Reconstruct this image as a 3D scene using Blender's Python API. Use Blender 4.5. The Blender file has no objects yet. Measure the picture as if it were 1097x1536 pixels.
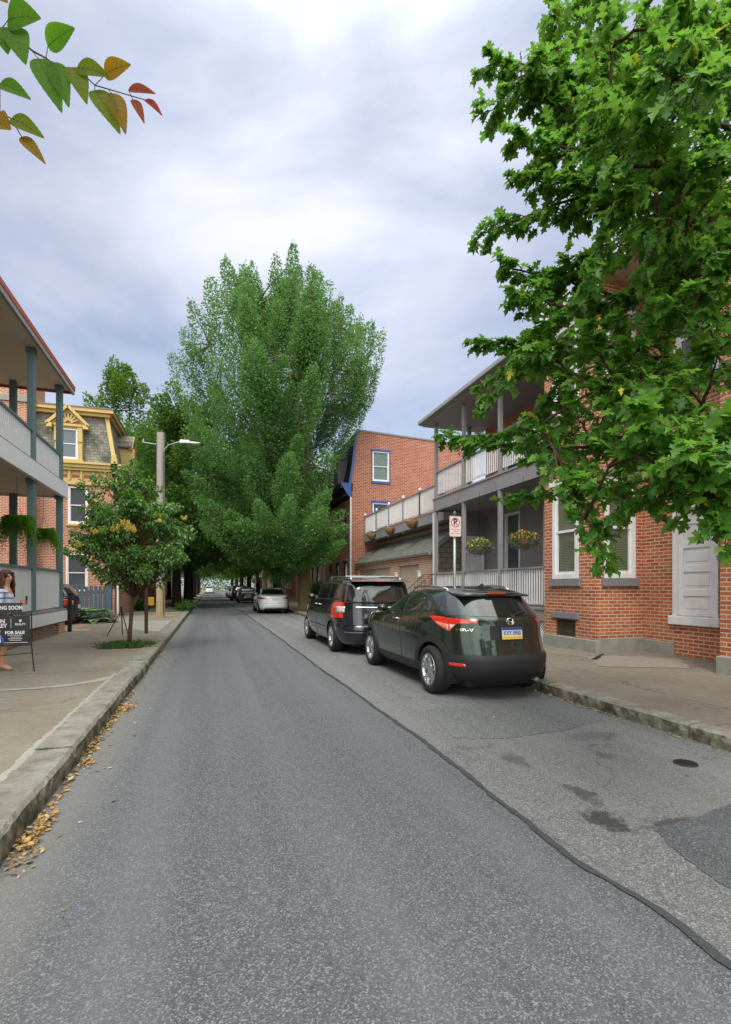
import bpy, bmesh, math, random
import numpy as np
from mathutils import Vector, Matrix

sc = bpy.context.scene
C = sc.collection
R = math.radians
PI = math.pi
rnd = random.Random(7)
nrs = np.random.RandomState(11)

# ------------------------------------------------------------------ camera, world, sun, exposure
cam_data = bpy.data.cameras.new("camera")
cam = bpy.data.objects.new("camera", cam_data)
C.objects.link(cam)
sc.camera = cam
cam.location = (0.0, 0.0, 1.5)
cam.rotation_euler = (R(90), 0, R(-17.3))
cam_data.sensor_fit = 'AUTO'
cam_data.sensor_width = 36.0
cam_data.lens = 36.0 * 750.0 / 1536.0
cam_data.shift_y = 112.0 / 1536.0
cam_data.clip_start = 0.05
cam_data.clip_end = 3000.0

SUN_EL, SUN_AZ = 52.0, 212.0      # a veiled sun behind the camera's left shoulder (azimuth clockwise from +Y)
world = bpy.data.worlds.new("World")
sc.world = world
world.use_nodes = True
wt = world.node_tree
wt.nodes.clear()
def wn(t, **k):
    n = wt.nodes.new(t)
    for a, b in k.items(): setattr(n, a, b)
    return n
W_out = wn('ShaderNodeOutputWorld'); W_add = wn('ShaderNodeAddShader')
W_bg1 = wn('ShaderNodeBackground'); W_bg2 = wn('ShaderNodeBackground')
W_sky = wn('ShaderNodeTexSky', sky_type='NISHITA', sun_disc=False, sun_elevation=R(SUN_EL), sun_rotation=R(SUN_AZ))
W_bg1.inputs['Strength'].default_value = 0.05
wt.links.new(W_sky.outputs['Color'], W_bg1.inputs['Color'])
W_tc = wn('ShaderNodeTexCoord')
W_map = wn('ShaderNodeMapping'); W_map.inputs['Scale'].default_value = (1.0, 1.0, 2.6)
W_map.inputs['Rotation'].default_value = (0.25, 0.12, 0.9)
W_map.inputs['Location'].default_value = (3.1, 0.4, 1.7)
wt.links.new(W_tc.outputs['Generated'], W_map.inputs['Vector'])
W_n1 = wn('ShaderNodeTexNoise'); W_n1.inputs['Scale'].default_value = 1.9; W_n1.inputs['Detail'].default_value = 8; W_n1.inputs['Roughness'].default_value = 0.56
W_n1.inputs['Distortion'].default_value = 0.35
wt.links.new(W_map.outputs['Vector'], W_n1.inputs['Vector'])
W_ramp = wn('ShaderNodeValToRGB')
e = W_ramp.color_ramp.elements
e[0].position = 0.36; e[0].color = (0.222, 0.256, 0.33, 1)
e[1].position = 0.64; e[1].color = (0.445, 0.435, 0.485, 1)
m_ = e.new(0.5); m_.color = (0.33, 0.343, 0.41, 1)
wt.links.new(W_n1.outputs['Fac'], W_ramp.inputs['Fac'])
# a lighter patch in the clouds ahead of the camera
W_dot = wn('ShaderNodeVectorMath', operation='DOT_PRODUCT')
sd = (math.sin(R(SUN_AZ)) * math.cos(R(SUN_EL)), math.cos(R(SUN_AZ)) * math.cos(R(SUN_EL)), math.sin(R(SUN_EL)))
sp = (math.sin(R(13)) * math.cos(R(43)), math.cos(R(13)) * math.cos(R(43)), math.sin(R(43)))
W_dot.inputs[1].default_value = sp
wt.links.new(W_tc.outputs['Generated'], W_dot.inputs[0])
W_mr = wn('ShaderNodeMapRange', interpolation_type='SMOOTHERSTEP')
W_mr.inputs['From Min'].default_value = 0.90; W_mr.inputs['From Max'].default_value = 1.0
W_mr.inputs['To Min'].default_value = 0.0; W_mr.inputs['To Max'].default_value = 0.34
wt.links.new(W_dot.outputs['Value'], W_mr.inputs['Value'])
W_nm = wn('ShaderNodeMath', operation='MULTIPLY')
wt.links.new(W_mr.outputs['Result'], W_nm.inputs[0]); wt.links.new(W_n1.outputs['Fac'], W_nm.inputs[1])
W_mix = wn('ShaderNodeMix', data_type='RGBA', blend_type='ADD')
W_mix.inputs[0].default_value = 1.0
wt.links.new(W_ramp.outputs['Color'], W_mix.inputs[6]); wt.links.new(W_nm.outputs[0], W_mix.inputs[7])
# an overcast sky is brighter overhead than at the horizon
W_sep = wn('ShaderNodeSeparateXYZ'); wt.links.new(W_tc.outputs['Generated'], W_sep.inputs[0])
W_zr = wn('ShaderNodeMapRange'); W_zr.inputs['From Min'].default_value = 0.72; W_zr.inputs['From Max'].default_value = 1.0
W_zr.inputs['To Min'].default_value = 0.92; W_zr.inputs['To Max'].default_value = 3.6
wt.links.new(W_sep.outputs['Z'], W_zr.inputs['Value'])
# unseen sky behind the camera, the sun's side, raised to light the facades
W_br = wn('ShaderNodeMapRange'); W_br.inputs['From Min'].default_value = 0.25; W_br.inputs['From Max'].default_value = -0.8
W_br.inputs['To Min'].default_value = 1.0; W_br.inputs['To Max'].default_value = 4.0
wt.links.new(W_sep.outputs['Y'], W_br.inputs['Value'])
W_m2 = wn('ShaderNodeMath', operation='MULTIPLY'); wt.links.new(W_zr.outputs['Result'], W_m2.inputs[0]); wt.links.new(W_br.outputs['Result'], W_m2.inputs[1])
# warm tint added to the out-of-frame sky so its light falls less lavender
W_wf = wn('ShaderNodeMapRange'); W_wf.inputs['From Min'].default_value = 1.05; W_wf.inputs['From Max'].default_value = 2.2
wt.links.new(W_m2.outputs[0], W_wf.inputs['Value'])
W_warm = wn('ShaderNodeMix', data_type='RGBA', blend_type='MULTIPLY'); W_warm.inputs[7].default_value = (1.08, 1.06, 0.80, 1)
wt.links.new(W_wf.outputs['Result'], W_warm.inputs[0]); wt.links.new(W_mix.outputs[2], W_warm.inputs[6])
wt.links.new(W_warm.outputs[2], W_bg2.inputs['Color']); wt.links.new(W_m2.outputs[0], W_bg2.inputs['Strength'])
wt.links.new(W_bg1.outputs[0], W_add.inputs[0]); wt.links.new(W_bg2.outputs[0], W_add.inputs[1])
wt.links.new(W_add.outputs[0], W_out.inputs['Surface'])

sun_data = bpy.data.lights.new("sun", 'SUN')
sun = bpy.data.objects.new("sun", sun_data)
C.objects.link(sun)
sun_data.energy = 1.5
sun_data.angle = R(22)
sun_data.color = (1.0, 0.95, 0.83)
sun.rotation_euler = Vector(sd).to_track_quat('Z', 'Y').to_euler()

sc.view_settings.view_transform = 'Standard'
sc.view_settings.look = 'None'
sc.view_settings.exposure = 0.55
sc.view_settings.gamma = 1.0
sc.cycles.use_denoising = True
sc.cycles.max_bounces = 6
sc.cycles.transparent_max_bounces = 8
sc.cycles.diffuse_bounces = 3
sc.cycles.glossy_bounces = 3
sc.cycles.caustics_reflective = False
sc.cycles.caustics_refractive = False

# ------------------------------------------------------------------ materials
def L(r, g, b):
    f = lambda c: (c / 255 / 12.92) if c / 255 <= 0.04045 else ((c / 255 + 0.055) / 1.055) ** 2.4
    return (f(r), f(g), f(b), 1)
class NT:
    def __init__(s, name):
        s.m = bpy.data.materials.new(name); s.m.use_nodes = True
        s.t = s.m.node_tree; s.b = s.t.nodes['Principled BSDF']; s.o = s.t.nodes['Material Output']
    def n(s, t, ins=None, **k):
        x = s.t.nodes.new(t)
        for a, b in k.items(): setattr(x, a, b)
        for a, b in (ins or {}).items():
            if isinstance(b, bpy.types.NodeSocket): s.t.links.new(b, x.inputs[a])
            else: x.inputs[a].default_value = b
        return x
    def link(s, a, b): s.t.links.new(a, b)
    def set(s, **k):
        for a, b in k.items():
            key = a.replace('_', ' ')
            if isinstance(b, bpy.types.NodeSocket): s.t.links.new(b, s.b.inputs[key])
            else: s.b.inputs[key].default_value = b
        return s
    def ramp(s, fac, stops, interp='LINEAR'):
        r = s.n('ShaderNodeValToRGB', {'Fac': fac}); e = r.color_ramp.elements
        r.color_ramp.interpolation = interp
        while len(e) < len(stops): e.new(0.5)
        for i, (p, c) in enumerate(stops): e[i].position = p; e[i].color = c if len(c) == 4 else (*c, 1)
        return r.outputs['Color']
    def mix(s, f, a, b, bt='MIX'):
        x = s.n('ShaderNodeMix', {0: f, 6: a, 7: b}, data_type='RGBA', blend_type=bt); return x.outputs[2]
    def math(s, op, a, b=0.0): return s.n('ShaderNodeMath', {0: a, 1: b}, operation=op).outputs[0]
    def noise(s, vec, scale, detail=3, rough=0.55, out='Fac', dist=0.0):
        return s.n('ShaderNodeTexNoise', {'Vector': vec, 'Scale': scale, 'Detail': detail, 'Roughness': rough, 'Distortion': dist}).outputs[out]
    def pos(s): return s.n('ShaderNodeNewGeometry').outputs['Position']
    def objc(s): return s.n('ShaderNodeTexCoord').outputs['Object']
    def bump(s, h, strength=0.3, dist=0.01):
        s.link(s.n('ShaderNodeBump', {'Height': h, 'Strength': strength, 'Distance': dist}).outputs['Normal'], s.b.inputs['Normal'])
g1 = (0.5, 0.5, 0.5, 1)
def sc_(c, k): return (c[0] * k, c[1] * k, c[2] * k, 1)

def paint(name, c, rough=0.5, var=0.12, metallic=0.0, scale=6.0, bump=0.1, spec=0.4, dirt=None):
    t = NT(name); p = t.pos()
    n = t.noise(p, scale, 4); n2 = t.noise(p, scale * 9, 2)
    col = t.mix(n, sc_(c, 1 - var * 1.5), sc_(c, 1 + var))
    col = t.mix(t.math('MULTIPLY', n2, 0.35), col, sc_(c, 1 - var * 2))
    if dirt:
        d = t.ramp(t.noise(p, 1.7, 6, 0.7), [(0.5, (0, 0, 0)), (0.75, (1, 1, 1))])
        col = t.mix(t.math('MULTIPLY', d, 0.45), col, dirt)
    t.set(Base_Color=col, Roughness=rough, Metallic=metallic, Specular_IOR_Level=spec)
    if bump: t.bump(n2, bump, 0.004)
    return t.m
def brick(name, c1, c2, mortar, w=0.215, h=0.0715, ms=0.011, var=0.5, stain=(0.12, 0.07, 0.05, 1), stain_amt=0.5):
    t = NT(name); g = t.n('ShaderNodeNewGeometry')
    P = t.n('ShaderNodeSeparateXYZ', {0: g.outputs['Position']}); N = t.n('ShaderNodeSeparateXYZ', {0: g.outputs['True Normal']})
    ny = t.math('GREATER_THAN', t.math('ABSOLUTE', N.outputs['Y']), 0.6)
    u = t.n('ShaderNodeMix', {0: ny, 2: P.outputs['Y'], 3: P.outputs['X']}, data_type='FLOAT').outputs[0]
    v = t.n('ShaderNodeCombineXYZ', {0: u, 1: P.outputs['Z'], 2: 0.0}).outputs[0]
    wob = t.n('ShaderNodeVectorMath', {0: t.noise(g.outputs['Position'], 9, 2, out='Color'), 1: (0.5, 0.5, 0.5)}, operation='SUBTRACT').outputs[0]
    v2 = t.n('ShaderNodeVectorMath', {0: wob, 1: (0.007, 0.007, 0.0), 2: v}, operation='MULTIPLY_ADD').outputs[0]
    b = t.n('ShaderNodeTexBrick', {'Vector': v2, 'Color1': c1, 'Color2': c2, 'Mortar': mortar, 'Scale': 1.0, 'Mortar Size': ms, 'Mortar Smooth': 0.25,
                                   'Bias': 0.0, 'Brick Width': w, 'Row Height': h}, offset=0.5)
    fine = t.noise(g.outputs['Position'], 55, 3, 0.7)
    col = t.mix(t.math('MULTIPLY', fine, 0.3), b.outputs['Color'], sc_(c1, 0.45))
    big = t.ramp(t.noise(g.outputs['Position'], 0.9, 6, 0.65), [(0.42, (0, 0, 0)), (0.72, (1, 1, 1))])
    col = t.mix(t.math('MULTIPLY', big, stain_amt), col, stain)
    pale = t.ramp(t.noise(g.outputs['Position'], 1.6, 5, 0.7, dist=0.5), [(0.55, (0, 0, 0)), (0.8, (1, 1, 1))])
    col = t.mix(t.math('MULTIPLY', pale, 0.35), col, (0.42, 0.27, 0.2, 1))
    t.set(Base_Color=col, Roughness=0.85, Specular_IOR_Level=0.25)
    h_ = t.math('ADD', t.math('MULTIPLY', t.math('SUBTRACT', 1.0, b.outputs['Fac']), 1.0), t.math('MULTIPLY', fine, 0.3))
    t.bump(h_, 0.7, 0.008)
    return t.m
def leafmat(name, cols, trans=0.35, rough=0.45, spec=0.35, tcol=None):
    t = NT(name); g = t.n('ShaderNodeNewGeometry')
    k = len(cols)
    col = t.ramp(g.outputs['Random Per Island'], [((i + 0.5) / k, c) for i, c in enumerate(cols)])
    n = t.noise(g.outputs['Position'], 0.8, 3)
    col = t.mix(t.math('MULTIPLY', n, 0.4), col, sc_(cols[0], 0.7))
    t.set(Base_Color=col, Roughness=rough, Specular_IOR_Level=spec)
    tr = t.n('ShaderNodeBsdfTranslucent', {'Color': t.mix(0.6, col, tcol or (0.25, 0.42, 0.04, 1))})
    mx = t.n('ShaderNodeMixShader', {0: trans, 1: t.b.outputs[0], 2: tr.outputs[0]})
    t.link(mx.outputs[0], t.o.inputs['Surface'])
    return t.m
def bark(name, c1, c2, sx=9, sz=1.6):
    t = NT(name); p = t.pos()
    mp = t.n('ShaderNodeMapping', {'Vector': p, 'Scale': (sx, sx, sz)}).outputs[0]
    n = t.noise(mp, 1.5, 7, 0.65)
    t.set(Base_Color=t.mix(n, c1, c2), Roughness=0.95, Specular_IOR_Level=0.1); t.bump(n, 0.9, 0.03)
    return t.m
def carpaint(name, c, metallic=0.35, rough=0.28, coat=1.0):
    t = NT(name)
    n = t.noise(t.objc(), 900, 1)
    dust = t.noise(t.objc(), 3.0, 5, 0.7)
    t.set(Base_Color=t.mix(t.math('MULTIPLY', n, 0.5), c, sc_(c, 1.8)), Metallic=metallic, Coat_Weight=coat, Coat_Roughness=0.04)
    t.set(Roughness=t.math('ADD', t.math('MULTIPLY', dust, 0.15), rough - 0.07))
    return t.m
def glassy(name, c, rough=0.04, spec=0.8, coat=0.0):
    t = NT(name); n = t.noise(t.objc(), 2.5, 4, 0.7)
    t.set(Base_Color=c, Roughness=t.math('ADD', t.math('MULTIPLY', n, 0.05), rough), Specular_IOR_Level=spec, Coat_Weight=coat, Coat_Roughness=0.03)
    return t.m
def clearglass(name, tint=(0.75, 0.8, 0.78, 1), refl=0.12):
    t = NT(name)
    tr = t.n('ShaderNodeBsdfTransparent', {'Color': tint}); gl = t.n('ShaderNodeBsdfGlossy', {'Color': (0.9, 0.93, 0.95, 1), 'Roughness': 0.03})
    fr = t.n('ShaderNodeFresnel', {'IOR': 1.5}); f = t.math('MULTIPLY', t.math('ADD', fr.outputs[0], refl), t.math('SUBTRACT', 1.0, t.n('ShaderNodeNewGeometry').outputs['Backfacing']))
    mx = t.n('ShaderNodeMixShader', {0: f, 1: tr.outputs[0], 2: gl.outputs[0]}); t.link(mx.outputs[0], t.o.inputs['Surface'])
    return t.m

M = {}
M['brick_orange'] = brick('brick_orange', (0.54, 0.16, 0.062, 1), (0.30, 0.075, 0.034, 1), (0.60, 0.47, 0.37, 1), stain_amt=0.4)
M['brick_red'] = brick('brick_red', (0.48, 0.145, 0.065, 1), (0.30, 0.085, 0.045, 1), (0.60, 0.50, 0.42, 1), ms=0.012, stain_amt=0.25)
M['brick_tan'] = brick('brick_tan', (0.47, 0.21, 0.11, 1), (0.30, 0.12, 0.065, 1), (0.62, 0.55, 0.45, 1), ms=0.014, stain_amt=0.15)
M['brick_brown'] = brick('brick_brown', (0.40, 0.2, 0.1, 1), (0.2, 0.09, 0.05, 1), (0.5, 0.45, 0.38, 1), ms=0.013, stain_amt=0.1)
M['brick_deep'] = brick('brick_deep_red', (0.42, 0.095, 0.042, 1), (0.20, 0.045, 0.026, 1), (0.50, 0.37, 0.30, 1), w=.24, h=.085, ms=.013, stain_amt=0.3, stain=(.16, .06, .04, 1))
M['brick_grey'] = brick('brick_grey', (0.34, 0.315, 0.32, 1), (0.28, 0.26, 0.265, 1), (0.17, 0.16, 0.165, 1), ms=0.008, stain=(0.14, 0.12, 0.12, 1), stain_amt=0.3)
M['white'] = paint('white_paint', (0.72, 0.71, 0.72, 1), 0.5, 0.06, dirt=(0.4, 0.38, 0.36, 1))
M['white_rail'] = paint('rail_paint', (0.76, 0.75, 0.76, 1), 0.5, 0.08, dirt=(0.6, 0.58, 0.56, 1))
M['grey_trim'] = paint('grey_trim', (0.26, 0.25, 0.26, 1), 0.55, 0.1, dirt=(0.1, 0.1, 0.1, 1))
M['grey_dark'] = paint('dark_grey_soffit', (0.30, 0.285, 0.28, 1), 0.7, 0.15)
M['green_trim'] = paint('blue_green_paint', (0.13, 0.20, 0.215, 1), 0.5, 0.1, dirt=(0.06, 0.08, 0.08, 1))
M['beige'] = paint('beige_soffit', (0.70, 0.62, 0.46, 1), 0.7, 0.06, dirt=(0.5, 0.44, 0.32, 1))
M['red_fascia'] = paint('red_fascia', (0.42, 0.085, 0.05, 1), 0.5, 0.1)
M['stone_sill'] = paint('stone_sill', (0.20, 0.195, 0.21, 1), 0.8, 0.15, bump=0.4, scale=12)
M['stone_base'] = paint('stone_base', (0.30, 0.29, 0.26, 1), 0.9, 0.25, bump=0.8, scale=5, dirt=(0.13, 0.13, 0.06, 1))
M['yellow'] = paint('yellow_trim', (0.52, 0.37, 0.13, 1), 0.6, 0.12, dirt=(0.34, 0.22, 0.08, 1))
M['redbrown'] = paint('red_brown_paint', (0.25, 0.07, 0.05, 1), 0.6, 0.15)
M['blue'] = paint('blue_trim', (0.035, 0.08, 0.27, 1), 0.5, 0.12)
M['black_trim'] = paint('black_trim', (0.02, 0.022, 0.026, 1), 0.5, 0.2)
M['black_metal'] = paint('black_metal', (0.02, 0.02, 0.022, 1), 0.45, 0.2, metallic=0.2)
M['tan_door'] = paint('tan_door', (0.42, 0.35, 0.27, 1), 0.6, 0.06, dirt=(0.3, 0.25, 0.2, 1))
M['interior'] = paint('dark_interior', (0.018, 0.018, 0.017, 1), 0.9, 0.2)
M['pane'] = glassy('window_pane', (0.06, 0.075, 0.09, 1), 0.03, 1.0)
M['pane_clear'] = clearglass('clear_pane', refl=0.0)
M['curtain'] = paint('curtain', (0.42, 0.43, 0.42, 1), 0.9, 0.15, scale=3)
M['blind'] = paint('blind', (0.85, 0.80, 0.62, 1), 0.7, 0.03)
M['fence'] = paint('slate_blue_fence', (0.06, 0.095, 0.135, 1), 0.6, 0.15)
M['lattice'] = paint('brown_lattice', (0.12, 0.085, 0.065, 1), 0.8, 0.2)
M['galv'] = paint('galvanised_steel', (0.35, 0.38, 0.38, 1), 0.45, 0.15, metallic=0.5)
M['coco'] = paint('coir_liner', (0.30, 0.17, 0.07, 1), 0.95, 0.3, scale=40, bump=1.0)
M['greenpaint'] = paint('green_post', (0.06, 0.11, 0.08, 1), 0.5, 0.1)
M['rust_post'] = paint('rusty_post', (0.09, 0.035, 0.022, 1), 0.7, 0.25)
def simple(name, c, rough=0.5, metallic=0.0, spec=0.5, var=0.08, scale=30):
    t = NT(name); n = t.noise(t.objc(), scale, 3)
    t.set(Base_Color=t.mix(n, sc_(c, 1 - var), sc_(c, 1 + var)), Roughness=rough, Metallic=metallic, Specular_IOR_Level=spec); return t.m

# ------------------------------------------------------------------ scene bookkeeping
OFF = {}
def tag(o, label=None, cat=None, group=None, kind=None):
    if label: o['label'] = label
    if cat: o['category'] = cat
    if group: o['group'] = group
    if kind: o['kind'] = kind
    return o
def thing(name, label, cat, loc=(0, 0, 0), group=None, local=False, rotz=0.0):
    """Empty at a thing's base; parts are modelled in world coordinates (or in the thing's own when local)."""
    o = bpy.data.objects.new(name, None); C.objects.link(o)
    o.empty_display_size = 0.2
    o.location = loc; o.rotation_euler = (0, 0, rotz)
    OFF[o.name] = Vector((0, 0, 0)) if local else Vector(loc)
    return tag(o, label, cat, group)
def root_of(o):
    while o.parent: o = o.parent
    return o
def copy_tree(o, parent=None):
    c = o.copy(); C.objects.link(c); c.parent = parent
    for ch in o.children: copy_tree(ch, c)
    return c
def from_arrays(name, V, F, mat, parent=None, smooth=False, uv=None):
    """V (n,3) array, F (m,k) array of equal-sized faces."""
    V = np.asarray(V, dtype=np.float32); F = np.asarray(F, dtype=np.int32)
    if parent is not None:
        off = OFF.get(root_of(parent).name)
        if off is not None: V = V - np.array(off, dtype=np.float32)
    me = bpy.data.meshes.new(name)
    me.vertices.add(len(V)); me.vertices.foreach_set('co', V.ravel())
    k = F.shape[1]
    me.loops.add(F.size); me.loops.foreach_set('vertex_index', F.ravel())
    me.polygons.add(len(F)); me.polygons.foreach_set('loop_start', np.arange(0, F.size, k, dtype=np.int32))
    me.polygons.foreach_set('loop_total', np.full(len(F), k, dtype=np.int32))
    if smooth: me.polygons.foreach_set('use_smooth', np.ones(len(F), dtype=bool))
    me.update(calc_edges=True); me.validate()
    me.materials.append(mat)
    o = bpy.data.objects.new(name, me); C.objects.link(o)
    if parent is not None: o.parent = parent
    return o
class MB:
    def __init__(s): s.v = []; s.f = []
    def add(s, vs, fs):
        b = len(s.v); s.v += [tuple(v) for v in vs]; s.f += [tuple(i + b for i in f) for f in fs]; return s
    def box(s, x0, y0, z0, x1, y1, z1):
        if x0 > x1: x0, x1 = x1, x0
        if y0 > y1: y0, y1 = y1, y0
        if z0 > z1: z0, z1 = z1, z0
        return s.add([(x0, y0, z0), (x1, y0, z0), (x1, y1, z0), (x0, y1, z0), (x0, y0, z1), (x1, y0, z1), (x1, y1, z1), (x0, y1, z1)],
                     [(3, 2, 1, 0), (4, 5, 6, 7), (0, 1, 5, 4), (1, 2, 6, 5), (2, 3, 7, 6), (3, 0, 4, 7)])
    def hexa(s, p):   # 8 points: bottom 4 then top 4
        return s.add(p, [(3, 2, 1, 0), (4, 5, 6, 7), (0, 1, 5, 4), (1, 2, 6, 5), (2, 3, 7, 6), (3, 0, 4, 7)])
    def bar(s, a, b, w, h, up=(0, 0, 1)):
        a, b = Vector(a), Vector(b); d = (b - a).normalized(); up = Vector(up)
        if abs(d.dot(up)) > 0.98: up = Vector((1, 0, 0))
        x = d.cross(up).normalized() * (w / 2); y = x.cross(d).normalized() * (h / 2)
        return s.add([a - x - y, a + x - y, a + x + y, a - x + y, b - x - y, b + x - y, b + x + y, b - x + y],
                     [(3, 2, 1, 0), (4, 5, 6, 7), (0, 1, 5, 4), (1, 2, 6, 5), (2, 3, 7, 6), (3, 0, 4, 7)])
    def tube(s, pts, rad, n=8, cap=True):
        pts = [Vector(p) for p in pts]
        if not hasattr(rad, '__len__'): rad = [rad] * len(pts)
        b = len(s.v); ref = None
        for i, p in enumerate(pts):
            d = (pts[min(i + 1, len(pts) - 1)] - pts[max(i - 1, 0)])
            d = d.normalized() if d.length > 1e-9 else Vector((0, 0, 1))
            if ref is None: ref = d.orthogonal().normalized()
            ref = (ref - d * ref.dot(d))
            ref = ref.normalized() if ref.length > 1e-6 else d.orthogonal().normalized()
            bi = d.cross(ref)
            for k in range(n):
                a = 2 * PI * k / n; s.v.append(tuple(p + (ref * math.cos(a) + bi * math.sin(a)) * rad[i]))
        for i in range(len(pts) - 1):
            for k in range(n):
                k2 = (k + 1) % n
                s.f.append((b + i * n + k, b + i * n + k2, b + (i + 1) * n + k2, b + (i + 1) * n + k))
        if cap:
            s.f.append(tuple(b + k for k in range(n - 1, -1, -1))); s.f.append(tuple(b + (len(pts) - 1) * n + k for k in range(n)))
        return s
    def prism(s, poly, n0, n1, fn):
        """poly of 2d points; fn(u,v,n)->world"""
        k = len(poly); b = len(s.v)
        s.v += [tuple(fn(u, v, n0)) for u, v in poly] + [tuple(fn(u, v, n1)) for u, v in poly]
        s.f.append(tuple(b + i for i in range(k - 1, -1, -1))); s.f.append(tuple(b + k + i for i in range(k)))
        for i in range(k):
            j = (i + 1) % k; s.f.append((b + i, b + j, b + k + j, b + k + i))
        return s
    def lathe(s, prof, n=32, M4=None, closed=False):
        """prof: (r, axial) pairs around X axis"""
        b = len(s.v); m = len(prof)
        for k in range(n):
            a = 2 * PI * k / n
            for r, x in prof:
                p = Vector((x, r * math.cos(a), r * math.sin(a)))
                s.v.append(tuple(M4 @ p if M4 is not None else p))
        for k in range(n):
            k2 = (k + 1) % n
            for i in range(m - 1 if not closed else m):
                j = (i + 1) % m
                s.f.append((b + k * m + i, b + k * m + j, b + k2 * m + j, b + k2 * m + i))
        return s
    def build(s, name, mat, parent=None, smooth=False, bevel=0.0, recalc=True, seg=1, auto=None):
        me = bpy.data.meshes.new(name)
        v = s.v
        if parent is not None:
            off = OFF.get(root_of(parent).name)
            if off is not None and off.length > 0: v = [(a - off.x, b - off.y, c - off.z) for a, b, c in v]
        me.from_pydata(v, [], s.f)
        if recalc or bevel:
            bm = bmesh.new(); bm.from_mesh(me)
            if recalc: bmesh.ops.recalc_face_normals(bm, faces=bm.faces)
            if bevel: bmesh.ops.bevel(bm, geom=list(bm.edges), offset=bevel, segments=seg, affect='EDGES', clamp_overlap=True)
            bm.to_mesh(me); bm.free()
        if smooth: me.polygons.foreach_set('use_smooth', [True] * len(me.polygons))
        me.update()
        me.materials.append(mat)
        o = bpy.data.objects.new(name, me); C.objects.link(o)
        if parent is not None: o.parent = parent
        if auto:
            try: me.set_sharp_from_angle(angle=auto)
            except Exception: pass
        return o

# wall frame: u runs along the wall, v is height, n points outwards
class Fr:
    def __init__(s, o, u, n): s.o, s.u, s.n_ = Vector(o), Vector(u), Vector(n)
    def __call__(s, u, v, n): p = s.o + s.u * u + s.n_ * n; return (p.x, p.y, p.z + v)
    def box(s, mb, u0, u1, v0, v1, n0, n1):
        mb.hexa([s(u0, v0, n0), s(u1, v0, n0), s(u1, v0, n1), s(u0, v0, n1), s(u0, v1, n0), s(u1, v1, n0), s(u1, v1, n1), s(u0, v1, n1)])
def FX(X, nx, y0=0.0):   # wall facing the street; u = world Y (absolute), nx = -1 or 1
    return Fr((X, 0, 0), (0, 1, 0), (nx, 0, 0))
def FY(Y, ny=-1): return Fr((0, Y, 0), (1, 0, 0), (0, ny, 0))
def wall(mb, fr, u0, u1, v0, v1, openings=(), t=0.13):
    us = sorted({u0, u1, *[o[0] for o in openings], *[o[1] for o in openings]}); vs = sorted({v0, v1, *[o[2] for o in openings], *[o[3] for o in openings]})
    us = [u for u in us if u0 <= u <= u1]; vs = [v for v in vs if v0 <= v <= v1]
    for i in range(len(us) - 1):
        for j in range(len(vs) - 1):
            cu, cv = (us[i] + us[i + 1]) / 2, (vs[j] + vs[j + 1]) / 2
            if any(o[0] < cu < o[1] and o[2] < cv < o[3] for o in openings): continue
            mb.add([fr(us[i], vs[j], 0), fr(us[i + 1], vs[j], 0), fr(us[i + 1], vs[j + 1], 0), fr(us[i], vs[j + 1], 0)], [(0, 1, 2, 3)])
    for a, b, c, d in [o[:4] for o in openings]:
        for (p, q) in (((a, c), (b, c)), ((b, c), (b, d)), ((b, d), (a, d)), ((a, d), (a, c))):
            mb.add([fr(p[0], p[1], 0), fr(q[0], q[1], 0), fr(q[0], q[1], -t), fr(p[0], p[1], -t)], [(0, 1, 2, 3)])
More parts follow.
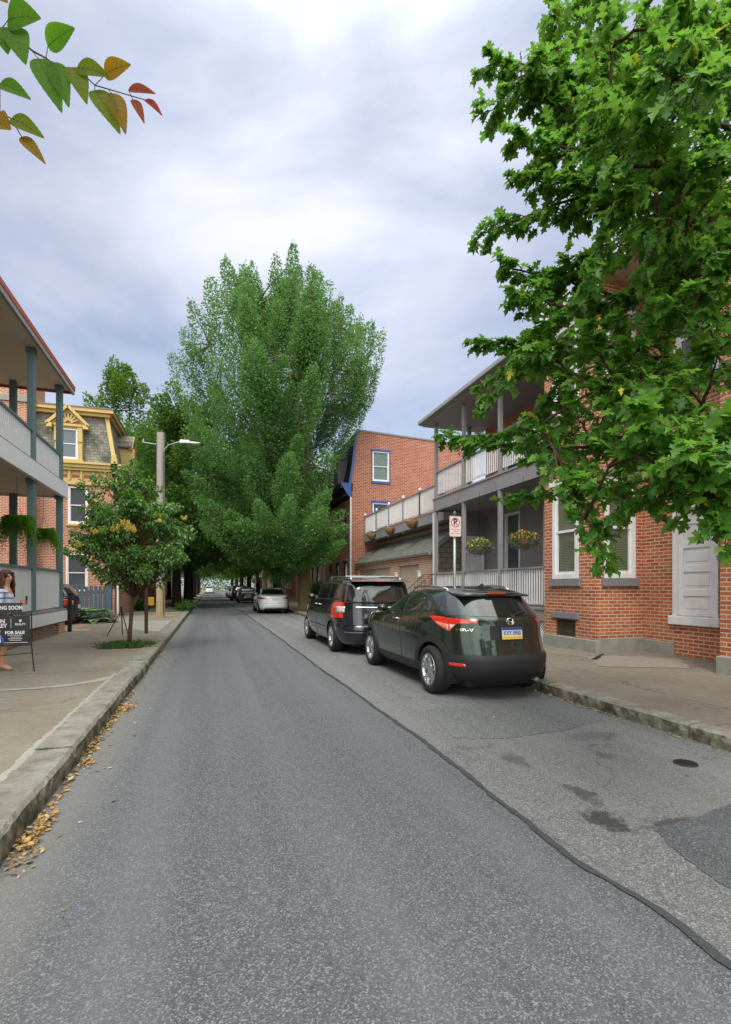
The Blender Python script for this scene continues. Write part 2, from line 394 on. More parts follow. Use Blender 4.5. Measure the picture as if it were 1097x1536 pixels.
def window(par, fr, u0, u1, v0, v1, fm, pane=None, blind=None, sill=None, lintel=None, fw=0.07, mid=0.5, casing=None, depth=0.02, curtain=False, sill_h=0.1, sill_out=0.06, lint_h=0.12):
    """double-hung sash: casing, meeting rail, pane; children pane / sill / lintel / blind"""
    m = MB(); d = -depth
    fr.box(m, u0 + .002, u0 + fw, v0 + .002, v1 - .002, d - 0.07, d + 0.012); fr.box(m, u1 - fw, u1 - .002, v0 + .002, v1 - .002, d - 0.07, d + 0.012)
    fr.box(m, u0 + fw, u1 - fw, v1 - fw, v1 - .002, d - 0.07, d + 0.012); fr.box(m, u0 + fw, u1 - fw, v0 + .002, v0 + fw, d - 0.07, d + 0.012)
    vm = v0 + (v1 - v0) * mid; s = fw * 0.55
    fr.box(m, u0 + fw, u1 - fw, vm - s / 2, vm + s / 2, d - 0.05, d - 0.008)
    # lower sash stiles stand a little back
    for a in (u0 + fw, u1 - fw - s): fr.box(m, a, a + s, v0 + fw, vm - s / 2, d - 0.055, d - 0.02)
    for a in (u0 + fw, u1 - fw - s * .7): fr.box(m, a, a + s * .7, vm + s / 2, v1 - fw, d - 0.05, d - 0.012)
    fr.box(m, u0 + fw + s, u1 - fw - s, v0 + fw, v0 + fw + s, d - 0.055, d - 0.02)
    w = m.build('window', fm, par)
    p = MB(); fr.box(p, u0 + fw * .8, u1 - fw * .8, v0 + fw * .8, v1 - fw * .8, d - 0.047, d - 0.042)
    p.build('pane', pane or M['pane'], w)
    if blind:
        b = MB(); z = v0 + fw
        while z < v1 - fw:
            b.hexa([fr(u0 + fw, z, d - .082), fr(u1 - fw, z, d - .078), fr(u1 - fw, z + .026, d - .064), fr(u0 + fw, z + .026, d - .064),
                    fr(u0 + fw, z + .002, d - .081), fr(u1 - fw, z + .002, d - .081), fr(u1 - fw, z + .028, d - .067), fr(u0 + fw, z + .028, d - .067)])
            z += 0.036
        b.build('blind', blind, w)
    if curtain:
        b = MB(); n = 26
        pts = [(u0 + fw + (u1 - u0 - 2 * fw) * i / n, d - 0.078 + 0.014 * math.sin(i * 1.9)) for i in range(n + 1)]
        for i in range(n):
            b.add([fr(pts[i][0], v0 + fw, pts[i][1]), fr(pts[i + 1][0], v0 + fw, pts[i + 1][1]), fr(pts[i + 1][0], v1 - fw, pts[i + 1][1]), fr(pts[i][0], v1 - fw, pts[i][1])], [(0, 1, 2, 3)])
        b.build('curtain', M['curtain'], w, recalc=False)
    if sill:
        b = MB(); fr.box(b, u0 - .07, u1 + .07, v0 - sill_h, v0, -0.1, sill_out); b.build('sill', sill, w, bevel=0.008)
    if lintel:
        b = MB(); fr.box(b, u0 - .08, u1 + .08, v1, v1 + lint_h, -0.1, 0.05); b.build('lintel', lintel, w, bevel=0.008)
    return w

# leaves: a template placed many times inside ONE mesh (a crown, a shrub, a litter patch)
def quad_leaf(): # folded pointed leaf, length 1 along +Y
    V = [(0, 0, 0), (.30, .42, .06), (0, 1, -.10), (-.30, .42, .06), (0, .45, -.02)]
    return np.array(V), np.array([(0, 1, 2, 4), (0, 4, 2, 3)])
def oval_leaf():
    V = [(0, 0, 0), (.22, .16, .04), (.33, .42, .05), (.22, .72, .02), (0, 1, -.12), (-.22, .72, .02), (-.33, .42, .05), (-.22, .16, .04), (0, .16, -.01), (0, .42, -.02), (0, .72, -.05)]
    F = [(0, 1, 8, 8), (1, 2, 9, 8), (2, 3, 10, 9), (3, 4, 10, 10), (0, 8, 7, 7), (8, 9, 6, 7), (9, 10, 5, 6), (10, 4, 5, 5)]
    F = [(0, 1, 2, 9), (9, 2, 3, 4), (0, 9, 6, 7), (9, 4, 5, 6)]
    V = [V[i] for i in range(8)] + [(0, .16, 0), (0, .45, -.02)]
    return np.array(V), np.array(F)
def oak_leaf():  # lobed: three lobes a side with deep sinuses
    half = [(0.03, 0.02), (0.07, 0.12), (0.16, 0.17), (0.24, 0.12), (0.22, 0.26), (0.10, 0.33), (0.26, 0.42), (0.42, 0.40), (0.36, 0.52), (0.40, 0.60), (0.14, 0.60), (0.20, 0.72), (0.27, 0.80), (0.12, 0.84), (0.0, 1.0)]
    mids = [(0.0, 0.0), (0, .12), (0, .17), (0, .17), (0, .26), (0, .33), (0, .42), (0, .46), (0, .52), (0, .58), (0, .60), (0, .72), (0, .80), (0, .86), (0, 1.0)]
    V = []; F = []
    for x, y in mids: V.append((0, y, -.16 * y * y))
    for s in (1, -1):
        b = len(V)
        for x, y in half: V.append((s * x, y, .25 * x - .16 * y * y - .25 * x * x))
        for i in range(len(half) - 1):
            F.append((i, b + i, b + i + 1, i + 1) if s > 0 else (i, i + 1, b + i + 1, b + i))
    return np.array(V), np.array(F)
def scatter(tmpl, pos, axis, normal, size, width=None):
    T, F = tmpl
    pos, axis, normal = (np.asarray(a, dtype=np.float64) for a in (pos, axis, normal))
    n = len(pos); size = np.broadcast_to(np.asarray(size, dtype=float), (n,))
    a = axis / (np.linalg.norm(axis, axis=1, keepdims=True) + 1e-9)
    x = np.cross(a, normal); x /= (np.linalg.norm(x, axis=1, keepdims=True) + 1e-9); z = np.cross(x, a)
    w = size if width is None else size * width
    V = pos[:, None, :] + T[None, :, 0:1] * x[:, None, :] * np.reshape(w, (-1, 1, 1)) + T[None, :, 1:2] * a[:, None, :] * size[:, None, None] + T[None, :, 2:3] * z[:, None, :] * size[:, None, None]
    Fa = F[None, :, :] + (np.arange(n) * len(T))[:, None, None]
    return V.reshape(-1, 3), Fa.reshape(-1, F.shape[1])
def merge(parts):
    Vs, Fs, b = [], [], 0
    for V, F in parts: Vs.append(V); Fs.append(F + b); b += len(V)
    return np.vstack(Vs), np.vstack(Fs)
def text_mesh(name, s, size, fn, mat, parent, depth=0.002, align='CENTER', bold=0.0, sx=1.0):
    """letters as geometry; fn(u,v,n) maps the text plane to the thing's coordinates"""
    cu = bpy.data.curves.new(name, 'FONT'); cu.body = s; cu.size = size; cu.align_x = align; cu.align_y = 'CENTER'; cu.extrude = depth / 2; cu.offset = bold
    cu.resolution_u = 3
    o = bpy.data.objects.new(name, cu); C.objects.link(o)
    dg = bpy.context.evaluated_depsgraph_get(); me = bpy.data.meshes.new_from_object(o.evaluated_get(dg))
    bpy.data.objects.remove(o); bpy.data.curves.remove(cu)
    mb = MB(); mb.v = [tuple(fn(v.co.x * sx, v.co.y, v.co.z)) for v in me.vertices]; mb.f = [tuple(p.vertices) for p in me.polygons]
    bpy.data.meshes.remove(me)
    return mb.build(name, mat, parent, recalc=False)

# ------------------------------------------------------------------ ground, road, kerbs, pavements
def asphalt(name, c, c2, speck, seedx=0.0, stains=(), blotch=0.5, gutter=None, crack=False):
    t = NT(name); p0 = t.pos(); p = t.n('ShaderNodeVectorMath', {0: p0, 1: (seedx, 3.3, 0)}, operation='ADD').outputs[0]
    big = t.noise(p, 0.55, 6, 0.6); mid = t.noise(p, 6, 5, 0.7); fine = t.noise(p, 85, 3, 0.8)
    col = t.mix(t.ramp(big, [(0.35, (0, 0, 0)), (0.68, (1, 1, 1))]), c, c2)
    col = t.mix(t.math('MULTIPLY', mid, 0.35), col, sc_(c, 0.7))
    vor = t.n('ShaderNodeTexVoronoi', {'Vector': p, 'Scale': 150.0, 'Randomness': 1.0})
    vcol = t.n('ShaderNodeSeparateColor', {0: vor.outputs['Color']})
    grain = t.ramp(vcol.outputs[0], [(0.0, sc_(c, 0.5)), (0.4, sc_(c, 0.88)), (0.75, sc_(c, 1.25)), (1.0, sc_(speck, .8))])
    col = t.mix(0.75, col, grain)
    sp = t.ramp(t.noise(p, 90, 2, 0.9), [(0.63, (0, 0, 0)), (0.72, (1, 1, 1))])
    col = t.mix(t.math('MULTIPLY', sp, 0.14), col, speck)
    # long worn tracks along the street
    mp = t.n('ShaderNodeMapping', {'Vector': p, 'Scale': (1.6, 0.05, 1)}).outputs[0]
    tr = t.ramp(t.noise(mp, 1.3, 3, 0.5), [(0.4, (0, 0, 0)), (0.66, (1, 1, 1))])
    col = t.mix(t.math('MULTIPLY', tr, 0.4), col, sc_(c2, 1.4))
    if gutter is not None:   # grit washed against the kerb
        X_ = t.n('ShaderNodeSeparateXYZ', {0: p0}).outputs['X']
        q = t.math('ADD', X_, t.math('MULTIPLY', mid, 0.25)); gm = t.ramp(t.math('SUBTRACT', q, gutter), [(0.25, (1, 1, 1)), (0.62, (0, 0, 0))])
        col = t.mix(t.math('MULTIPLY', gm, 0.35), col, (0.26, 0.24, 0.21, 1))
    for (x, y, rx, ry, s) in stains:
        d = t.n('ShaderNodeVectorMath', {0: p0, 1: (-x, -y, 0)}, operation='ADD').outputs[0]
        d = t.n('ShaderNodeVectorMath', {0: d, 1: (1 / rx, 1 / ry, 0)}, operation='MULTIPLY').outputs[0]
        ln = t.n('ShaderNodeVectorMath', {0: d}, operation='LENGTH').outputs['Value']
        ln = t.math('ADD', ln, t.math('MULTIPLY', t.math('SUBTRACT', t.noise(p0, 7, 4, 0.75), 0.5), 2.6))
        f = t.ramp(ln, [(0.55, (1, 1, 1)), (0.95, (0, 0, 0))])
        col = t.mix(t.math('MULTIPLY', f, s), col, (0.03, 0.03, 0.03, 1))
    if crack:
        vo = t.n('ShaderNodeTexVoronoi', {'Vector': t.n('ShaderNodeVectorMath', {0: p, 1: t.n('ShaderNodeVectorMath', {0: t.noise(p, 3, 4, out='Color'), 'Scale': 0.6}, operation='SCALE').outputs[0]}, operation='ADD').outputs[0], 'Scale': 0.42}, feature='DISTANCE_TO_EDGE')
        cr = t.ramp(vo.outputs['Distance'], [(0.0, (1, 1, 1)), (0.010, (0, 0, 0))])
        col = t.mix(t.math('MULTIPLY', cr, t.math('MULTIPLY', big, 0.7)), col, (0.03, 0.03, 0.03, 1))
    t.set(Base_Color=col, Roughness=0.92, Specular_IOR_Level=0.25)
    t.bump(t.math('ADD', vor.outputs['Distance'], fine), 0.55, 0.006)
    return t.m
M['asphalt'] = asphalt('asphalt_lane', (0.085, 0.090, 0.102, 1), (0.108, 0.113, 0.124, 1), (0.31, 0.32, 0.335, 1), gutter=-1.1)
M['asphalt_old'] = asphalt('asphalt_parking', (0.122, 0.125, 0.130, 1), (0.155, 0.156, 0.159, 1), (0.40, 0.40, 0.405, 1), 5.0,
    stains=((2.43, 2.60, .14, .19, .85), (2.58, 3.0, .10, .2, .7), (2.52, 3.75, .11, .22, .5), (3.7, 4.1, .4, .16, .3), (2.75, 2.45, .3, .05, .7), (3.35, 3.6, .12, .1, .4)), crack=True)
M['asphalt_patch'] = asphalt('asphalt_patch', (0.068, 0.075, 0.083, 1), (0.085, 0.093, 0.10, 1), (0.27, 0.28, 0.29, 1), 9.0)
M['asphalt_patch2'] = asphalt('asphalt_worn', (0.098, 0.104, 0.108, 1), (0.122, 0.127, 0.13, 1), (0.42, 0.42, 0.42, 1), 13.0)
M['seal'] = asphalt('crack_sealer', (0.035, 0.039, 0.043, 1), (0.05, 0.055, 0.06, 1), (0.10, 0.105, 0.11, 1), 2.0)
def pavement(name, c, c2, joints):
    t = NT(name); p = t.pos()
    big = t.noise(p, 0.8, 7, 0.65); mid = t.noise(p, 9, 5, 0.75); fine = t.noise(p, 130, 2, 0.8)
    col = t.mix(t.ramp(big, [(0.35, (0, 0, 0)), (0.7, (1, 1, 1))]), c, c2)
    col = t.mix(t.math('MULTIPLY', t.ramp(mid, [(0.4, (0, 0, 0)), (0.75, (1, 1, 1))]), 0.4), col, sc_(c, 0.5))
    vor = t.n('ShaderNodeTexVoronoi', {'Vector': p, 'Scale': 95.0})
    vcol = t.n('ShaderNodeSeparateColor', {0: vor.outputs['Color']})
    col = t.mix(t.ramp(vcol.outputs[1], [(0.7, (0, 0, 0)), (0.98, (0.3, 0.3, 0.3))]), col, (0.34, 0.29, 0.24, 1))
    S = t.n('ShaderNodeSeparateXYZ', {0: p})
    for ax, off, per, wd in joints:
        q = t.math('FRACT', t.math('DIVIDE', t.math('ADD', S.outputs[ax], t.math('ADD', off, t.math('MULTIPLY', mid, 0.03))), per))
        jm = t.math('LESS_THAN', t.math('ABSOLUTE', t.math('SUBTRACT', q, 0.5)), wd / per)
        col = t.mix(t.math('MULTIPLY', jm, 0.7), col, (0.055, 0.045, 0.035, 1))
    wv = t.n('ShaderNodeVectorMath', {0: t.noise(p, 2.5, 5, out='Color'), 'Scale': 0.7}, operation='SCALE').outputs[0]
    vo = t.n('ShaderNodeTexVoronoi', {'Vector': t.n('ShaderNodeVectorMath', {0: p, 1: wv}, operation='ADD').outputs[0], 'Scale': 0.38}, feature='DISTANCE_TO_EDGE')
    cr = t.ramp(vo.outputs['Distance'], [(0.0, (1, 1, 1)), (0.006, (0, 0, 0))])
    col = t.mix(t.math('MULTIPLY', cr, 0.6), col, (0.05, 0.045, 0.035, 1))
    t.set(Base_Color=col, Roughness=0.93, Specular_IOR_Level=0.2)
    t.bump(t.math('ADD', fine, mid), 0.5, 0.006)
    return t.m
M['walk_l'] = pavement('pavement_left', (0.18, 0.155, 0.125, 1), (0.25, 0.222, 0.185, 1), ((1, 0.3, 2.65, 0.010), (0, 1.25, 6.0, 0.008)))
M['walk_r'] = pavement('pavement_right', (0.165, 0.14, 0.115, 1), (0.225, 0.198, 0.165, 1), ((1, 1.0, 3.1, 0.010), (0, 0.1, 1.6, 0.006)))
def kerbstone():
    t = NT('kerb_granite'); g = t.n('ShaderNodeNewGeometry'); p = g.outputs['Position']; N = t.n('ShaderNodeSeparateXYZ', {0: g.outputs['True Normal']})
    n = t.noise(p, 5, 6, 0.75); f = t.noise(p, 70, 3, 0.8)
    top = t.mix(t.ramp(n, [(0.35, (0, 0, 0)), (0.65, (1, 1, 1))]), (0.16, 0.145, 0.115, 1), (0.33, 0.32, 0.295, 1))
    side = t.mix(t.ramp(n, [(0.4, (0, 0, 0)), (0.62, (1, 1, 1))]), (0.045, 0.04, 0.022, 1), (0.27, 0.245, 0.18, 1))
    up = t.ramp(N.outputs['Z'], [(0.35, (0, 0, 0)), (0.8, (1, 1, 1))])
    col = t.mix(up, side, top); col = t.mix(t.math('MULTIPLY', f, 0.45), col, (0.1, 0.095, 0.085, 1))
    t.set(Base_Color=col, Roughness=0.9, Specular_IOR_Level=0.2); t.bump(t.math('ADD', n, t.math('MULTIPLY', f, 0.4)), 0.9, 0.02)
    return t.m
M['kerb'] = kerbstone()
M['concrete'] = paint('pale_concrete', (0.31, 0.29, 0.255, 1), 0.9, 0.15, bump=0.3, dirt=(0.22, 0.2, 0.17, 1))

def struct(o): o['kind'] = 'structure'; return o
g_t = NT('earth'); g_t.set(Base_Color=g_t.mix(g_t.noise(g_t.pos(), 0.3, 6), (0.06, 0.075, 0.03, 1), (0.14, 0.12, 0.08, 1)), Roughness=1.0)
struct(MB().box(-600, -60, -1.0, 600, 1200, -0.02).build('ground', g_t.m))
X_L, X_R = -1.07, 4.50     # kerb faces
struct(MB().add([(X_L - .1, -30, 0), (X_R + .1, -30, 0), (X_R + .1, 420, 0), (X_L - .1, 420, 0)], [(0, 1, 2, 3)]).build('road', M['asphalt'], recalc=False))
def strip(name, xl, xr, z, mat, ys):
    m = MB(); b = []
    for y in ys: m.v += [(xl(y), y, z), (xr(y), y, z)]
    m.f = [(2 * i, 2 * i + 1, 2 * i + 3, 2 * i + 2) for i in range(len(ys) - 1)]
    return struct(m.build(name, mat, recalc=False))
ys = [-3 + 0.06 * i for i in range(480)] + [26 + 2 * i for i in range(60)]
seam_y = [-3, 1.46, 1.76, 2.24, 3.14, 4.74, 9.24, 16.3, 23, 60, 300]; seam_x = [2.05, 1.97, 1.99, 1.92, 1.94, 1.98, 1.93, 1.95, 1.9, 1.9, 1.9]
def sx(y): return float(np.interp(y, seam_y, seam_x)) + 0.010 * math.sin(y * 1.9) + .005 * math.sin(y * 7.1 + 1)
jit = {}
def jt(y, k, a):
    key = (round(y, 3), k)
    if key not in jit: jit[key] = rnd.uniform(-a, a)
    return jit[key]
strip('road_parking_lane', lambda y: sx(y) + jt(y, 0, .008), lambda y: X_R + .09, 0.004, M['asphalt_old'], ys)
strip('road_seam', lambda y: sx(y) - .022 + jt(y, 1, .010) - .025 * max(0, math.sin(y * 1.7)) * (1 if y < 4 else .3), lambda y: sx(y) + .019 + jt(y, 2, .006), 0.008, M['seal'], [y for y in ys if y < 40])
def blob(name, pts, z, mat, amp=0.02, sub=14):
    P = []
    for i in range(len(pts)):
        a, b = pts[i], pts[(i + 1) % len(pts)]
        for k in range(sub):
            f = k / sub; P.append((a[0] + (b[0] - a[0]) * f + rnd.uniform(-amp, amp), a[1] + (b[1] - a[1]) * f + rnd.uniform(-amp, amp), z))
    return struct(MB().add(P, [tuple(range(len(P)))]).build(name, mat, recalc=False))
blob('road_patch', [(2.62, 2.42), (2.95, 2.44), (3.6, 2.58), (4.2, 2.66), (4.35, 0.6), (2.5, 0.5), (2.45, 1.9), (2.52, 2.2)], 0.008, M['asphalt_patch'], .012)
blob('road_worn_patch', [(2.30, 4.45), (2.75, 4.28), (3.5, 4.35), (4.2, 4.55), (4.4, 5.6), (3.6, 5.7), (2.5, 5.6)], 0.0075, M['asphalt_patch2'], .02)
# kerbs: separate long stones with broken, uneven arrises
def kerb(name, xf, xb, sgn, z1):
    m = MB(); y = -3.0
    while y < 300:
        ln = rnd.uniform(1.5, 2.6) if y < 40 else 12.0
        n = max(2, int(ln / 0.07)) if y < 22 else 3
        if y > 40: n = 2
        dz, dx = rnd.uniform(-.007, .007), rnd.uniform(-.008, .008); b = len(m.v)
        for i in range(n + 1):
            yy = y + 0.004 + (ln - 0.012) * i / n; j = rnd.uniform(-.008, .008) if y < 22 else 0; j2 = rnd.uniform(-.006, .006) if y < 22 else 0
            mid = rnd.uniform(-.012, .012) if y < 22 else 0
            m.v += [(xf + dx, yy, -.05), (xf + dx + mid, yy, z1 * .5), (xf + dx - sgn * (.012 + j), yy, z1 + dz - .022 + j2), (xf + dx - sgn * (.04 + j), yy, z1 + dz), (xb, yy, z1 + dz + .002 + j2 * .4), (xb, yy, -.05)]
        for i in range(n):
            for k in range(5):
                a = b + i * 6 + k; m.f.append((a, a + 1, a + 7, a + 6))
        m.f.append(tuple(b + k for k in range(6))); m.f.append(tuple(b + n * 6 + 5 - k for k in range(6)))
        y += ln
    return struct(m.build(name, M['kerb']))
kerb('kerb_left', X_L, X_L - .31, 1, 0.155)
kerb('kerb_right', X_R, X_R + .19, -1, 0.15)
struct(MB().box(X_L - .305, -30, -.1, -30, 420, .146).build('pavement_left', M['walk_l']))
struct(MB().box(X_R + .195, -30, -.1, 40, 420, .146).build('pavement_right', M['walk_r']))
# paler strip of cement along the left kerb, concrete slabs and driveway
strip('pavement_cement_edge', lambda y: X_L - .36 + jt(y, 5, .015), lambda y: X_L - .296, 0.151, M['concrete'], [y for y in ys if y < 8.6])
blob('pavement_slab', [(-1.45, 17.2), (-2.6, 17.6), (-3.3, 16.6), (-1.7, 16.4), (-1.45, 16.2), (-1.45, 21.5), (-3.2, 21.5), (-2.7, 17.7), (-1.5, 17.5)][3:8], 0.151, M['concrete'], .01)
blob('pavement_cement_patch', [(-1.42, 8.0), (-1.9, 7.62), (-2.9, 7.55), (-3.2, 7.62), (-2.2, 7.72), (-1.75, 7.9), (-1.42, 8.35)], 0.152, M['concrete'], .02)
drive_t = paint('driveway_paving', (0.36, 0.22, 0.15, 1), 0.9, 0.2)
struct(MB().box(-12, 17.2, .1, -4.12, 22.4, .152).build('driveway', drive_t))
struct(MB().box(-4.9, 17.15, .1, -3.6, 17.9, .156).build('driveway_apron', M['concrete']))
blob('pavement_broken_slab', [(6.3, 6.9), (6.9, 7.9), (7.5, 7.95), (8.4, 7.2), (7.6, 6.3)], 0.152, paint('pale_slab', (0.25, 0.215, 0.175, 1), 0.9, 0.15), .03)
blob('pavement_crack', [(6.75, 7.6), (7.5, 8.18), (7.55, 8.14), (6.8, 7.52)], 0.157, M['interior'], .012, 6)
blob('pavement_far_slab', [(-1.5, 27), (-4, 27), (-4, 28.5), (-1.5, 28.5)], 0.151, M['concrete'])

# ------------------------------------------------------------------ left: two-storey porch house
def board_rail(name, fr, u0, u1, v0, v1, parent, mat, railmat, bw, gap, th=0.012, rail_h=.05):
    m = MB(); u = u0 + .01
    while u + bw < u1 - .004:
        fr.box(m, u, u + bw, v0 + rnd.uniform(-.004, .004), v1 - .03, -th / 2, th / 2); u += bw + gap
    o = m.build('railing', mat, parent)
    r = MB(); fr.box(r, u0, u1, v1 - .03, v1 + rail_h - .03, -.05, .05); fr.box(r, u0, u1, v0 + .03, v0 + .09, -.045, -.014)
    r.build('handrail', railmat, o)
    return o
ph = thing('porch_house', 'brick house with two-storey blue-green porch, white balustrades and red roof edge, on the left', 'house', (-4.2, 12, 0.15))
wl = MB(); frw = FX(-6.6, 1)
ops = [(8.2, 9.2, 1.6, 3.4), (10.6, 11.6, 0.9, 3.1), (13.0, 14.0, 1.6, 3.4), (8.2, 9.2, 5.2, 6.9), (10.6, 11.6, 4.65, 6.8), (13.0, 14.0, 5.2, 6.9)]
wall(wl, frw, 4, 16.6, 0.1, 7.6, ops); wl.box(-12, 4, .1, -6.75, 16.6, 7.7)
wl.add([(-6.6, 16.6, .1), (-6.75, 16.6, .1), (-6.75, 16.6, 7.6), (-6.6, 16.6, 7.6)], [(0, 1, 2, 3)])
wl.build('wall', M['brick_orange'], ph)
for o in ops: window(ph, frw, *o[:4], M['white'], sill=M['stone_sill'])
PZ0, PZ1 = .86, 4.58
for nm, z0, z1, mt in (('porch_floor', PZ0 - .06, PZ0, M['grey_trim']), ('upper_porch_floor', PZ1 - .05, PZ1, M['grey_trim'])):
    MB().box(-6.6, 4, z0, -4.06, 16.84, z1).build(nm, mt, ph)
MB().box(-4.13, 4, .50, -4.05, 16.86, .80).box(-6.58, 16.78, .50, -4.132, 16.86, .80).build('floor_beam', M['white_rail'], ph)
MB().box(-4.13, 4, 4.12, -4.03, 16.88, 4.53).box(-6.58, 16.78, 4.12, -4.132, 16.88, 4.53).build('upper_beam', M['white_rail'], ph)
MB().box(-6.58, 4, 4.17, -4.135, 16.77, 4.20).build('ceiling', M['beige'], ph)
MB().box(-6.6, 3.5, 7.40, -3.98, 17.1, 7.43).build('soffit', M['beige'], ph)
rf = MB(); rf.hexa([(-6.7, 3.5, 7.435), (-3.90, 3.5, 7.435), (-3.90, 17.14, 7.435), (-6.7, 17.14, 7.435), (-6.7, 3.5, 8.1), (-3.90, 3.5, 7.56), (-3.90, 17.14, 7.56), (-6.7, 17.14, 8.1)])
rfo = rf.build('roof', M['red_fascia'], ph)
MB().box(-3.975, 3.5, 7.31, -3.915, 17.12, 7.433).build('gutter', M['grey_dark'], rfo)
MB().box(-6.6, 17.06, 7.33, -3.98, 17.13, 7.433).build('end_board', M['red_fascia'], rfo)
for y in (16.70, 14.28, 11.95, 9.6, 7.3):
    MB().box(-4.29, y - .08, PZ0, -4.135, y + .08, 4.17).box(-4.32, y - .1, 4.05, -4.136, y + .1, 4.168).build('post', M['green_trim'], ph, bevel=.008)
    MB().box(-4.29, y - .08, PZ1, -4.135, y + .08, 7.40).box(-4.32, y - .1, 7.26, -4.12, y + .1, 7.398).build('post', M['green_trim'], ph, bevel=.008)
MB().box(-5.46, 16.62, PZ0, -5.3, 16.77, 4.17).build('post', M['green_trim'], ph)
MB().box(-5.46, 16.62, PZ1, -5.3, 16.77, 7.40).build('post', M['green_trim'], ph)
for (a, b) in ((14.36, 16.62), (12.03, 14.2), (9.68, 11.87), (7.38, 9.52)):
    board_rail('railing', FX(-4.2, 1), a, b, PZ0 + .05, 1.97, ph, M['white_rail'], M['green_trim'], .040, .024)
    board_rail('railing', FX(-4.2, 1), a, b, PZ1 + .03, 5.36, ph, M['white_rail'], M['green_trim'], .078, .034)
board_rail('railing', FY(16.7, 1), -6.55, -5.47, PZ0 + .05, 1.97, ph, M['white_rail'], M['green_trim'], .040, .024)
board_rail('railing', FY(16.7, 1), -6.55, -5.47, PZ1 + .03, 5.36, ph, M['white_rail'], M['green_trim'], .078, .034)
lt = MB()
for i in range(170):
    y = 5.5 + i * .10
    for s in (1, -1):
        a = (y, .50); b = (y + s * .36, .14)
        if 5.5 < b[0] < 16.2 and a[0] < 16.2: lt.bar((-4.16 + s * .006, a[0], a[1]), (-4.16 + s * .006, b[0], b[1]), .028, .009, up=(1, 0, 0))
lt.build('lattice', paint('tan_lattice', (.42, .30, .22, 1), .8, .15), ph)
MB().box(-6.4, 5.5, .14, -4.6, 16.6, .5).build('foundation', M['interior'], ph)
MB().box(-4.42, 16.22, .14, -4.10, 16.78, .5).build('pier', M['brick_tan'], ph)
MB().box(-4.42, 9.9, .14, -4.10, 10.5, .5).build('pier', M['brick_tan'], ph)

# taller brick wing behind the porch
bw = thing('brick_wing', 'tall brick wing with a pale stone band, seen between the upper porch posts', 'house', (-9, 26, 0.15))
MB().box(-14, 24.6, .1, -7.25, 26.4, 11.6).build('wall', M['brick_red'], bw)
MB().box(-14, 24.54, 9.35, -7.19, 24.598, 9.62).box(-14, 24.56, 9.95, -7.2, 24.598, 10.02).build('stone_band', M['stone_base'], bw)
MB().box(-7.30, 24.50, .15, -7.18, 24.597, 6.2).build('corner_board', M['white'], bw)

# ------------------------------------------------------------------ yellow-trimmed mansard house
yh = thing('mansard_house', 'brick house with yellow trim, weathered slate mansard and a sunburst dormer', 'house', (-6.5, 28, 0.15))
YW = 24.9
fy = FY(YW)
ops = [(-5.97, -5.18, 4.28, 5.93), (-6.05, -5.18, 1.25, 2.98)]
wl = MB(); wall(wl, fy, -9.5, -4.1, .1, 6.0, ops); wl.box(-9.5, YW + .14, .1, -4.25, 33, 6.0)
frs = FX(-4.1, 1); wall(wl, frs, YW, 33, .1, 6.0, [(26.2, 27.2, 1.4, 3.1), (28.6, 29.6, 1.4, 3.1), (30.8, 31.8, 1.4, 3.1), (26.2, 27.2, 4.3, 5.8), (28.6, 29.6, 4.3, 5.8)])
wl.build('wall', M['brick_red'], yh)
for o in ops: window(yh, fy, *o, M['white'], sill=M['yellow'], fw=.075, curtain=False)
for o in [(26.2, 27.2, 1.4, 3.1), (28.6, 29.6, 1.4, 3.1), (30.8, 31.8, 1.4, 3.1), (26.2, 27.2, 4.3, 5.8), (28.6, 29.6, 4.3, 5.8)]:
    window(yh, frs, *o, M['white'], sill=M['yellow'])
MB().box(-6.25, YW - .03, 3.10, -4.06, YW - .001, 3.27).build('belt_course', M['yellow'], yh)
fz = MB()
fy.box(fz, -9.5, -4.05, 6.0, 6.18, -.1, .10); fy.box(fz, -9.5, -4.05, 6.181, 6.62, -.1, .05); fy.box(fz, -9.5, -4.0, 6.621, 6.74, -.1, .18); fy.box(fz, -9.5, -3.95, 6.741, 6.88, -.1, .26); fy.box(fz, -9.5, -3.92, 6.881, 6.97, -.1, .34)
for i in range(12):
    u = -9.2 + i * .47; fy.box(fz, u, u + .07, 6.182, 6.62, .05, .13)
fx = FX(-4.1, 1)
fx.box(fz, YW - .1, 33, 6.0, 6.18, -.1, .09); fx.box(fz, YW - .05, 33, 6.181, 6.62, -.1, .045); fx.box(fz, YW - .18, 33, 6.622, 6.742, -.1, .17); fx.box(fz, YW - .26, 33, 6.743, 6.882, -.1, .25); fx.box(fz, YW - .34, 33, 6.883, 6.972, -.1, .33)
fz.build('cornice', M['yellow'], yh)
fp = MB()
for i in range(12):
    u = -9.2 + i * .47; fy.box(fp, u + .13, u + .41, 6.30, 6.44, .045, .056)
fp.build('frieze_panel', M['redbrown'], yh)
slate_t = NT('weathered_slate')
_p = slate_t.pos(); _g = slate_t.n('ShaderNodeNewGeometry'); _P = slate_t.n('ShaderNodeSeparateXYZ', {0: _p}); _N = slate_t.n('ShaderNodeSeparateXYZ', {0: _g.outputs['True Normal']})
_ny = slate_t.math('GREATER_THAN', slate_t.math('ABSOLUTE', _N.outputs['Y']), 0.6)
_u = slate_t.n('ShaderNodeMix', {0: _ny, 2: _P.outputs['Y'], 3: _P.outputs['X']}, data_type='FLOAT').outputs[0]
_v = slate_t.n('ShaderNodeCombineXYZ', {0: _u, 1: _P.outputs['Z'], 2: 0.0}).outputs[0]
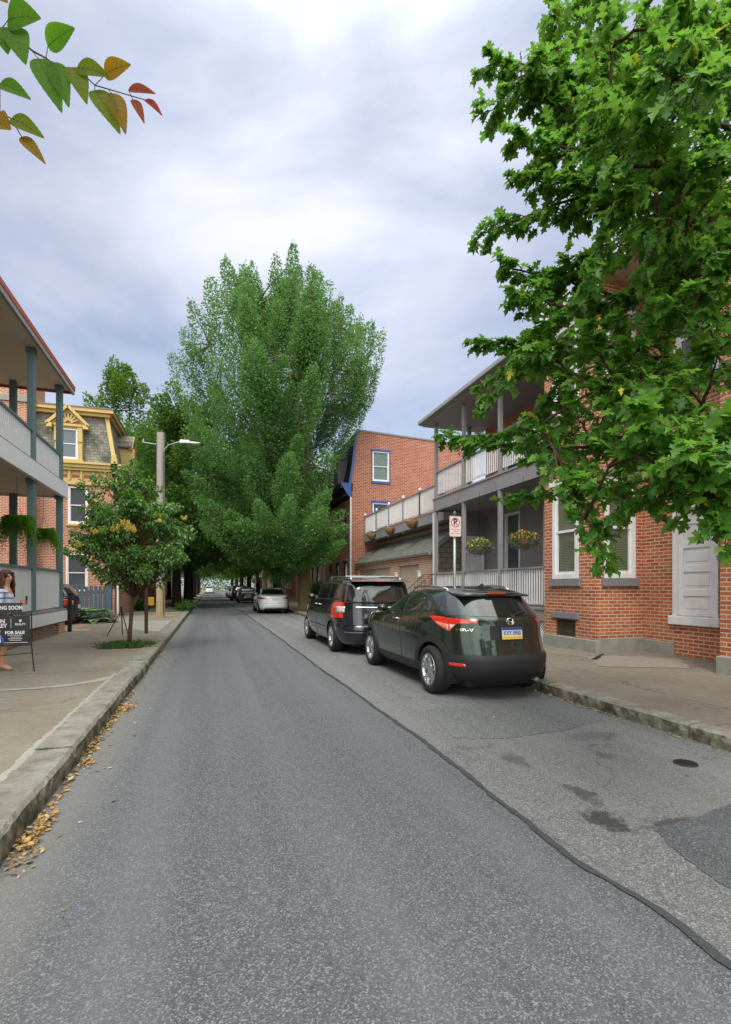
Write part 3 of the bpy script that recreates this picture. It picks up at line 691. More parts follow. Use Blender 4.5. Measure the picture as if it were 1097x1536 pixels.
_b = slate_t.n('ShaderNodeTexBrick', {'Vector': _v, 'Color1': (.24, .23, .18, 1), 'Color2': (.15, .145, .12, 1), 'Mortar': (.06, .055, .045, 1), 'Scale': 1.0, 'Mortar Size': .008, 'Brick Width': .24, 'Row Height': .13})
_n = slate_t.noise(_p, 1.6, 7, .75)
slate_t.set(Base_Color=slate_t.mix(slate_t.ramp(_n, [(.48, (0, 0, 0)), (.62, (1, 1, 1))]), _b.outputs['Color'], (.055, .05, .04, 1)), Roughness=.8); slate_t.bump(_b.outputs['Fac'], .6, .01)
M['slate'] = slate_t.m
ms = MB()
ms.hexa([(-9.5, YW - .1, 6.95), (-4.02, YW - .1, 6.95), (-4.02, 33, 6.95), (-9.5, 33, 6.95), (-9.2, YW + .22, 9.12), (-4.40, YW + .22, 9.12), (-4.40, 32.8, 9.12), (-9.2, 32.8, 9.12)])
mso = ms.build('mansard_roof', M['slate'], yh)
MB().box(-9.5, YW + .02, 9.12, -4.28, 32.9, 9.26).box(-9.5, YW - .12, 9.26, -4.14, 33, 9.42).build('roof_cornice', M['yellow'], mso)
MB().box(-9.5, YW - .16, 9.421, -4.10, 33, 9.46).build('roof_edge', M['stone_sill'], mso)
hb = MB(); hb.bar((-4.06, YW - .12, 6.97), (-4.44, YW + .2, 9.12), .17, .10, up=(0, 1, 0)); hb.box(-4.22, YW - .2, 6.97, -3.96, YW + .06, 7.25); hb.box(-4.17, YW - .16, 7.25, -4.0, YW + .02, 7.42)
hb.build('hip_board', M['yellow'], mso, bevel=.01)
# dormer facing the camera
d0, d1, dy = -6.42, -5.36, YW - .20
frd = FY(dy)
db = MB(); frd.box(db, d0, d0 + .16, 7.02, 8.5, -.9, 0); frd.box(db, d1 - .16, d1, 7.02, 8.5, -.9, 0); frd.box(db, d0 + .16, d1 - .16, 8.42, 8.5, -.9, 0); frd.box(db, d0 - .05, d1 + .05, 6.98, 7.08, -.3, .05)
frd.box(db, d0 - .02, d0 + .18, 7.85, 8.5, 0, .05); frd.box(db, d1 - .18, d1 + .02, 7.85, 8.5, 0, .05)
cx = (d0 + d1) / 2
db.prism([(cx - .76, 8.5), (cx + .76, 8.5), (cx + .76, 8.58), (cx, 9.28), (cx - .76, 8.58)], -.9, .02, lambda u, v, n: frd(u, v, n))
for s in (-1, 1): db.bar((cx + s * .82, dy - .1, 8.52), (cx, dy - .1, 9.36), .12, .2, up=(0, 1, 0)); frd.box(db, cx + s * .70 - .1, cx + s * .70 + .1, 8.38, 8.56, 0, .2)
frd.box(db, cx - .76, cx + .76, 8.50, 8.60, .02, .09)
for i in range(7):
    a = PI * (i + .5) / 7 * .86 + .07 * PI; db.bar((cx + .10 * math.cos(a), dy - .03, 8.62 + .1 * math.sin(a)), (cx + .42 * math.cos(a), dy - .03, 8.62 + .44 * math.sin(a)), .065, .05, up=(0, 1, 0))
dob = db.build('dormer', M['yellow'], yh)
MB().prism([(cx - .55, 8.605), (cx + .55, 8.605), (cx, 9.12)], .021, .028, lambda u, v, n: frd(u, v, n)).build('sunburst_panel', M['redbrown'], dob)
w_ = window(yh, frd, d0 + .17, d1 - .17, 7.09, 8.41, M['white'], fw=.06)
# dormer on the street side
sd_ = MB(); sd_.box(-4.9, 27.0, 7.0, -3.75, 27.18, 8.35).box(-4.9, 28.3, 7.0, -3.75, 28.48, 8.35).box(-4.9, 27.18, 8.2, -3.72, 28.3, 8.35).box(-4.9, 27.0, 6.98, -3.7, 28.48, 7.1)
sd_.bar((-3.7, 26.85, 8.25), (-3.7, 27.74, 9.05), .1, .14, up=(1, 0, 0)); sd_.bar((-3.7, 28.63, 8.25), (-3.7, 27.74, 9.05), .1, .14, up=(1, 0, 0)); sd_.box(-3.76, 26.98, 7.8, -3.55, 27.2, 8.3)
so = sd_.build('dormer', M['yellow'], yh)
rr = MB(); rr.hexa([(-5.2, 26.8, 8.3), (-3.66, 26.8, 8.3), (-3.66, 27.74, 9.05), (-5.2, 27.74, 9.05), (-5.2, 26.8, 8.36), (-3.66, 26.8, 8.36), (-3.66, 27.74, 9.12), (-5.2, 27.74, 9.12)])
rr.hexa([(-5.2, 27.745, 9.05), (-3.66, 27.745, 9.05), (-3.66, 28.68, 8.3), (-5.2, 28.68, 8.3), (-5.2, 27.745, 9.12), (-3.66, 27.745, 9.12), (-3.66, 28.68, 8.36), (-5.2, 28.68, 8.36)])
rr.build('dormer_roof', M['slate'], so)
window(yh, FX(-3.78, 1), 27.19, 28.29, 7.11, 8.19, M['white'], fw=.06)
MB().tube([(-3.98, 24.98, .15), (-3.98, 24.98, 6.0)], .045, 8).build('downspout', M['white'], yh)

# fence, driveway post
fe = thing('picket_fence', 'slate-blue board fence across the driveway in front of the mansard house', 'fence', (-5.2, 24.0, 0.15))
pk = MB(); x = -7.4
while x < -4.3:
    h = 1.52 + rnd.uniform(-.015, .015); y = 23.95 + rnd.uniform(-.01, .01)
    pk.hexa([(x, y, .17), (x + .165, y, .17), (x + .165, y + .025, .17), (x, y + .025, .17), (x + .02, y, h), (x + .145, y, h), (x + .145, y + .025, h), (x + .02, y + .025, h)]); x += .176
pk.build('picket_panel', M['fence'], fe)
MB().box(-7.4, 23.98, .45, -4.2, 24.03, .55).box(-7.4, 23.98, 1.2, -4.2, 24.03, 1.3).build('rail', M['fence'], fe)
MB().box(-4.28, 23.86, .14, -4.05, 24.1, 1.62).add([(-4.31, 23.83, 1.62), (-4.02, 23.83, 1.62), (-4.02, 24.13, 1.62), (-4.31, 24.13, 1.62), (-4.165, 23.98, 1.70)], [(0, 1, 4), (1, 2, 4), (2, 3, 4), (3, 0, 4), (3, 2, 1, 0)]).build('post', M['fence'], fe)
bp = thing('iron_post', 'short black iron post at the near corner of the driveway', 'post', (-4.02, 17.0, .15))
MB().box(-4.07, 16.95, .15, -3.97, 17.05, 1.28).build('post', M['black_metal'], bp, bevel=.006)
MB().box(-4.085, 16.935, 1.28, -3.955, 17.065, 1.33).build('cap', M['black_metal'], bp, bevel=.01)

# ------------------------------------------------------------------ right: brick house with the recessed entrance, nearest
bh = thing('bay_house', 'orange brick house with tall white sash windows beside the pavement, nearest on the right', 'house', (9, 6, 0.15))
XA, XR, YA, YE = 7.55, 8.75, 8.35, 10.02
wl = MB()
fA = FX(XA, -1); fN = FY(YA); fR = FX(XR, -1); fB = FX(7.6, -1); fBN = FY(5.8, 1)
opA = [(8.87, 9.72, 1.68, 3.78), (8.87, 9.72, 5.3, 7.3), (8.97, 9.6, .28, .78)]
opN = [(7.74, 8.54, 1.68, 3.78), (7.74, 8.54, 5.3, 7.3)]
opR = [(6.70, 7.63, .93, 3.1), (6.70, 7.63, 5.3, 7.3)]
wall(wl, fA, YA, YE, .1, 7.8, opA); wall(wl, fN, XA, XR, .1, 7.8, opN); wall(wl, fR, 5.8, YA, .1, 7.8, opR)
opB = [(0.6, 1.6, 1.68, 3.78), (3.4, 4.4, 5.3, 7.3)]
wall(wl, fB, -3, 5.8, .1, 7.8, opB); wl.add([(7.6, 5.8, .1), (8.75, 5.8, .1), (8.75, 5.8, 7.8), (7.6, 5.8, 7.8)], [(0, 1, 2, 3)])
wl.add([(XA, YE, .1), (14, YE, .1), (14, YE, 7.8), (XA, YE, 7.8)], [(0, 1, 2, 3)])
wl.add([(XA, -3, 7.802), (14, -3, 7.802), (14, YE, 7.802), (XA, YE, 7.802)], [(0, 1, 2, 3)])
wl.build('wall', M['brick_orange'], bh)
MB().box(XA + .14, YA + .14, .1, 14, YE - .01, 7.7).box(XR + .14, 5.5, .1, 14, YA + .135, 7.7).box(7.74, -3, .1, 13.9, 5.6, 7.7).build('interior', M['interior'], bh)
for k, o in enumerate(opA[:2]): window(bh, fA, *o, M['white'], pane=M['pane_clear'], blind=M['blind'], sill=M['stone_sill'], lintel=M['white'], fw=.10, sill_h=.17, depth=-.005)
for k, o in enumerate(opN): window(bh, fN, *o, M['white'], pane=M['pane_clear'], blind=M['blind'], sill=M['stone_sill'], lintel=M['stone_sill'], fw=.10, sill_h=.17, depth=-.005)
window(bh, fR, *opR[1], M['white'], pane=M['pane'], sill=M['stone_sill'], fw=.09)
for o in opB: window(bh, fB, *o, M['white'], pane=M['pane'], sill=M['stone_sill'], fw=.09)
# boarded doorway with raised panels
dr = MB(); fR.box(dr, 6.70, 6.79, .93, 3.1, -.1, .03); fR.box(dr, 7.54, 7.63, .93, 3.1, -.1, .03); fR.box(dr, 6.79, 7.54, 3.0, 3.1, -.1, .03)
dro = dr.build('doorway_frame', M['white'], bh, bevel=.006)
pn = MB(); fR.box(pn, 6.79, 7.54, .93, 3.0, -.1, -.06)
for a, b in ((6.79, 6.89), (7.44, 7.54)): fR.box(pn, a, b, .93, 3.0, -.06, -.035)
for z in (.93, 1.32, 1.78, 2.24, 2.70): fR.box(pn, 6.89, 7.44, z, z + .13, -.06, -.035)
for z in (1.08, 1.52, 1.98, 2.44): fR.box(pn, 6.93, 7.40, z, z + .19, -.06, -.048)
pn.build('panelled_shutter', M['white'], dro, bevel=.004)
b_ = MB(); fR.box(b_, 6.64, 7.69, .76, .93, -.1, .08); b_.build('door_sill', M['white'], bh, bevel=.01)
bs = MB(); fA.box(bs, YA - .04, YE, .12, .40, -.1, .045); fN.box(bs, XA + .101, XR - .001, .12, .44, -.1, .05); fR.box(bs, 7.6, YA - .052, .12, .40, -.1, .04); b2 = MB(); fB.box(b2, 3, 5.84, .12, .42, -.1, .05); b2.build('corner_stone', M['stone_base'], bh, bevel=.012)
bs.build('stone_base', M['stone_base'], bh, bevel=.012)
gt = MB(); o = opA[2]
for i in range(12): fA.box(gt, o[0] + .03 + i * .05, o[0] + .042 + i * .05, .28, .78, -.05, -.03)
for z in (.33, .5, .68): fA.box(gt, o[0], o[1], z, z + .02, -.055, -.035)
fA.box(gt, o[0], o[0] + .03, .28, .78, -.06, -.01); fA.box(gt, o[1] - .03, o[1], .28, .78, -.06, -.01); fA.box(gt, o[0], o[1], .75, .78, -.06, -.012)
gt.build('cellar_grille', paint('rusty_grille', (.09, .07, .045, 1), .8, .3), bh)
b_ = MB(); fA.box(b_, 8.85, 9.74, .79, .94, -.1, .05); b_.build('cellar_lintel', M['stone_sill'], bh, bevel=.01)
MB().box(7.42, -3, 7.56, 7.59, 5.9, 7.86).box(7.36, YA - .14, 7.56, 7.54, YE, 7.86).build('cornice', M['white'], bh)
# ------------------------------------------------------------------ right: grey porch house
gh = thing('grey_porch_house', 'grey painted brick house with a two-storey grey porch and pale slatted railings', 'house', (9, 13, 0.15))
XP, XW, Y0, Y1 = 7.7, 9.8, 10.05, 16.45
fW = FX(XW, -1)
opw = [(14.28, 15.2, 1.05, 4.02), (12.0, 13.1, 1.05, 4.02), (10.3, 10.9, 1.6, 3.4)]
wl = MB(); wall(wl, fW, Y0, Y1, .1, 4.3, opw)
wl.build('wall', M['brick_grey'], gh)
opu = [(14.3, 15.2, 4.7, 7.0), (12.0, 12.9, 5.2, 7.0)]
wl = MB(); wall(wl, fW, Y0, Y1, 4.3, 8.5, opu); wl.add([(XW, Y1, 4.3), (15, Y1, 4.3), (15, Y1, 8.5), (XW, Y1, 8.5)], [(0, 1, 2, 3)]); wl.box(XW + .14, Y0 + .02, .1, 15, Y1 - .03, 8.45)
wl.build('upper_wall', M['brick_orange'], gh)
for o in opw: window(gh, fW, *o, M['white'], fw=.09, mid=.98 if o[2] < 1.2 else .5)
for o in opu: window(gh, fW, *o, M['white'], fw=.09)
ew = MB(); fE = FY(Y1 - .05, -1); wall(ew, fE, 8.95, XW, .1, 4.2, [(9.0, 9.72, 1.05, 3.36)]); ew.box(8.95, Y1 + .09, .1, 9.8, Y1 + .2, 4.2)
ew.build('end_wall', M['brick_grey'], gh)
dd = MB(); fE.box(dd, 9.01, 9.71, 1.05, 3.35, -.09, -.03); fE.box(dd, 9.0, 9.06, 1.05, 3.36, -.03, .02); fE.box(dd, 9.66, 9.72, 1.05, 3.36, -.03, .02); fE.box(dd, 9.06, 9.66, 3.28, 3.36, -.03, .02)
for z in (1.2, 1.9, 2.6): fE.box(dd, 9.12, 9.33, z, z + .5, -.03, -.018); fE.box(dd, 9.39, 9.60, z, z + .5, -.03, -.018)
do_ = dd.build('door', M['white'], gh); MB().tube([fE(9.62, 2.05, -.02), fE(9.62, 2.05, .05)], .025, 10).build('handle', M['galv'], do_)
GZ0, GZ1 = 1.0, 4.66
MB().box(XP - .03, Y0, .94, XW, Y1 + .02, GZ0).build('porch_floor', M['grey_trim'], gh)
MB().box(XP, Y0, .66, XP + .06, Y1, .935).box(XP + .062, Y1 - .06, .66, XW, Y1, .935).build('floor_beam', M['grey_trim'], gh)
MB().box(XP - .04, Y0, GZ1 - .05, XW, Y1 + .04, GZ1).build('upper_porch_floor', M['grey_trim'], gh)
MB().box(XP - .01, Y0, 4.20, XP + .09, Y1 + .03, GZ1 - .052).box(XP + .092, Y1 - .06, 4.2, 8.9, Y1 + .03, GZ1 - .052).build('upper_beam', M['grey_trim'], gh)
MB().box(XP + .1, Y0, 4.28, XW - .01, Y1 - .07, 4.32).build('ceiling', M['grey_dark'], gh)
MB().box(7.42, Y0 - .1, 7.32, XW, Y1 + .35, 7.36).build('soffit', M['grey_dark'], gh)
rf = MB(); rf.hexa([(7.32, Y0 - .1, 7.363), (9.9, Y0 - .1, 7.363), (9.9, Y1 + .4, 7.363), (7.32, Y1 + .4, 7.363), (7.32, Y0 - .1, 7.50), (9.9, Y0 - .1, 7.95), (9.9, Y1 + .4, 7.95), (7.32, Y1 + .4, 7.50)])
rfo = rf.build('roof', M['grey_trim'], gh)
MB().box(7.24, Y0 - .1, 7.38, 7.318, Y1 + .42, 7.52).build('gutter', paint('gutter', (.33, .34, .34, 1), .5, .1), rfo, bevel=.02)
for y in (16.36, 14.32, 12.22, 10.16):
    MB().box(XP + .0, y - .055, GZ0, XP + .11, y + .055, 4.2).build('post', M['grey_trim'], gh, bevel=.006)
    MB().box(XP + .0, y - .055, GZ1, XP + .11, y + .055, 7.32).build('post', M['grey_trim'], gh, bevel=.006)
MB().box(9.0, 16.26, GZ1, 9.11, 16.37, 7.32).build('post', M['grey_trim'], gh)
MB().box(XP + .08, 16.6, .15, XP + .2, 16.72, 4.2).build('post', M['white_rail'], gh)
for y in (16.36, 14.32, 12.22):
    board_rail('railing', FX(XP + .055, -1), y - 1.98, y - .06, GZ0 + .06, 1.98, gh, M['white_rail'], M['grey_trim'], .05, .052)
    board_rail('railing', FX(XP + .055, -1), y - 1.98, y - .06, GZ1 + .12, 5.58, gh, M['white_rail'], M['grey_trim'], .05, .055)
board_rail('railing', FY(16.36, -1), XP + .12, 8.98, GZ1 + .12, 5.58, gh, M['white_rail'], M['grey_trim'], .05, .055)
lt = MB()
for i in range(90):
    y = Y0 + i * .075
    for s in (1, -1):
        b = y + s * .5
        if Y0 < b < Y1 and y < Y1: lt.bar((XP + .03 + s * .005, y, .65), (XP + .03 + s * .005, b, .15), .025, .008, up=(1, 0, 0))
lt.build('lattice', M['white_rail'], gh)
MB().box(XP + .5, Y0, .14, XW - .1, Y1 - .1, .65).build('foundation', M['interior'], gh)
# ------------------------------------------------------------------ garage with tiled roof, deck over it
M['stonewall'] = brick('rubble_stone', (.34, .29, .22, 1), (.2, .18, .14, 1), (.10, .09, .075, 1), w=.42, h=.2, ms=.02, stain_amt=.4)
M['rooftile'] = brick('tile_roof', (.13, .14, .13, 1), (.19, .195, .175, 1), (.05, .05, .045, 1), w=.22, h=.075, ms=.008, stain=(.09, .09, .06, 1), stain_amt=.5)
ga = thing('garage', 'low tan brick double garage with a sloping slate roof behind the parked cars', 'garage', (8.5, 22, 0.15))
fG = FX(8.0, -1); G0, G1 = 17.3, 27.35
opg = [(18.5, 20.8, .1, 2.42), (21.9, 27.0, .1, 2.42)]
wl = MB(); wall(wl, fG, G0, G1, .1, 2.85, opg, t=.25); wl.build('wall', M['brick_tan'], ga)
cr = MB()
for i in range(80):
    u = G0 + .03 + i * .125; fG.box(cr, u, u + .07, 2.60, 2.70, 0, .06)
fG.box(cr, G0, G1, 2.701, 2.78, 0, .09); cr.build('brick_cornice', M['brick_tan'], ga)
gw = MB(); fS = FY(G0); wall(gw, fS, 8.001, 10.2, .1, 2.8); gw.prism([(8.0, 2.8), (10.2, 2.8), (10.2, 3.75), (9.0, 3.72)], 0.0, -.2, lambda u, v, n: fS(u, v, n)); gw.build('gable_wall', M['stonewall'], ga)
MB().box(8.3, G0 + .25, .1, 13, G1, 2.8).build('interior', M['interior'], ga)
for o in opg:
    d = MB(); fG.box(d, o[0], o[1], .12, o[3], -.2, -.15)
    n = 4
    for i in range(n): fG.box(d, o[0] + .02, o[1] - .02, .14 + i * .57, .14 + i * .57 + .55, -.15, -.138)
    d.build('garage_door', M['tan_door'], ga)
r = MB(); r.hexa([(7.82, G0 - .1, 2.72), (9.05, G0 - .1, 3.70), (9.05, G1, 3.70), (7.82, G1, 2.72), (7.82, G0 - .1, 2.80), (9.05, G0 - .1, 3.80), (9.05, G1, 3.80), (7.82, G1, 2.80)])
r.build('roof', M['rooftile'], ga)
b_ = MB(); b_.bar((7.80, G0 - .12, 2.74), (9.05, G0 - .12, 3.74), .05, .18, up=(0, 0, 1)); b_.build('verge_board', M['grey_trim'], ga)
MB().box(9.06, G0, 3.5, 13, G1, 4.0).build('upper_wall', M['brick_brown'], ga)
for y in (20.9, 18.35):
    l = MB(); l.box(7.9, y - .05, 1.9, 7.995, y + .05, 2.1).box(7.86, y - .07, 2.1, 7.995, y + .07, 2.13); l.build('wall_lamp', M['white'], ga)
dk = thing('roof_deck', 'raised deck with a long pale slatted balustrade above the garage roof', 'deck', (9, 22, 3.9))
XD = 8.38
MB().box(XD, 17.05, 4.02, XD + .08, 27.25, 4.42).box(XD + .081, 17.05, 4.02, 13, 17.13, 4.42).build('fascia', M['grey_trim'], dk)
MB().box(XD + .09, 17.14, 4.05, 13, 27.3, 4.10).box(XD - .02, 17.0, 4.423, 13, 27.3, 4.46).build('deck_floor', M['grey_dark'], dk)
py = [27.15, 25.15, 23.2, 21.3, 19.4, 17.4]
for y in py:
    MB().box(XD + .02, y - .045, 3.95, XD + .10, y + .045, 5.52).build('post', M['greenpaint'] if y == 19.4 else M['grey_trim'], dk)
    t_ = MB(); t_.tube([(XD + .06, y, 5.52), (XD + .06, y, 5.55), (XD + .06, y, 5.60), (XD + .06, y, 5.66)], [.03, .06, .065, .02], 10); t_.build('finial', M['white'], dk, smooth=True)
for a, b in zip(py[1:], py[:-1]):
    board_rail('railing', FX(XD + .06, -1), a + .05, b - .05, 4.55, 5.47, dk, M['white_rail'], M['grey_trim'], .062, .045)
for i, (y, lab) in enumerate(((25.3, 'coir-lined planter on the deck edge, farthest and smallest of three'), (22.5, 'coir-lined planter on the deck edge, middle one of three'), (19.75, 'coir-lined planter on the deck edge, nearest to the grey porch'))):
    q = thing('planter_basket', lab, 'planter', (XD - .12, y, 4.0), 'coir planters along the deck edge')
    prof = [(.02, 3.98), (.16, 4.02), (.27, 4.14), (.31, 4.27), (.31, 4.31), (.27, 4.31)]
    v = MB(); n = 18
    for k in range(n):
        a = 2 * PI * k / n
        for rr_, z in prof: v.v.append((XD - .16 + rr_ * .75 * math.cos(a), y + rr_ * 1.15 * math.sin(a), z + .008 * math.sin(5 * a)))
    for k in range(n):
        for j in range(len(prof) - 1): v.f.append((k * 6 + j, ((k + 1) % n) * 6 + j, ((k + 1) % n) * 6 + j + 1, k * 6 + j + 1))
    v.f.append(tuple(k * 6 + 5 for k in range(n))); v.f.append(tuple(k * 6 for k in range(n)))
    v.build('coir_liner', M['coco'], q, smooth=True)
    h = MB(); h.tube([(XD - .16, y - .2, 4.3), (XD + .0, y - .2, 4.44)], .008, 5); h.tube([(XD - .16, y + .2, 4.3), (XD + .0, y + .2, 4.44)], .008, 5); h.build('bracket', M['black_metal'], q)
# ------------------------------------------------------------------ three-storey brick house with blue trim
rb = thing('blue_trim_house', 'three-storey red brick house with blue window trim and a mansard front', 'house', (11, 31, 0.15))
YB = 27.5; fb = FY(YB); XF = 7.7
wz = [(8.98, 10.02, 7.62, 9.36), (8.98, 10.02, 4.7, 6.36)]
wl = MB(); wall(wl, fb, XF, 15.5, .1, 7.4, [wz[1]])
# sloped left edge of the upper storey
wall(wl, fb, 8.3, 15.5, 7.4, 10.1, [wz[0]])
wl.add([fb(XF, 7.4, 0), fb(8.3, 7.4, 0), fb(8.3, 10.42, 0), fb(8.14, 10.44, 0), fb(7.98, 9.6, 0), fb(7.86, 8.6, 0)], [(0, 1, 2, 3, 4, 5)])
wl.add([fb(8.3, 10.1, 0), fb(15.5, 10.1, 0), fb(15.5, 10.14, 0), fb(8.3, 10.42, 0)], [(0, 1, 2, 3)])
ops = [(28.3, 29.2, .9, 3.0), (30.2, 31.1, 1.2, 3.0), (32.0, 32.9, 1.2, 3.0), (28.4, 29.2, 4.1, 6.0), (30.2, 31.1, 4.1, 6.0), (32.0, 32.9, 4.1, 6.0)]
fF = FX(XF, -1); wall(wl, fF, YB, 34, .1, 7.4, ops); wl.box(7.85, YB + .15, .1, 15.4, 34, 7.4)
wl.build('wall', M['brick_deep'], rb)
for o in ops: window(rb, fF, *o, M['black_trim'], sill=M['stone_sill'], lintel=M['stone_sill'])
window(rb, fb, *wz[0], M['white'], sill=M['blue'], lintel=M['blue'], fw=.07, pane=M['pane_clear'], curtain=True, sill_h=.14)
window(rb, fb, *wz[1], M['white'], sill=M['blue'], lintel=M['blue'], fw=.07)
tm = MB()
for o in wz:
    fb.box(tm, o[0] - .05, o[0] - .001, o[2], o[3], -.05, .04); fb.box(tm, o[1] + .001, o[1] + .05, o[2], o[3], -.05, .04)
tm.build('window_casing', M['blue'], rb)
MB().hexa([(8.14, YB - .05, 10.42), (15.6, YB - .05, 10.12), (15.6, 34, 10.12), (8.14, 34, 10.42), (8.14, YB - .05, 10.52), (15.6, YB - .05, 10.2), (15.6, 34, 10.2), (8.14, 34, 10.52)]).build('roof', M['stone_sill'], rb)
mn = MB(); prof = [(7.55, 7.41), (7.84, 8.6), (7.97, 9.6), (8.13, 10.4)]
for a, b in zip(prof, prof[1:]): mn.add([(a[0], YB + .0, a[1]), (a[0], 34, a[1]), (b[0], 34, b[1]), (b[0], YB + .0, b[1])], [(0, 1, 2, 3)])
mn.build('mansard_roof', paint('dark_slate', (.035, .035, .04, 1), .8, .2), rb)
bt = MB()
pr = [(7.64, 6.62), (7.62, 7.4), (7.80, 8.55), (7.93, 9.6), (8.1, 10.42)]
for a, b in zip(pr, pr[1:]): bt.bar((a[0], YB - .05, a[1]), (b[0], YB - .05, b[1]), .14, .1, up=(0, 1, 0))
bt.prism([(7.05, 7.4), (7.62, 7.4), (7.62, 6.62), (7.5, 6.7)], -.02, .08, lambda u, v, n: fb(u, v, n)); bt.build('gable_trim', M['blue'], rb)
cn = MB(); fF.box(cn, YB, 34, 7.12, 7.4, -.1, .62); fF.box(cn, YB, 34, 6.95, 7.12, -.1, .35); fF.box(cn, YB, 34, 6.62, 6.95, -.05, .08)
for i in range(16): fF.box(cn, YB + .1 + i * .4, YB + .22 + i * .4, 6.7, 6.949, .08, .34)
cn.build('cornice', M['black_trim'], rb)
dq = MB(); dq.box(7.3, 29.0, 7.42, 8.3, 29.15, 9.2).box(7.3, 30.1, 7.42, 8.3, 30.25, 9.2).box(7.25, 28.9, 9.2, 8.4, 30.35, 9.35).box(7.38, 29.15, 7.45, 8.2, 30.1, 9.19); dq.build('dormer', M['stone_sill'], rb)
MB().tube([(7.66, YB - .08, .15), (7.66, YB - .08, 6.6)], .045, 8).build('downspout', M['white'], rb)

# ------------------------------------------------------------------ rows of houses farther down both sides
hm = {}
def rowhouse(X, nx, y0, y1, h, wallm, trimm, winm, label, storeys=3, hh=3.0, porch=False, cat='house', door=M['grey_trim']):
    t = thing('row_house', label, cat, (X - nx * 3, (y0 + y1) / 2, 0.15), 'row houses down the street')
    f = FX(X, nx); ops = []; n = 3; w = (y1 - y0) / n
    for s in range(storeys):
        for k in range(n):
            c = y0 + w * (k + .5); z0 = 1.3 + s * hh
            ops.append((c - .45, c + .45, .45 if (s == 0 and k == 0) else z0, z0 + 1.75))
    wl = MB(); wall(wl, f, y0, y1, .1, h, ops)
    x1, x2 = X - nx * .14, X - nx * 7
    wl.box(min(x1, x2), y0 + .003, .1, max(x1, x2), y1 - .003, h - .02)
    for yy in (y0, y1): wl.add([(X, yy, .1), (X - nx * .15, yy, .1), (X - nx * .15, yy, h), (X, yy, h)], [(0, 1, 2, 3)])
    wl.build('wall', wallm, t)
    for i, o in enumerate(ops):
        if i == 0:
            d = MB(); f.box(d, o[0] + .003, o[1] - .003, .45, o[3] - .003, -.10, -.05); f.box(d, o[0] + .12, o[1] - .12, .6, 1.3, -.05, -.04); f.box(d, o[0] + .12, o[1] - .12, 1.45, 2.7, -.05, -.04); d.build('door', door, t)
            st = MB(); f.box(st, o[0] - .3, o[1] + .3, .14, .3, 0, .7); f.box(st, o[0] - .2, o[1] + .2, .3, .45, 0, .38); st.build('steps', M['concrete'], t)
        else: window(t, f, *o, winm, sill=trimm, lintel=trimm)
    c = MB(); f.box(c, y0 + .01, y1 - .01, h - .35, h, 0, .3); f.box(c, y0 + .02, y1 - .02, h - .6, h - .35, 0, .12)
    for i in range(int((y1 - y0) / .5)): f.box(c, y0 + .15 + i * .5, y0 + .27 + i * .5, h - .59, h - .36, .12, .28)
    c.build('cornice', trimm, t)
    return t
cream = paint('cream_render', (.42, .34, .2, 1), .8, .1); orange = paint('orange_painted_brick', (.40, .12, .055, 1), .8, .15, scale=3)
palegrey = paint('pale_siding', (.4, .4, .4, 1), .8, .08)
rowhouse(7.7, -1, 34.05, 39.5, 9.6, M['brick_brown'], M['black_trim'], M['black_trim'], 'dark brick row house right after the blue-trimmed one')
rowhouse(7.7, -1, 39.55, 45.5, 9.0, M['brick_red'], M['white'], M['white'], 'red row house with white-framed windows behind the big tree trunk')
rowhouse(7.5, -1, 45.55, 51.5, 9.6, orange, M['redbrown'], M['white'], 'flat orange-painted row house behind the white sedan')
rowhouse(7.5, -1, 51.55, 57.5, 9.2, M['brick_red'], M['white'], M['white'], 'red brick row house farther right down the street with white trim')
rowhouse(7.5, -1, 57.55, 64, 8.4, palegrey, M['grey_trim'], M['white'], 'pale grey sided row house far down the right side')
rowhouse(7.5, -1, 64.05, 72, 8.8, cream, M['yellow'], M['white'], 'cream row house far down the right side')
rowhouse(7.5, -1, 72.05, 90, 8.8, M['brick_tan'], M['white'], M['white'], 'last brick row house visible on the right')
rowhouse(-4.3, 1, 33.2, 39.5, 6.6, M['stonewall'], M['redbrown'], M['white'], 'low stone-fronted house just past the mansard house', storeys=2)
rowhouse(-4.3, 1, 39.6, 47, 7.0, M['brick_tan'], M['white'], M['white'], 'tan brick house in the shade down the left side', storeys=2)
rowhouse(-4.6, 1, 47.1, 56, 6.6, M['brick_red'], M['yellow'], M['white'], 'red brick house far down the left side', storeys=2)
rowhouse(-4.6, 1, 56.1, 70, 6.6, cream, M['redbrown'], M['white'], 'farthest cream house on the left side', storeys=2)

# ------------------------------------------------------------------ trees and plants
M['ginkgo'] = leafmat('ginkgo_leaves', [(.05, .14, .036, 1), (.08, .195, .05, 1), (.12, .26, .07, 1), (.18, .335, .095, 1)], trans=.42, tcol=(.27, .5, .13, 1))
M['lightleaf'] = leafmat('light_green_leaves', [(.05, .12, .015, 1), (.08, .17, .02, 1), (.12, .23, .025, 1)], trans=.4)
M['darkleaf'] = leafmat('dark_green_leaves', [(.03, .095, .022, 1), (.05, .14, .03, 1), (.085, .19, .042, 1)], trans=.42)
M['lilacleaf'] = leafmat('lilac_tree_leaves', [(.055, .16, .035, 1), (.085, .215, .045, 1), (.13, .28, .06, 1), (.22, .36, .14, 1)], trans=.4, rough=.42, spec=.5)
M['oakleaf'] = leafmat('oak_leaves', [(.035, .12, .014, 1), (.055, .17, .018, 1), (.075, .205, .024, 1), (.105, .25, .03, 1), (.16, .32, .04, 1)], trans=.46, rough=.42, spec=.35, tcol=(.27, .56, .07, 1))
M['yellowleaf'] = leafmat('yellow_leaves', [(.5, .42, .03, 1), (.6, .5, .05, 1), (.35, .38, .03, 1)], trans=.35)
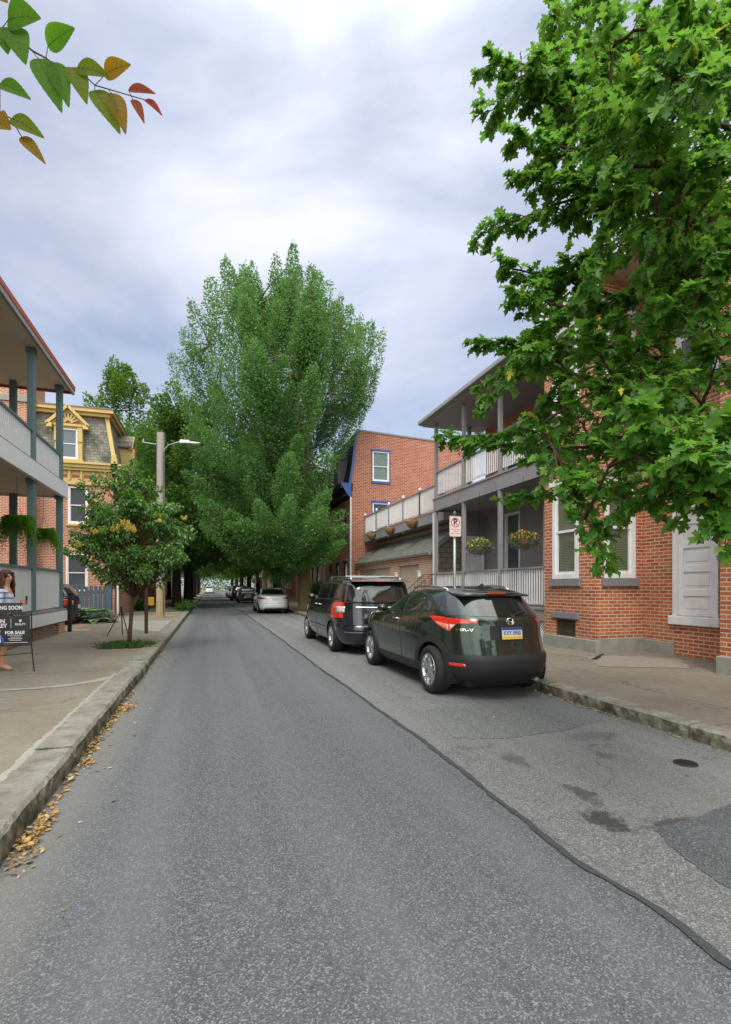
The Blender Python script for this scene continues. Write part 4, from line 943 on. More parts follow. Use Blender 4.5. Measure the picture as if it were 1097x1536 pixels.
M['bark_dark'] = bark('dark_bark', (.018, .014, .011, 1), (.06, .048, .036, 1))
M['bark_olive'] = bark('olive_bark', (.05, .042, .022, 1), (.17, .14, .075, 1))
M['bark_red'] = bark('young_bark', (.06, .03, .02, 1), (.17, .10, .065, 1), 20, 4)
M['twig'] = bark('twig_bark', (.05, .032, .022, 1), (.12, .08, .05, 1), 30, 10)

def rv(n): 
    v = nrs.normal(size=(n, 3)); return v / np.linalg.norm(v, axis=1, keepdims=True)
def plume(p0, p1, r, n, tmpl, size, jitter=.7, droop=0.0, peak=.42):
    """leaves round one leafy shoot from p0 to p1"""
    p0, p1 = np.array(p0, float), np.array(p1, float); ax = p1 - p0; ln = np.linalg.norm(ax); ax /= ln
    t = nrs.beta(1.5, 1.4, n)
    prof = np.where(t < peak, (t / peak) ** .6, ((1 - t) / (1 - peak)) ** .75 + .06)
    d = rv(n); d -= (d @ ax)[:, None] * ax; d /= np.linalg.norm(d, axis=1, keepdims=True) + 1e-9
    rad = r * prof * nrs.uniform(.15, 1, n) ** .55
    pos = p0 + ax * (t * ln)[:, None] + d * rad[:, None] + nrs.normal(size=(n, 3)) * r * .09
    axis = d * .8 + ax * .5 + rv(n) * jitter + np.array([0, 0, -droop])
    nor = d * .7 + np.array([0, 0, .9]) + rv(n) * .6
    return scatter(tmpl, pos, axis, nor, size * nrs.uniform(.7, 1.25, n))
def limb_path(a, b, sag=.0, wob=.05, n=8, up=.25):
    a, b = Vector(a), Vector(b); L_ = (b - a).length
    c = a.lerp(b, .5) + Vector((0, 0, up * L_ * .5))
    out = []
    for i in range(n + 1):
        t = i / n; p = a * (1 - t) ** 2 + c * 2 * t * (1 - t) + b * t * t
        k = wob * L_ * math.sin(PI * t)
        out.append(p + Vector((rnd.uniform(-k, k), rnd.uniform(-k, k), rnd.uniform(-k, k) * .6)))
    return out
def env_tree(name, label, base, h, env, crown_c, nplumes, nleaf, leafsize, mleaf, mbark, tr, pr=.9, pl=3.2, upness=.8, group='street trees', cat='tree', fork=None, extra=(), seed=1, lean=(0, 0), clip=None, tmpl=None):
    """trunk with limbs; the crown is many leafy shoots ending on an uneven envelope env = [(z, rx, ry)]"""
    global rnd, nrs
    rnd = random.Random(seed); nrs = np.random.RandomState(seed)
    tmpl = tmpl or quad_leaf()
    t = thing(name, label, cat, (base[0], base[1], .15), group)
    zs = [e[0] for e in env]; rx = [e[1] for e in env]; ry = [e[2] for e in env]
    parts = []; tips = []; wsum = np.cumsum([(a + b) for a, b in zip(rx, ry)]); 
    zlo, zhi = zs[0], zs[-1]
    while len(tips) < nplumes:
        z = rnd.uniform(zlo, zhi); R_ = np.interp(z, zs, rx), np.interp(z, zs, ry)
        if rnd.random() > ((R_[0] + R_[1]) / (max(rx) + max(ry))) + .08: continue
        a = rnd.uniform(0, 2 * PI); k = rnd.uniform(.45, 1.0) ** .5 if rnd.random() < .8 else rnd.uniform(0, .5)
        tips.append((crown_c[0] + R_[0] * k * math.cos(a), crown_c[1] + R_[1] * k * math.sin(a), z))
    tips += list(extra)
    if clip: tips = [q for q in tips if clip(*q)]
    tm = MB(); zt = base[2] if len(base) > 2 else h * .25
    top = (crown_c[0] * .5 + base[0] * .5 + lean[0], crown_c[1] * .5 + base[1] * .5 + lean[1], h * .62)
    tp = [(base[0], base[1], .05), (base[0] + .0, base[1], .35), (base[0] + lean[0] * .1, base[1] + lean[1] * .1, zt * .6), (base[0] + lean[0] * .3, base[1] + lean[1] * .3, zt), top]
    tm.tube(tp, [tr * 1.45, tr * 1.08, tr * .92, tr * .82, tr * .28], 14)
    main = []
    for i in range(14):
        q = tips[rnd.randrange(len(tips))]; k = rnd.uniform(.0, .75)
        a = Vector(tp[3]).lerp(Vector(top), k); b = Vector(q).lerp(a, .12)
        pth = limb_path(a, b, wob=.03, up=.15 if q[2] > a.z else .5); r0 = tr * .42 * (1 - .5 * k)
        tm.tube(pth, [r0 * (1 - .85 * j / 8) for j in range(9)], 7); main.append(pth)
    for q in tips:
        best = min((p for m_ in main for p in m_), key=lambda p: (p - Vector(q)).length)
        if (best - Vector(q)).length > .6: tm.tube(limb_path(best, q, wob=.03, n=5), [.05, .045, .035, .028, .02, .012], 5)
    tm.build('trunk', mbark, t, smooth=True)
    cc = Vector((crown_c[0], crown_c[1], (zlo + zhi) / 2))
    for q in tips:
        v = Vector((q[0] - crown_c[0], q[1] - crown_c[1], 0)); hr = v.length / (max(rx) + .01)
        f = (q[2] - zlo) / (zhi - zlo)
        d = Vector((v.x, v.y, 0)).normalized() * (.35 + .6 * hr * (1 - f)) + Vector((0, 0, upness * (.25 + f * 1.3)))
        d.normalize(); L_ = pl * rnd.uniform(.7, 1.25); r_ = pr * rnd.uniform(.65, 1.2)
        p1 = Vector(q) + d * L_ * .25; p0 = Vector(q) - d * L_ * .75
        parts.append(plume(p0, p1, r_, int(nleaf * rnd.uniform(.75, 1.2)), tmpl, leafsize))
    V, F = merge(parts)
    from_arrays('crown', V, F, mleaf, t)
    return t

big_env = [(3.0, 3.0, 3.2), (4.5, 4.3, 4.2), (8, 4.6, 4.6), (12, 5.0, 5.0), (15, 5.0, 4.8), (16.4, 4.2, 4.0), (17.4, 3.0, 2.6), (18.0, 1.6, 1.6)]
spires = [(0.93, 27.6, 18.2), (1.3, 28.4, 17.8), (4.28, 27.0, 19.1), (4.7, 28, 18.7), (0.19, 27, 16.6), (2.3, 27.4, 17.8), (5.6, 27, 17.8), (6.7, 26.8, 16.6), (8.4, 26.4, 15.6), (7.9, 27.8, 15.6), (8.8, 26.2, 14.6), (-1.0, 28.5, 14.4), (-1.6, 29, 13.2), (8.5, 26.5, 13.0), (7.9, 26.3, 11.0), (7.6, 26.8, 10.0), (3.3, 26.0, 16.5), (7.5, 25.8, 15.0), (4.6, 24.2, 14.0), (2.2, 24.0, 12.2), (6.9, 25, 4.6), (7.0, 26.2, 5.6), (5.4, 24.6, 3.8), (4.4, 24.8, 3.6), (3.2, 25.5, 3.8), (6.2, 24.6, 4.2), (5.2, 23.9, 5.6), (3.6, 23.8, 5.2), (6.9, 24.2, 6.5), (2.4, 24.5, 5.0), (5.9, 24.0, 3.4), (4.9, 23.6, 4.6), (-0.8, 27.5, 7.0), (0, 26.5, 5.4), (1.4, 25.6, 4.2)]
env_tree('ginkgo_tree', 'tallest tree of the street, broad feathery crown on an olive-brown trunk', (5.05, 27.6, 2.9), 21.5, big_env, (3.9, 28.2), 200, 1450, .12, M['ginkgo'], M['bark_olive'], .36, pr=.74, pl=3.7, upness=1.1, extra=spires, clip=lambda x, y, z: x < (6.3 if z < 10.5 else 9.5), seed=5)
# forked dark tree behind the ginkgo and the farther trees on both sides
env_tree('street_tree', 'dark forked tree behind the white sedan', (5.75, 44, 3.2), 16, [(4, 3.5, 3.5), (8, 5, 5), (13, 4, 4), (16, 1, 1)], (4.6, 44), 60, 520, .27, M['darkleaf'], M['bark_dark'], .42, pr=1.2, seed=8, lean=(-1.2, 0))
env_tree('street_tree', 'second dark tree down the left pavement, its trunk just beyond the first', (-1.75, 43.5, 3.4), 15, [(4.2, 3.5, 3.5), (8, 5, 4.6), (12, 4, 4), (15, 1, 1)], (-1.2, 44), 60, 520, .27, M['darkleaf'], M['bark_dark'], .30, pr=1.2, seed=9)
env_tree('street_tree', 'first large tree down the left pavement, just beyond the utility pole', (-2.15, 36.3, 3.4), 14.5, [(3.6, 3.0, 3.0), (6, 3.9, 4), (10, 3.8, 4), (13, 2.4, 2.6), (14.5, .8, .8)], (-1.9, 36.5), 66, 620, .23, M['darkleaf'], M['bark_dark'], .30, pr=1.1, seed=10)
far = env_tree('street_tree', 'tree beyond the forked one on the right kerb, behind the silver car', (5.3, 57.5, 3.2), 14, [(4.0, 3.5, 3.5), (7, 4.6, 4.6), (11, 3.8, 3.8), (14, 1, 1)], (4.6, 57.5), 45, 380, .36, M['darkleaf'], M['bark_dark'], .34, pr=1.3, seed=12)
yt = env_tree('tall_tree', 'tall light green tree rising behind the mansard house', (-6.6, 44.5, 5), 19.5, [(7, 3.2, 3), (11, 3.6, 3), (14, 3.1, 2.6), (17, 2.0, 2), (19.2, .9, .9)], (-6.3, 44.2), 62, 430, .23, M['lightleaf'], M['bark_dark'], .26, pr=.85, pl=2.4, seed=13, group='trees behind the left houses', extra=[(-8.9, 44, 14.6), (-9.0, 44, 16.0), (-7.9, 44, 16.8)])
def tree_copy(src, dx, dy, rz, s, label, group='street trees'):
    c = copy_tree(src); c.location = (dx, dy, .15); c.rotation_euler = (0, 0, rz); c.scale = (s, s, s); c['label'] = label; c['group'] = group; return c
for (x, y, rz, s, lab) in ((-2.0, 56, 1.2, 1.0, 'third tree down the left pavement'), (5.2, 71, 2.2, 1.0, 'tree on the right kerb past the farthest parked cars on that side'), (-2.1, 70, 3.3, 1.05, 'fourth tree down the left pavement'),
        (5.2, 88, .6, 1.1, 'tree near the far end of the right kerb'), (-2.1, 88, 4.5, 1.1, 'fifth tree down the left pavement'), (-2.4, 112, 5.2, 1.1, 'second farthest tree on the left of the bright street end'), (5.6, 112, 2.0, 1.1, 'second farthest tree on the right of the bright street end'),
        (-2.8, 145, .4, 1.2, 'farthest tree on the left of the bright street end'), (6.0, 145, 1.4, 1.2, 'farthest tree on the right of the bright street end')):
    tree_copy(far, x, y, rz, s, lab)
tree_copy(yt, -9.5, 56, 1.0, .85, 'green tree behind the left row houses, beyond the tallest one', 'trees behind the left houses')
tree_copy(yt, -4.2, 58, 2.6, .8, 'green tree between the left row houses and the pole top', 'trees behind the left houses')
# the wood that closes the street's far end
nrs = np.random.RandomState(77)
parts = []
for i in range(60):
    x = -30 + i * 1.1 + rnd.uniform(-1, 1); y = 215 + rnd.uniform(-6, 6); z = rnd.uniform(2, 9)
    parts.append(plume((x, y, z - 3), (x, y, z + 4), 2.6, 150, quad_leaf(), .9))
tag(from_arrays('distant_trees', *merge(parts), M['lightleaf']), 'pale green wood closing the far end of the street', 'trees', kind='stuff')

# -- small flowering tree on the left pavement
rnd = random.Random(21); nrs = np.random.RandomState(21)
st = thing('lilac_tree', 'small round street tree with glossy leaves and yellow blossom on the left pavement', 'tree', (-1.72, 12.6, .15))
tb = MB(); tb.tube([(-1.78, 12.6, .1), (-1.75, 12.6, .5), (-1.70, 12.6, 1.2), (-1.66, 12.6, 2.2), (-1.66, 12.6, 3.3)], [.056, .043, .038, .03, .012], 12)
stips = []
envs = [(1.55, .75), (1.9, 1.0), (2.4, 1.28), (3.0, 1.1), (3.5, .72), (4.0, .42), (4.35, .16)]
for i in range(120):
    z = rnd.triangular(1.5, 4.3, 2.4); a = rnd.uniform(0, 2 * PI); R_ = np.interp(z, [e[0] for e in envs], [e[1] for e in envs]) * (rnd.uniform(.35, 1) ** .5)
    stips.append((-1.68 + R_ * math.cos(a), 12.6 + R_ * math.sin(a), z))
stips += [(-2.95, 12.3, 2.28), (-2.8, 12.2, 2.5), (-2.5, 12.3, 3.45), (-2.62, 12.2, 3.2), (-2.7, 12.3, 3.72), (-2.45, 12.4, 3.95), (-.5, 12.7, 2.9), (-.42, 12.8, 2.75), (-.62, 12.6, 2.2), (-.75, 12.7, 3.4), (-1.15, 12.6, 3.8), (-1.7, 12.6, 4.38), (-2.05, 12.5, 4.2)]
for q in stips:
    z0 = min(max(q[2] - .9, 1.25), 3.0); a = Vector((-1.68, 12.6, z0)); tb.tube(limb_path(a, q, wob=.03, n=5, up=.1), [.022, .018, .014, .010, .007, .004], 5)
tb.build('trunk', M['bark_red'], st, smooth=True)
lp = []
for q in stips:
    c = Vector((-1.68, 12.6, q[2] - .25)); d = (Vector(q) - c).normalized()
    lp.append(plume(Vector(q) - d * .52, Vector(q) + d * .10,   .20, 150, oval_leaf(), .07, jitter=.5, droop=.8))
from_arrays('crown', *merge(lp), M['lilacleaf'], st)
fl = []
for (x, y, z, s) in ((-1.94, 11.75, 2.68, .9), (-2.12, 11.7, 2.64, .8), (-2.28, 11.65, 2.60, .7), (-1.70, 11.6, 2.78, .9), (-1.60, 11.55, 2.68, 1.0), (-1.50, 11.55, 2.64, .7), (-.56, 12.0, 3.02, .5), (-2.62, 11.8, 2.34, .7), (-1.02, 11.7, 2.9, .4)):
    for k in range(7):
        px = (x + rnd.uniform(-.09, .09) * s, y + rnd.uniform(-.05, .1), z + rnd.uniform(-.03, .05) * s)
        fl.append(plume(px, (px[0] + rnd.uniform(-.04, .04), px[1] - .03, px[2] + .12 * s), .042 * s, 70, quad_leaf(), .022, jitter=1.2, peak=.3))
from_arrays('blossom', *merge(fl), leafmat('yellow_blossom', [(.55, .40, .05, 1), (.75, .55, .09, 1), (.85, .70, .22, 1)], trans=.25, tcol=(.8, .6, .1, 1)), st)
# grass in the tree pit
gp = nrs.normal(size=(1500, 2)) * np.array([.27, .26]); gp = gp[np.linalg.norm(gp / np.array([.62, .6]), axis=1) < 1]
pos = np.column_stack([-1.80 + gp[:, 0], 12.45 + gp[:, 1], np.full(len(gp), .15)])
ax = np.column_stack([nrs.normal(size=len(gp)) * .7, nrs.normal(size=len(gp)) * .7, nrs.uniform(.5, 1, len(gp))])
V, F = scatter(quad_leaf(), pos, ax, rv(len(gp)), nrs.uniform(.07, .16, len(gp)), .28)
tag(from_arrays('grass', V, F, M['darkleaf']), 'tuft of grass and weeds in the tree pit under the small tree', 'grass', kind='stuff')
struct(MB().add([(-2.35, 12.0, .151), (-1.42, 12.0, .151), (-1.42, 13.0, .151), (-2.35, 13.0, .151)], [(0, 1, 2, 3)]).build('tree_pit_soil', paint('soil', (.07, .05, .03, 1), .95, .3), recalc=False))
# verge weeds hanging over the left kerb farther on
gp = nrs.normal(size=(900, 3)) * np.array([.22, .7, .12]); pos = gp + np.array([-1.35, 30.5, .38]); pos[:, 2] = np.maximum(pos[:, 2], .16)
V, F = scatter(quad_leaf(), pos, rv(900) + np.array([0, 0, .3]), rv(900), nrs.uniform(.12, .25, 900), .6)
tag(from_arrays('kerbside_weeds', V, F, M['darkleaf']), 'dark weeds spilling over the left kerb in the shade', 'weeds', kind='stuff')
# hosta
def hosta(x, y, s, label):
    t = thing('hosta_plant', label, 'plant', (x, y, .15), 'hostas beside the driveway')
    n = 85; a = nrs.uniform(0, 2 * PI, n); el = nrs.uniform(.05, 1.25, n); r = .30 * s * np.cos(el); z = .17 + .30 * s * np.sin(el)
    pos = np.column_stack([x + r * np.cos(a), y + r * np.sin(a), z]); ax = np.column_stack([np.cos(a), np.sin(a), -.25 + .5 * np.sin(el)]); nor = np.column_stack([np.cos(a) * .4, np.sin(a) * .4, np.ones(n)])
    V, F = scatter(oval_leaf(), pos, ax, nor, nrs.uniform(.17, .26, n) * s, 1.15); from_arrays('foliage', V, F, M['hosta'], t)
    m = MB()
    for k in range(24): m.tube([(x + rnd.uniform(-.05, .05), y + rnd.uniform(-.05, .05), .14), tuple(pos[k])], [.007, .004], 4)
    m.build('stem', M['darkleaf'], t)
M['hosta'] = leafmat('variegated_leaves', [(.06, .14, .05, 1), (.35, .42, .25, 1), (.10, .2, .07, 1), (.5, .55, .38, 1), (.07, .15, .05, 1)], trans=.2)
hosta(-4.1, 21.0, 1.5, 'variegated hosta at the pavement end of the driveway, nearest the street'); hosta(-4.6, 21.6, 1.6, 'variegated hosta, middle one in front of the blue fence'); hosta(-5.05, 21.2, 1.4, 'variegated hosta closest to the dark parked car')
gp = nrs.uniform(-1, 1, size=(700, 2)) * np.array([.75, .35]); pos = np.column_stack([-4.5 + gp[:, 0], 21.5 + gp[:, 1], np.full(700, .15)])
V, F = scatter(quad_leaf(), pos, rv(700) * .7 + np.array([0, 0, .8]), rv(700), nrs.uniform(.05, .11, 700), .3)
tag(from_arrays('lawn_strip', V, F, M['lightleaf']), 'strip of short grass round the hostas', 'grass', kind='stuff')
# ferns hanging in the left porch
def fern(x, y, z, s, label, ztop):
    t = thing('hanging_fern', label, 'fern', (x, y, z - .1), 'ferns hanging in the porch')
    Vs = []
    nf = 230
    for k in range(nf):
        a = rnd.uniform(0, 2 * PI); up = rnd.uniform(-.2, 1.5); dr = rnd.uniform(1.0, 2.0); ln = s * rnd.uniform(.42, .62); steps = 15
        P = []
        for i in range(steps):
            q = i / (steps - 1); r = ln * q * (1 - .15 * q); zz = z + .04 + up * ln * .9 * q - (dr + .3 * up) * ln * q * q
            P.append((x + r * math.cos(a), y + r * math.sin(a), zz))
        P = np.array(P); tan = np.gradient(P, axis=0); side = np.cross(tan, [0, 0, 1]); side /= np.linalg.norm(side, axis=1, keepdims=True) + 1e-9
        for sg in (1, -1):
            ax = side * sg + tan * 4 + np.array([0, 0, -.25]); sz = .12 * s * (1.05 - np.linspace(0, 1, steps) ** 2 * .8)
            Vs.append(scatter(quad_leaf(), P, ax, np.tile([0, 0, 1.0], (steps, 1)), sz, .62))
    from_arrays('fronds', *merge(Vs), M['fern'], t)
    b = MB(); b.tube([(x, y, z - .16), (x, y, z - .12), (x, y, z), (x, y, z + .03)], [.09, .12, .16, .165], 16); b.build('basket', M['greenpaint'], t)
    c = MB()
    for k in range(3): c.tube([(x + .15 * math.cos(k * 2.1), y + .15 * math.sin(k * 2.1), z + .02), (x, y, z + .5)], .004, 4)
    c.tube([(x, y, z + .5), (x, y, ztop)], .005, 4); c.build('chain', M['black_metal'], t)
M['fern'] = leafmat('fern_fronds', [(.06, .17, .015, 1), (.10, .26, .02, 1), (.15, .34, .03, 1)], trans=.45)
fern(-4.42, 13.95, 3.05, 1.0, 'lush green fern in a hanging basket, left one in the lower porch', 4.16); fern(-4.42, 15.95, 2.98, .92, 'lush green fern in a hanging basket, right one next to the porch corner', 4.16)
# flower baskets
def flowers(x, y, z, cols_top, cols_low, label, ztop):
    t = thing('flower_basket', label, 'hanging basket', (x, y, z - .1), 'flower baskets hanging in the grey porch')
    def ball(n, zr, rr, size, mat, name, tm=quad_leaf(), w=.9):
        d = rv(n); pos = np.array([x, y, z]) + d * np.array([rr, rr, zr[1]]) * nrs.uniform(.8, 1.05, (n, 1)); k = (d[:, 2] > zr[0]) if zr[2] > 0 else (d[:, 2] < zr[0]); pos, d = pos[k], d[k]
        V, F = scatter(tm, pos, rv(len(pos)) * .8 + d, d + rv(len(pos)) * .4, nrs.uniform(.7, 1.2, len(pos)) * size, w); return from_arrays(name, V, F, mat, t)
    ball(900, (-2, .20, 1), .36, .055, M['darkleaf'], 'foliage')
    ball(420, (.05, .235, 1), .37, .05, cols_top, 'upper_blooms', w=1.2)['kind'] = 'stuff'; ball(520, (.12, .24, -1), .40, .045, cols_low, 'trailing_blooms', w=1.2)['kind'] = 'stuff'
    b = MB(); b.tube([(x, y, z - .15), (x, y, z - .1), (x, y, z + .02)], [.08, .14, .18], 16); b.build('basket', M['coco'], t)
    c = MB()
    for k in range(3): c.tube([(x + .17 * math.cos(k * 2.1), y + .17 * math.sin(k * 2.1), z + .02), (x, y, z + .6)], .004, 4)
    c.tube([(x, y, z + .6), (x, y, ztop)], .005, 4); c.build('chain', M['black_metal'], t)
yel = leafmat('yellow_petals', [(.6, .55, .05, 1), (.75, .62, .08, 1), (.12, .25, .03, 1)], trans=.2, tcol=(.8, .7, .1, 1)); mixp = leafmat('mixed_petals', [(.7, .55, .06, 1), (.6, .16, .10, 1), (.7, .2, .2, 1), (.12, .25, .03, 1), (.7, .3, .07, 1)], trans=.2, tcol=(.8, .4, .1, 1))
pur = leafmat('purple_petals', [(.25, .09, .28, 1), (.33, .15, .33, 1), (.06, .13, .03, 1), (.2, .07, .22, 1)], trans=.2, tcol=(.5, .2, .5, 1))
flowers(7.55, 13.0, 2.66, yel, pur, 'hanging basket of yellow over purple flowers before the white door', 4.28); flowers(7.55, 10.85, 2.68, mixp, pur, 'hanging basket with red, orange and yellow flowers over purple ones', 4.28)
# hedge shrubs by the right trunks
def shrub(x, y, w, h, label, mat):
    t = thing('shrub', label, 'shrub', (x, y, .15)); parts = []
    for k in range(16):
        a = rnd.uniform(0, 2 * PI); r = w * .4 * rnd.random(); q = (x + r * math.cos(a), y + r * math.sin(a), h * rnd.uniform(.45, 1)); parts.append(plume((x + r * .4 * math.cos(a), y + r * .4 * math.sin(a), .2), q, w * .28, 260, quad_leaf(), .11))
    from_arrays('foliage', *merge(parts), mat, t)
    m = MB()
    for k in range(5): m.tube([(x, y, .1), (x + rnd.uniform(-.3, .3) * w, y + rnd.uniform(-.3, .3) * w, h * .6)], [.03, .01], 5)
    m.build('stem', M['bark_dark'], t)
shrub(6.9, 33.5, 1.3, 2.2, 'dark green bush between the ginkgo trunk and the brick row', M['darkleaf']); shrub(6.9, 36.0, 1.0, 1.3, 'lower bush beside the dark one at the foot of the row', M['ginkgo']); shrub(6.6, 50, 1.4, 2.0, 'bush in front of the orange row house', M['ginkgo']); shrub(-3.6, 30.8, .9, .9, 'small bush against the far side of the mansard house', M['darkleaf'])

# -- oak whose branches hang in from the right
rnd = random.Random(31); nrs = np.random.RandomState(31)
OAK=[(2.46,3.11,5.80),(2.76,3.23,6.05),(2.00,3.25,5.37),(1.94,3.17,4.93),(2.03,3.03,4.65),(2.09,3.01,4.37),(2.45,3.01,4.19),(1.90,3.28,4.10),(2.02,3.14,3.80),(2.05,3.03,3.55),(2.16,2.99,3.27),(2.24,3.91,3.66),(2.35,3.77,3.33),(1.93,3.90,2.79),(2.09,3.75,2.69),(2.17,3.72,3.01),(2.35,3.56,2.22),(2.41,3.33,2.49),(2.45,3.01,2.34),(2.33,2.73,2.05),(2.18,2.36,1.67),(2.35,2.41,1.94),(2.25,1.81,1.85),(2.28,1.70,1.75),(2.38,3.13,5.25),(2.70,3.35,5.87),(2.59,2.96,4.86),(3.13,3.42,5.92),(2.53,2.77,4.27),(2.43,2.91,3.79),(2.27,2.85,3.36),(2.50,2.99,3.04),(2.51,3.30,2.85),(2.38,2.61,2.48),(2.51,2.57,2.87),(2.68,2.94,3.52),(2.46,2.37,3.66),(2.96,2.85,4.86),(3.56,3.50,6.31),(2.20,2.04,3.72),(2.12,1.85,3.93),(2.03,1.67,3.91),(1.95,1.49,3.55),(3.41,2.60,5.47),(2.47,1.96,3.68),(2.76,2.07,3.48),(2.69,2.30,3.34),(2.54,2.35,3.02),(2.30,2.22,2.47),(2.87,2.46,2.87),(2.73,2.08,2.84),(2.30,2.01,2.30),(2.28,1.80,2.27),(2.18,1.62,2.06),(2.43,2.39,2.22),(2.44,2.17,2.02),(2.49,1.74,2.40),(2.70,1.88,3.16),(2.52,1.73,3.68),(2.87,2.04,4.56),(3.49,3.10,6.09),(2.45,1.65,1.96),(2.34,2.62,2.18),(3.39,3.55,4.32),(3.84,3.41,4.73),(3.76,3.86,6.24),(4.30,3.48,5.92),(3.98,3.16,3.85),(3.78,3.64,5.18),(2.78,3.95,3.46),(3.28,3.59,3.55),(3.56,3.29,3.07),(2.62,2.33,4.78),(3.32,2.74,4.14),(2.97,3.47,4.75),(2.62,3.37,5.13),(3.22,3.61,6.55),(2.54,2.35,4.54)]+[(2.47,2.27,3.96),(3.64,2.75,5.78),(3.79,2.82,5.67),(3.09,2.63,5.37),(3.90,3.18,4.77),(2.14,2.31,4.23),(3.37,3.03,3.00),(4.04,3.19,5.05),(2.99,3.34,5.24),(2.61,2.11,3.75),(2.53,2.58,4.67),(4.38,3.40,6.02),(3.38,2.54,5.32),(3.04,2.76,5.53),(3.89,2.89,5.67),(3.38,3.73,4.58),(2.13,2.25,4.71),(2.44,2.16,4.69),(3.04,2.75,2.86),(2.33,2.21,3.25),(3.50,3.04,5.50),(3.86,2.80,5.76),(2.86,2.45,4.80),(2.93,2.09,2.42),(2.90,2.37,2.63),(3.06,2.61,5.33),(3.96,3.28,4.36),(3.28,3.69,5.41),(3.10,2.68,4.22),(2.69,1.93,3.29),(3.41,2.66,4.64),(2.55,2.68,4.11),(2.06,2.32,3.28),(4.12,3.24,6.42),(4.00,3.11,4.59),(2.76,2.84,3.41),(2.70,2.81,2.72),(2.80,2.70,2.99),(4.09,3.39,6.03),(3.72,3.81,6.80),(3.61,3.87,3.24),(2.45,2.10,4.64),(3.03,3.19,4.79),(2.95,2.13,4.01),(2.46,2.16,4.42),(2.42,2.12,3.08),(3.63,3.35,3.94),(2.45,2.35,2.73),(4.23,3.43,3.82),(2.33,2.11,4.41),(3.48,3.09,5.54),(2.25,2.54,3.06),(2.54,2.98,5.15),(2.63,2.30,3.99),(3.24,2.95,2.88),(4.81,3.51,6.93),(3.71,2.77,4.14),(2.40,2.13,2.59),(2.96,2.49,3.80),(2.65,2.14,3.07),(3.41,2.79,4.37),(3.56,3.00,5.88),(2.77,3.62,4.01),(2.32,3.27,3.23),(2.13,2.98,5.02),(2.08,2.94,3.13),(2.68,3.21,5.28),(2.78,3.57,3.76),(2.22,3.07,5.00),(2.38,3.21,5.38),(2.95,3.56,3.58),(2.10,2.92,5.09),(2.19,2.94,2.65),(2.56,3.43,4.97),(2.99,3.65,5.98),(3.03,3.63,3.00),(2.40,3.33,3.76),(2.24,2.95,4.50),(2.58,2.28,2.29),(2.28,1.94,2.22),(2.10,1.99,2.39),(2.11,2.02,2.33),(2.32,1.75,1.88),(2.71,2.01,1.92),(2.54,1.90,2.07),(2.22,1.77,1.97),(2.31,1.86,2.18),(2.72,2.15,2.07),(2.10,1.76,2.12),(2.42,1.82,2.30)]
ok = thing('oak_tree', 'oak whose leafy branches hang in from the right edge over the pavement', 'tree', (5.3, 2.0, .15))
om = MB(); om.tube([(5.3, 2.0, .05), (5.3, 2.0, .5), (5.25, 2.05, 2.2), (5.1, 2.1, 4.5), (4.9, 2.2, 7.2)], [.30, .22, .18, .13, .05], 14)
LP = []; LY = []
def joint(q):   # where a limb leaves the trunk
    z = min(max(q[2] - 1.0, 2.2), 6.4); return Vector((5.3 - .05 * z, 2.0 + .02 * z, z))
segs = []
order = sorted(OAK, key=lambda q: -((5.2 - q[0]) ** 2 + (2 - q[1]) ** 2) + rnd.uniform(-3, 3))
for i, q in enumerate(order):
    Q = Vector(q)
    if i < 9: a = joint(q); r0 = .034
    else:
        cand = [p for p in segs if p[1] < .85 and (p[0] - Q).length > .35]
        a = min(cand, key=lambda p: (p[0] - Q).length + .25 * max(0, (Q.x - p[0].x)) * 3)[0]; r0 = .011
    n = max(6, int((Q - a).length / .14)); pth = limb_path(a, Q, wob=.035, n=n, up=.12 if i < 9 else .06)
    om.tube(pth, [r0 * (1 - .86 * k / n) + .001 for k in range(n + 1)], 6)
    for k, p in enumerate(pth): segs.append((p, k / n))
    d0 = (pth[-1] - pth[-2]).normalized(); L_ = (Q - a).length
    # shoots along the outer part
    m_ = max(9, int(L_ / .050)); start = .25 if i < 9 else .1
    for k in range(m_):
        t = start + (1 - start) * (k + 1) / m_; j = min(int(t * n), n - 1); p = pth[j].lerp(pth[j + 1], t * n - j); tan = (pth[j + 1] - pth[j]).normalized()
        sd = tan.cross(Vector((0, 0, 1))).normalized() * (1 if k % 2 else -1)
        d = (tan * rnd.uniform(.4, 1.1) + sd * rnd.uniform(.3, 1.1) + Vector((rnd.uniform(-.3, .3), rnd.uniform(-.3, .3), rnd.uniform(-.55, .35)))).normalized()
        ln = rnd.uniform(.10, .30) * (1.1 - .75 * t); e_ = p + d * ln
        om.tube([p, p.lerp(e_, .5) + Vector((0, 0, .01)), e_], [.0035, .0028, .0018], 4, cap=False)
        nl = rnd.randint(9, 13) if p.z > 2.75 else rnd.randint(6, 9)
        for l in range(nl):
            b = p.lerp(e_, rnd.uniform(.1, 1.0)) if l > 2 else e_
            ld = (d + Vector((rnd.gauss(0, .6), rnd.gauss(0, .6), rnd.gauss(-.35, .42)))).normalized()
            nn = Vector((rnd.gauss(0, .45), rnd.gauss(0, .45) - .25, 1))
            (LY if rnd.random() < .022 else LP).append((tuple(b), tuple(ld), tuple(nn), rnd.triangular(.045, .125, .085)))
om.build('trunk', M['twig'], ok, smooth=True)
def leafset(LPs, name, mat, par, tm, w=None):
    A = [np.array([l[i] for l in LPs]) for i in range(3)]; return from_arrays(name, *scatter(tm, A[0], A[1], A[2], np.array([l[3] for l in LPs]), w), mat, par)
def curled(tm, c, f):
    T, F = tm; T = T.copy(); T[:, 2] += -c * T[:, 1] ** 2 + f * np.abs(T[:, 0]) + .05 * np.sin(T[:, 1] * 9) * np.abs(T[:, 0]) * 3; return T, F
mg = []
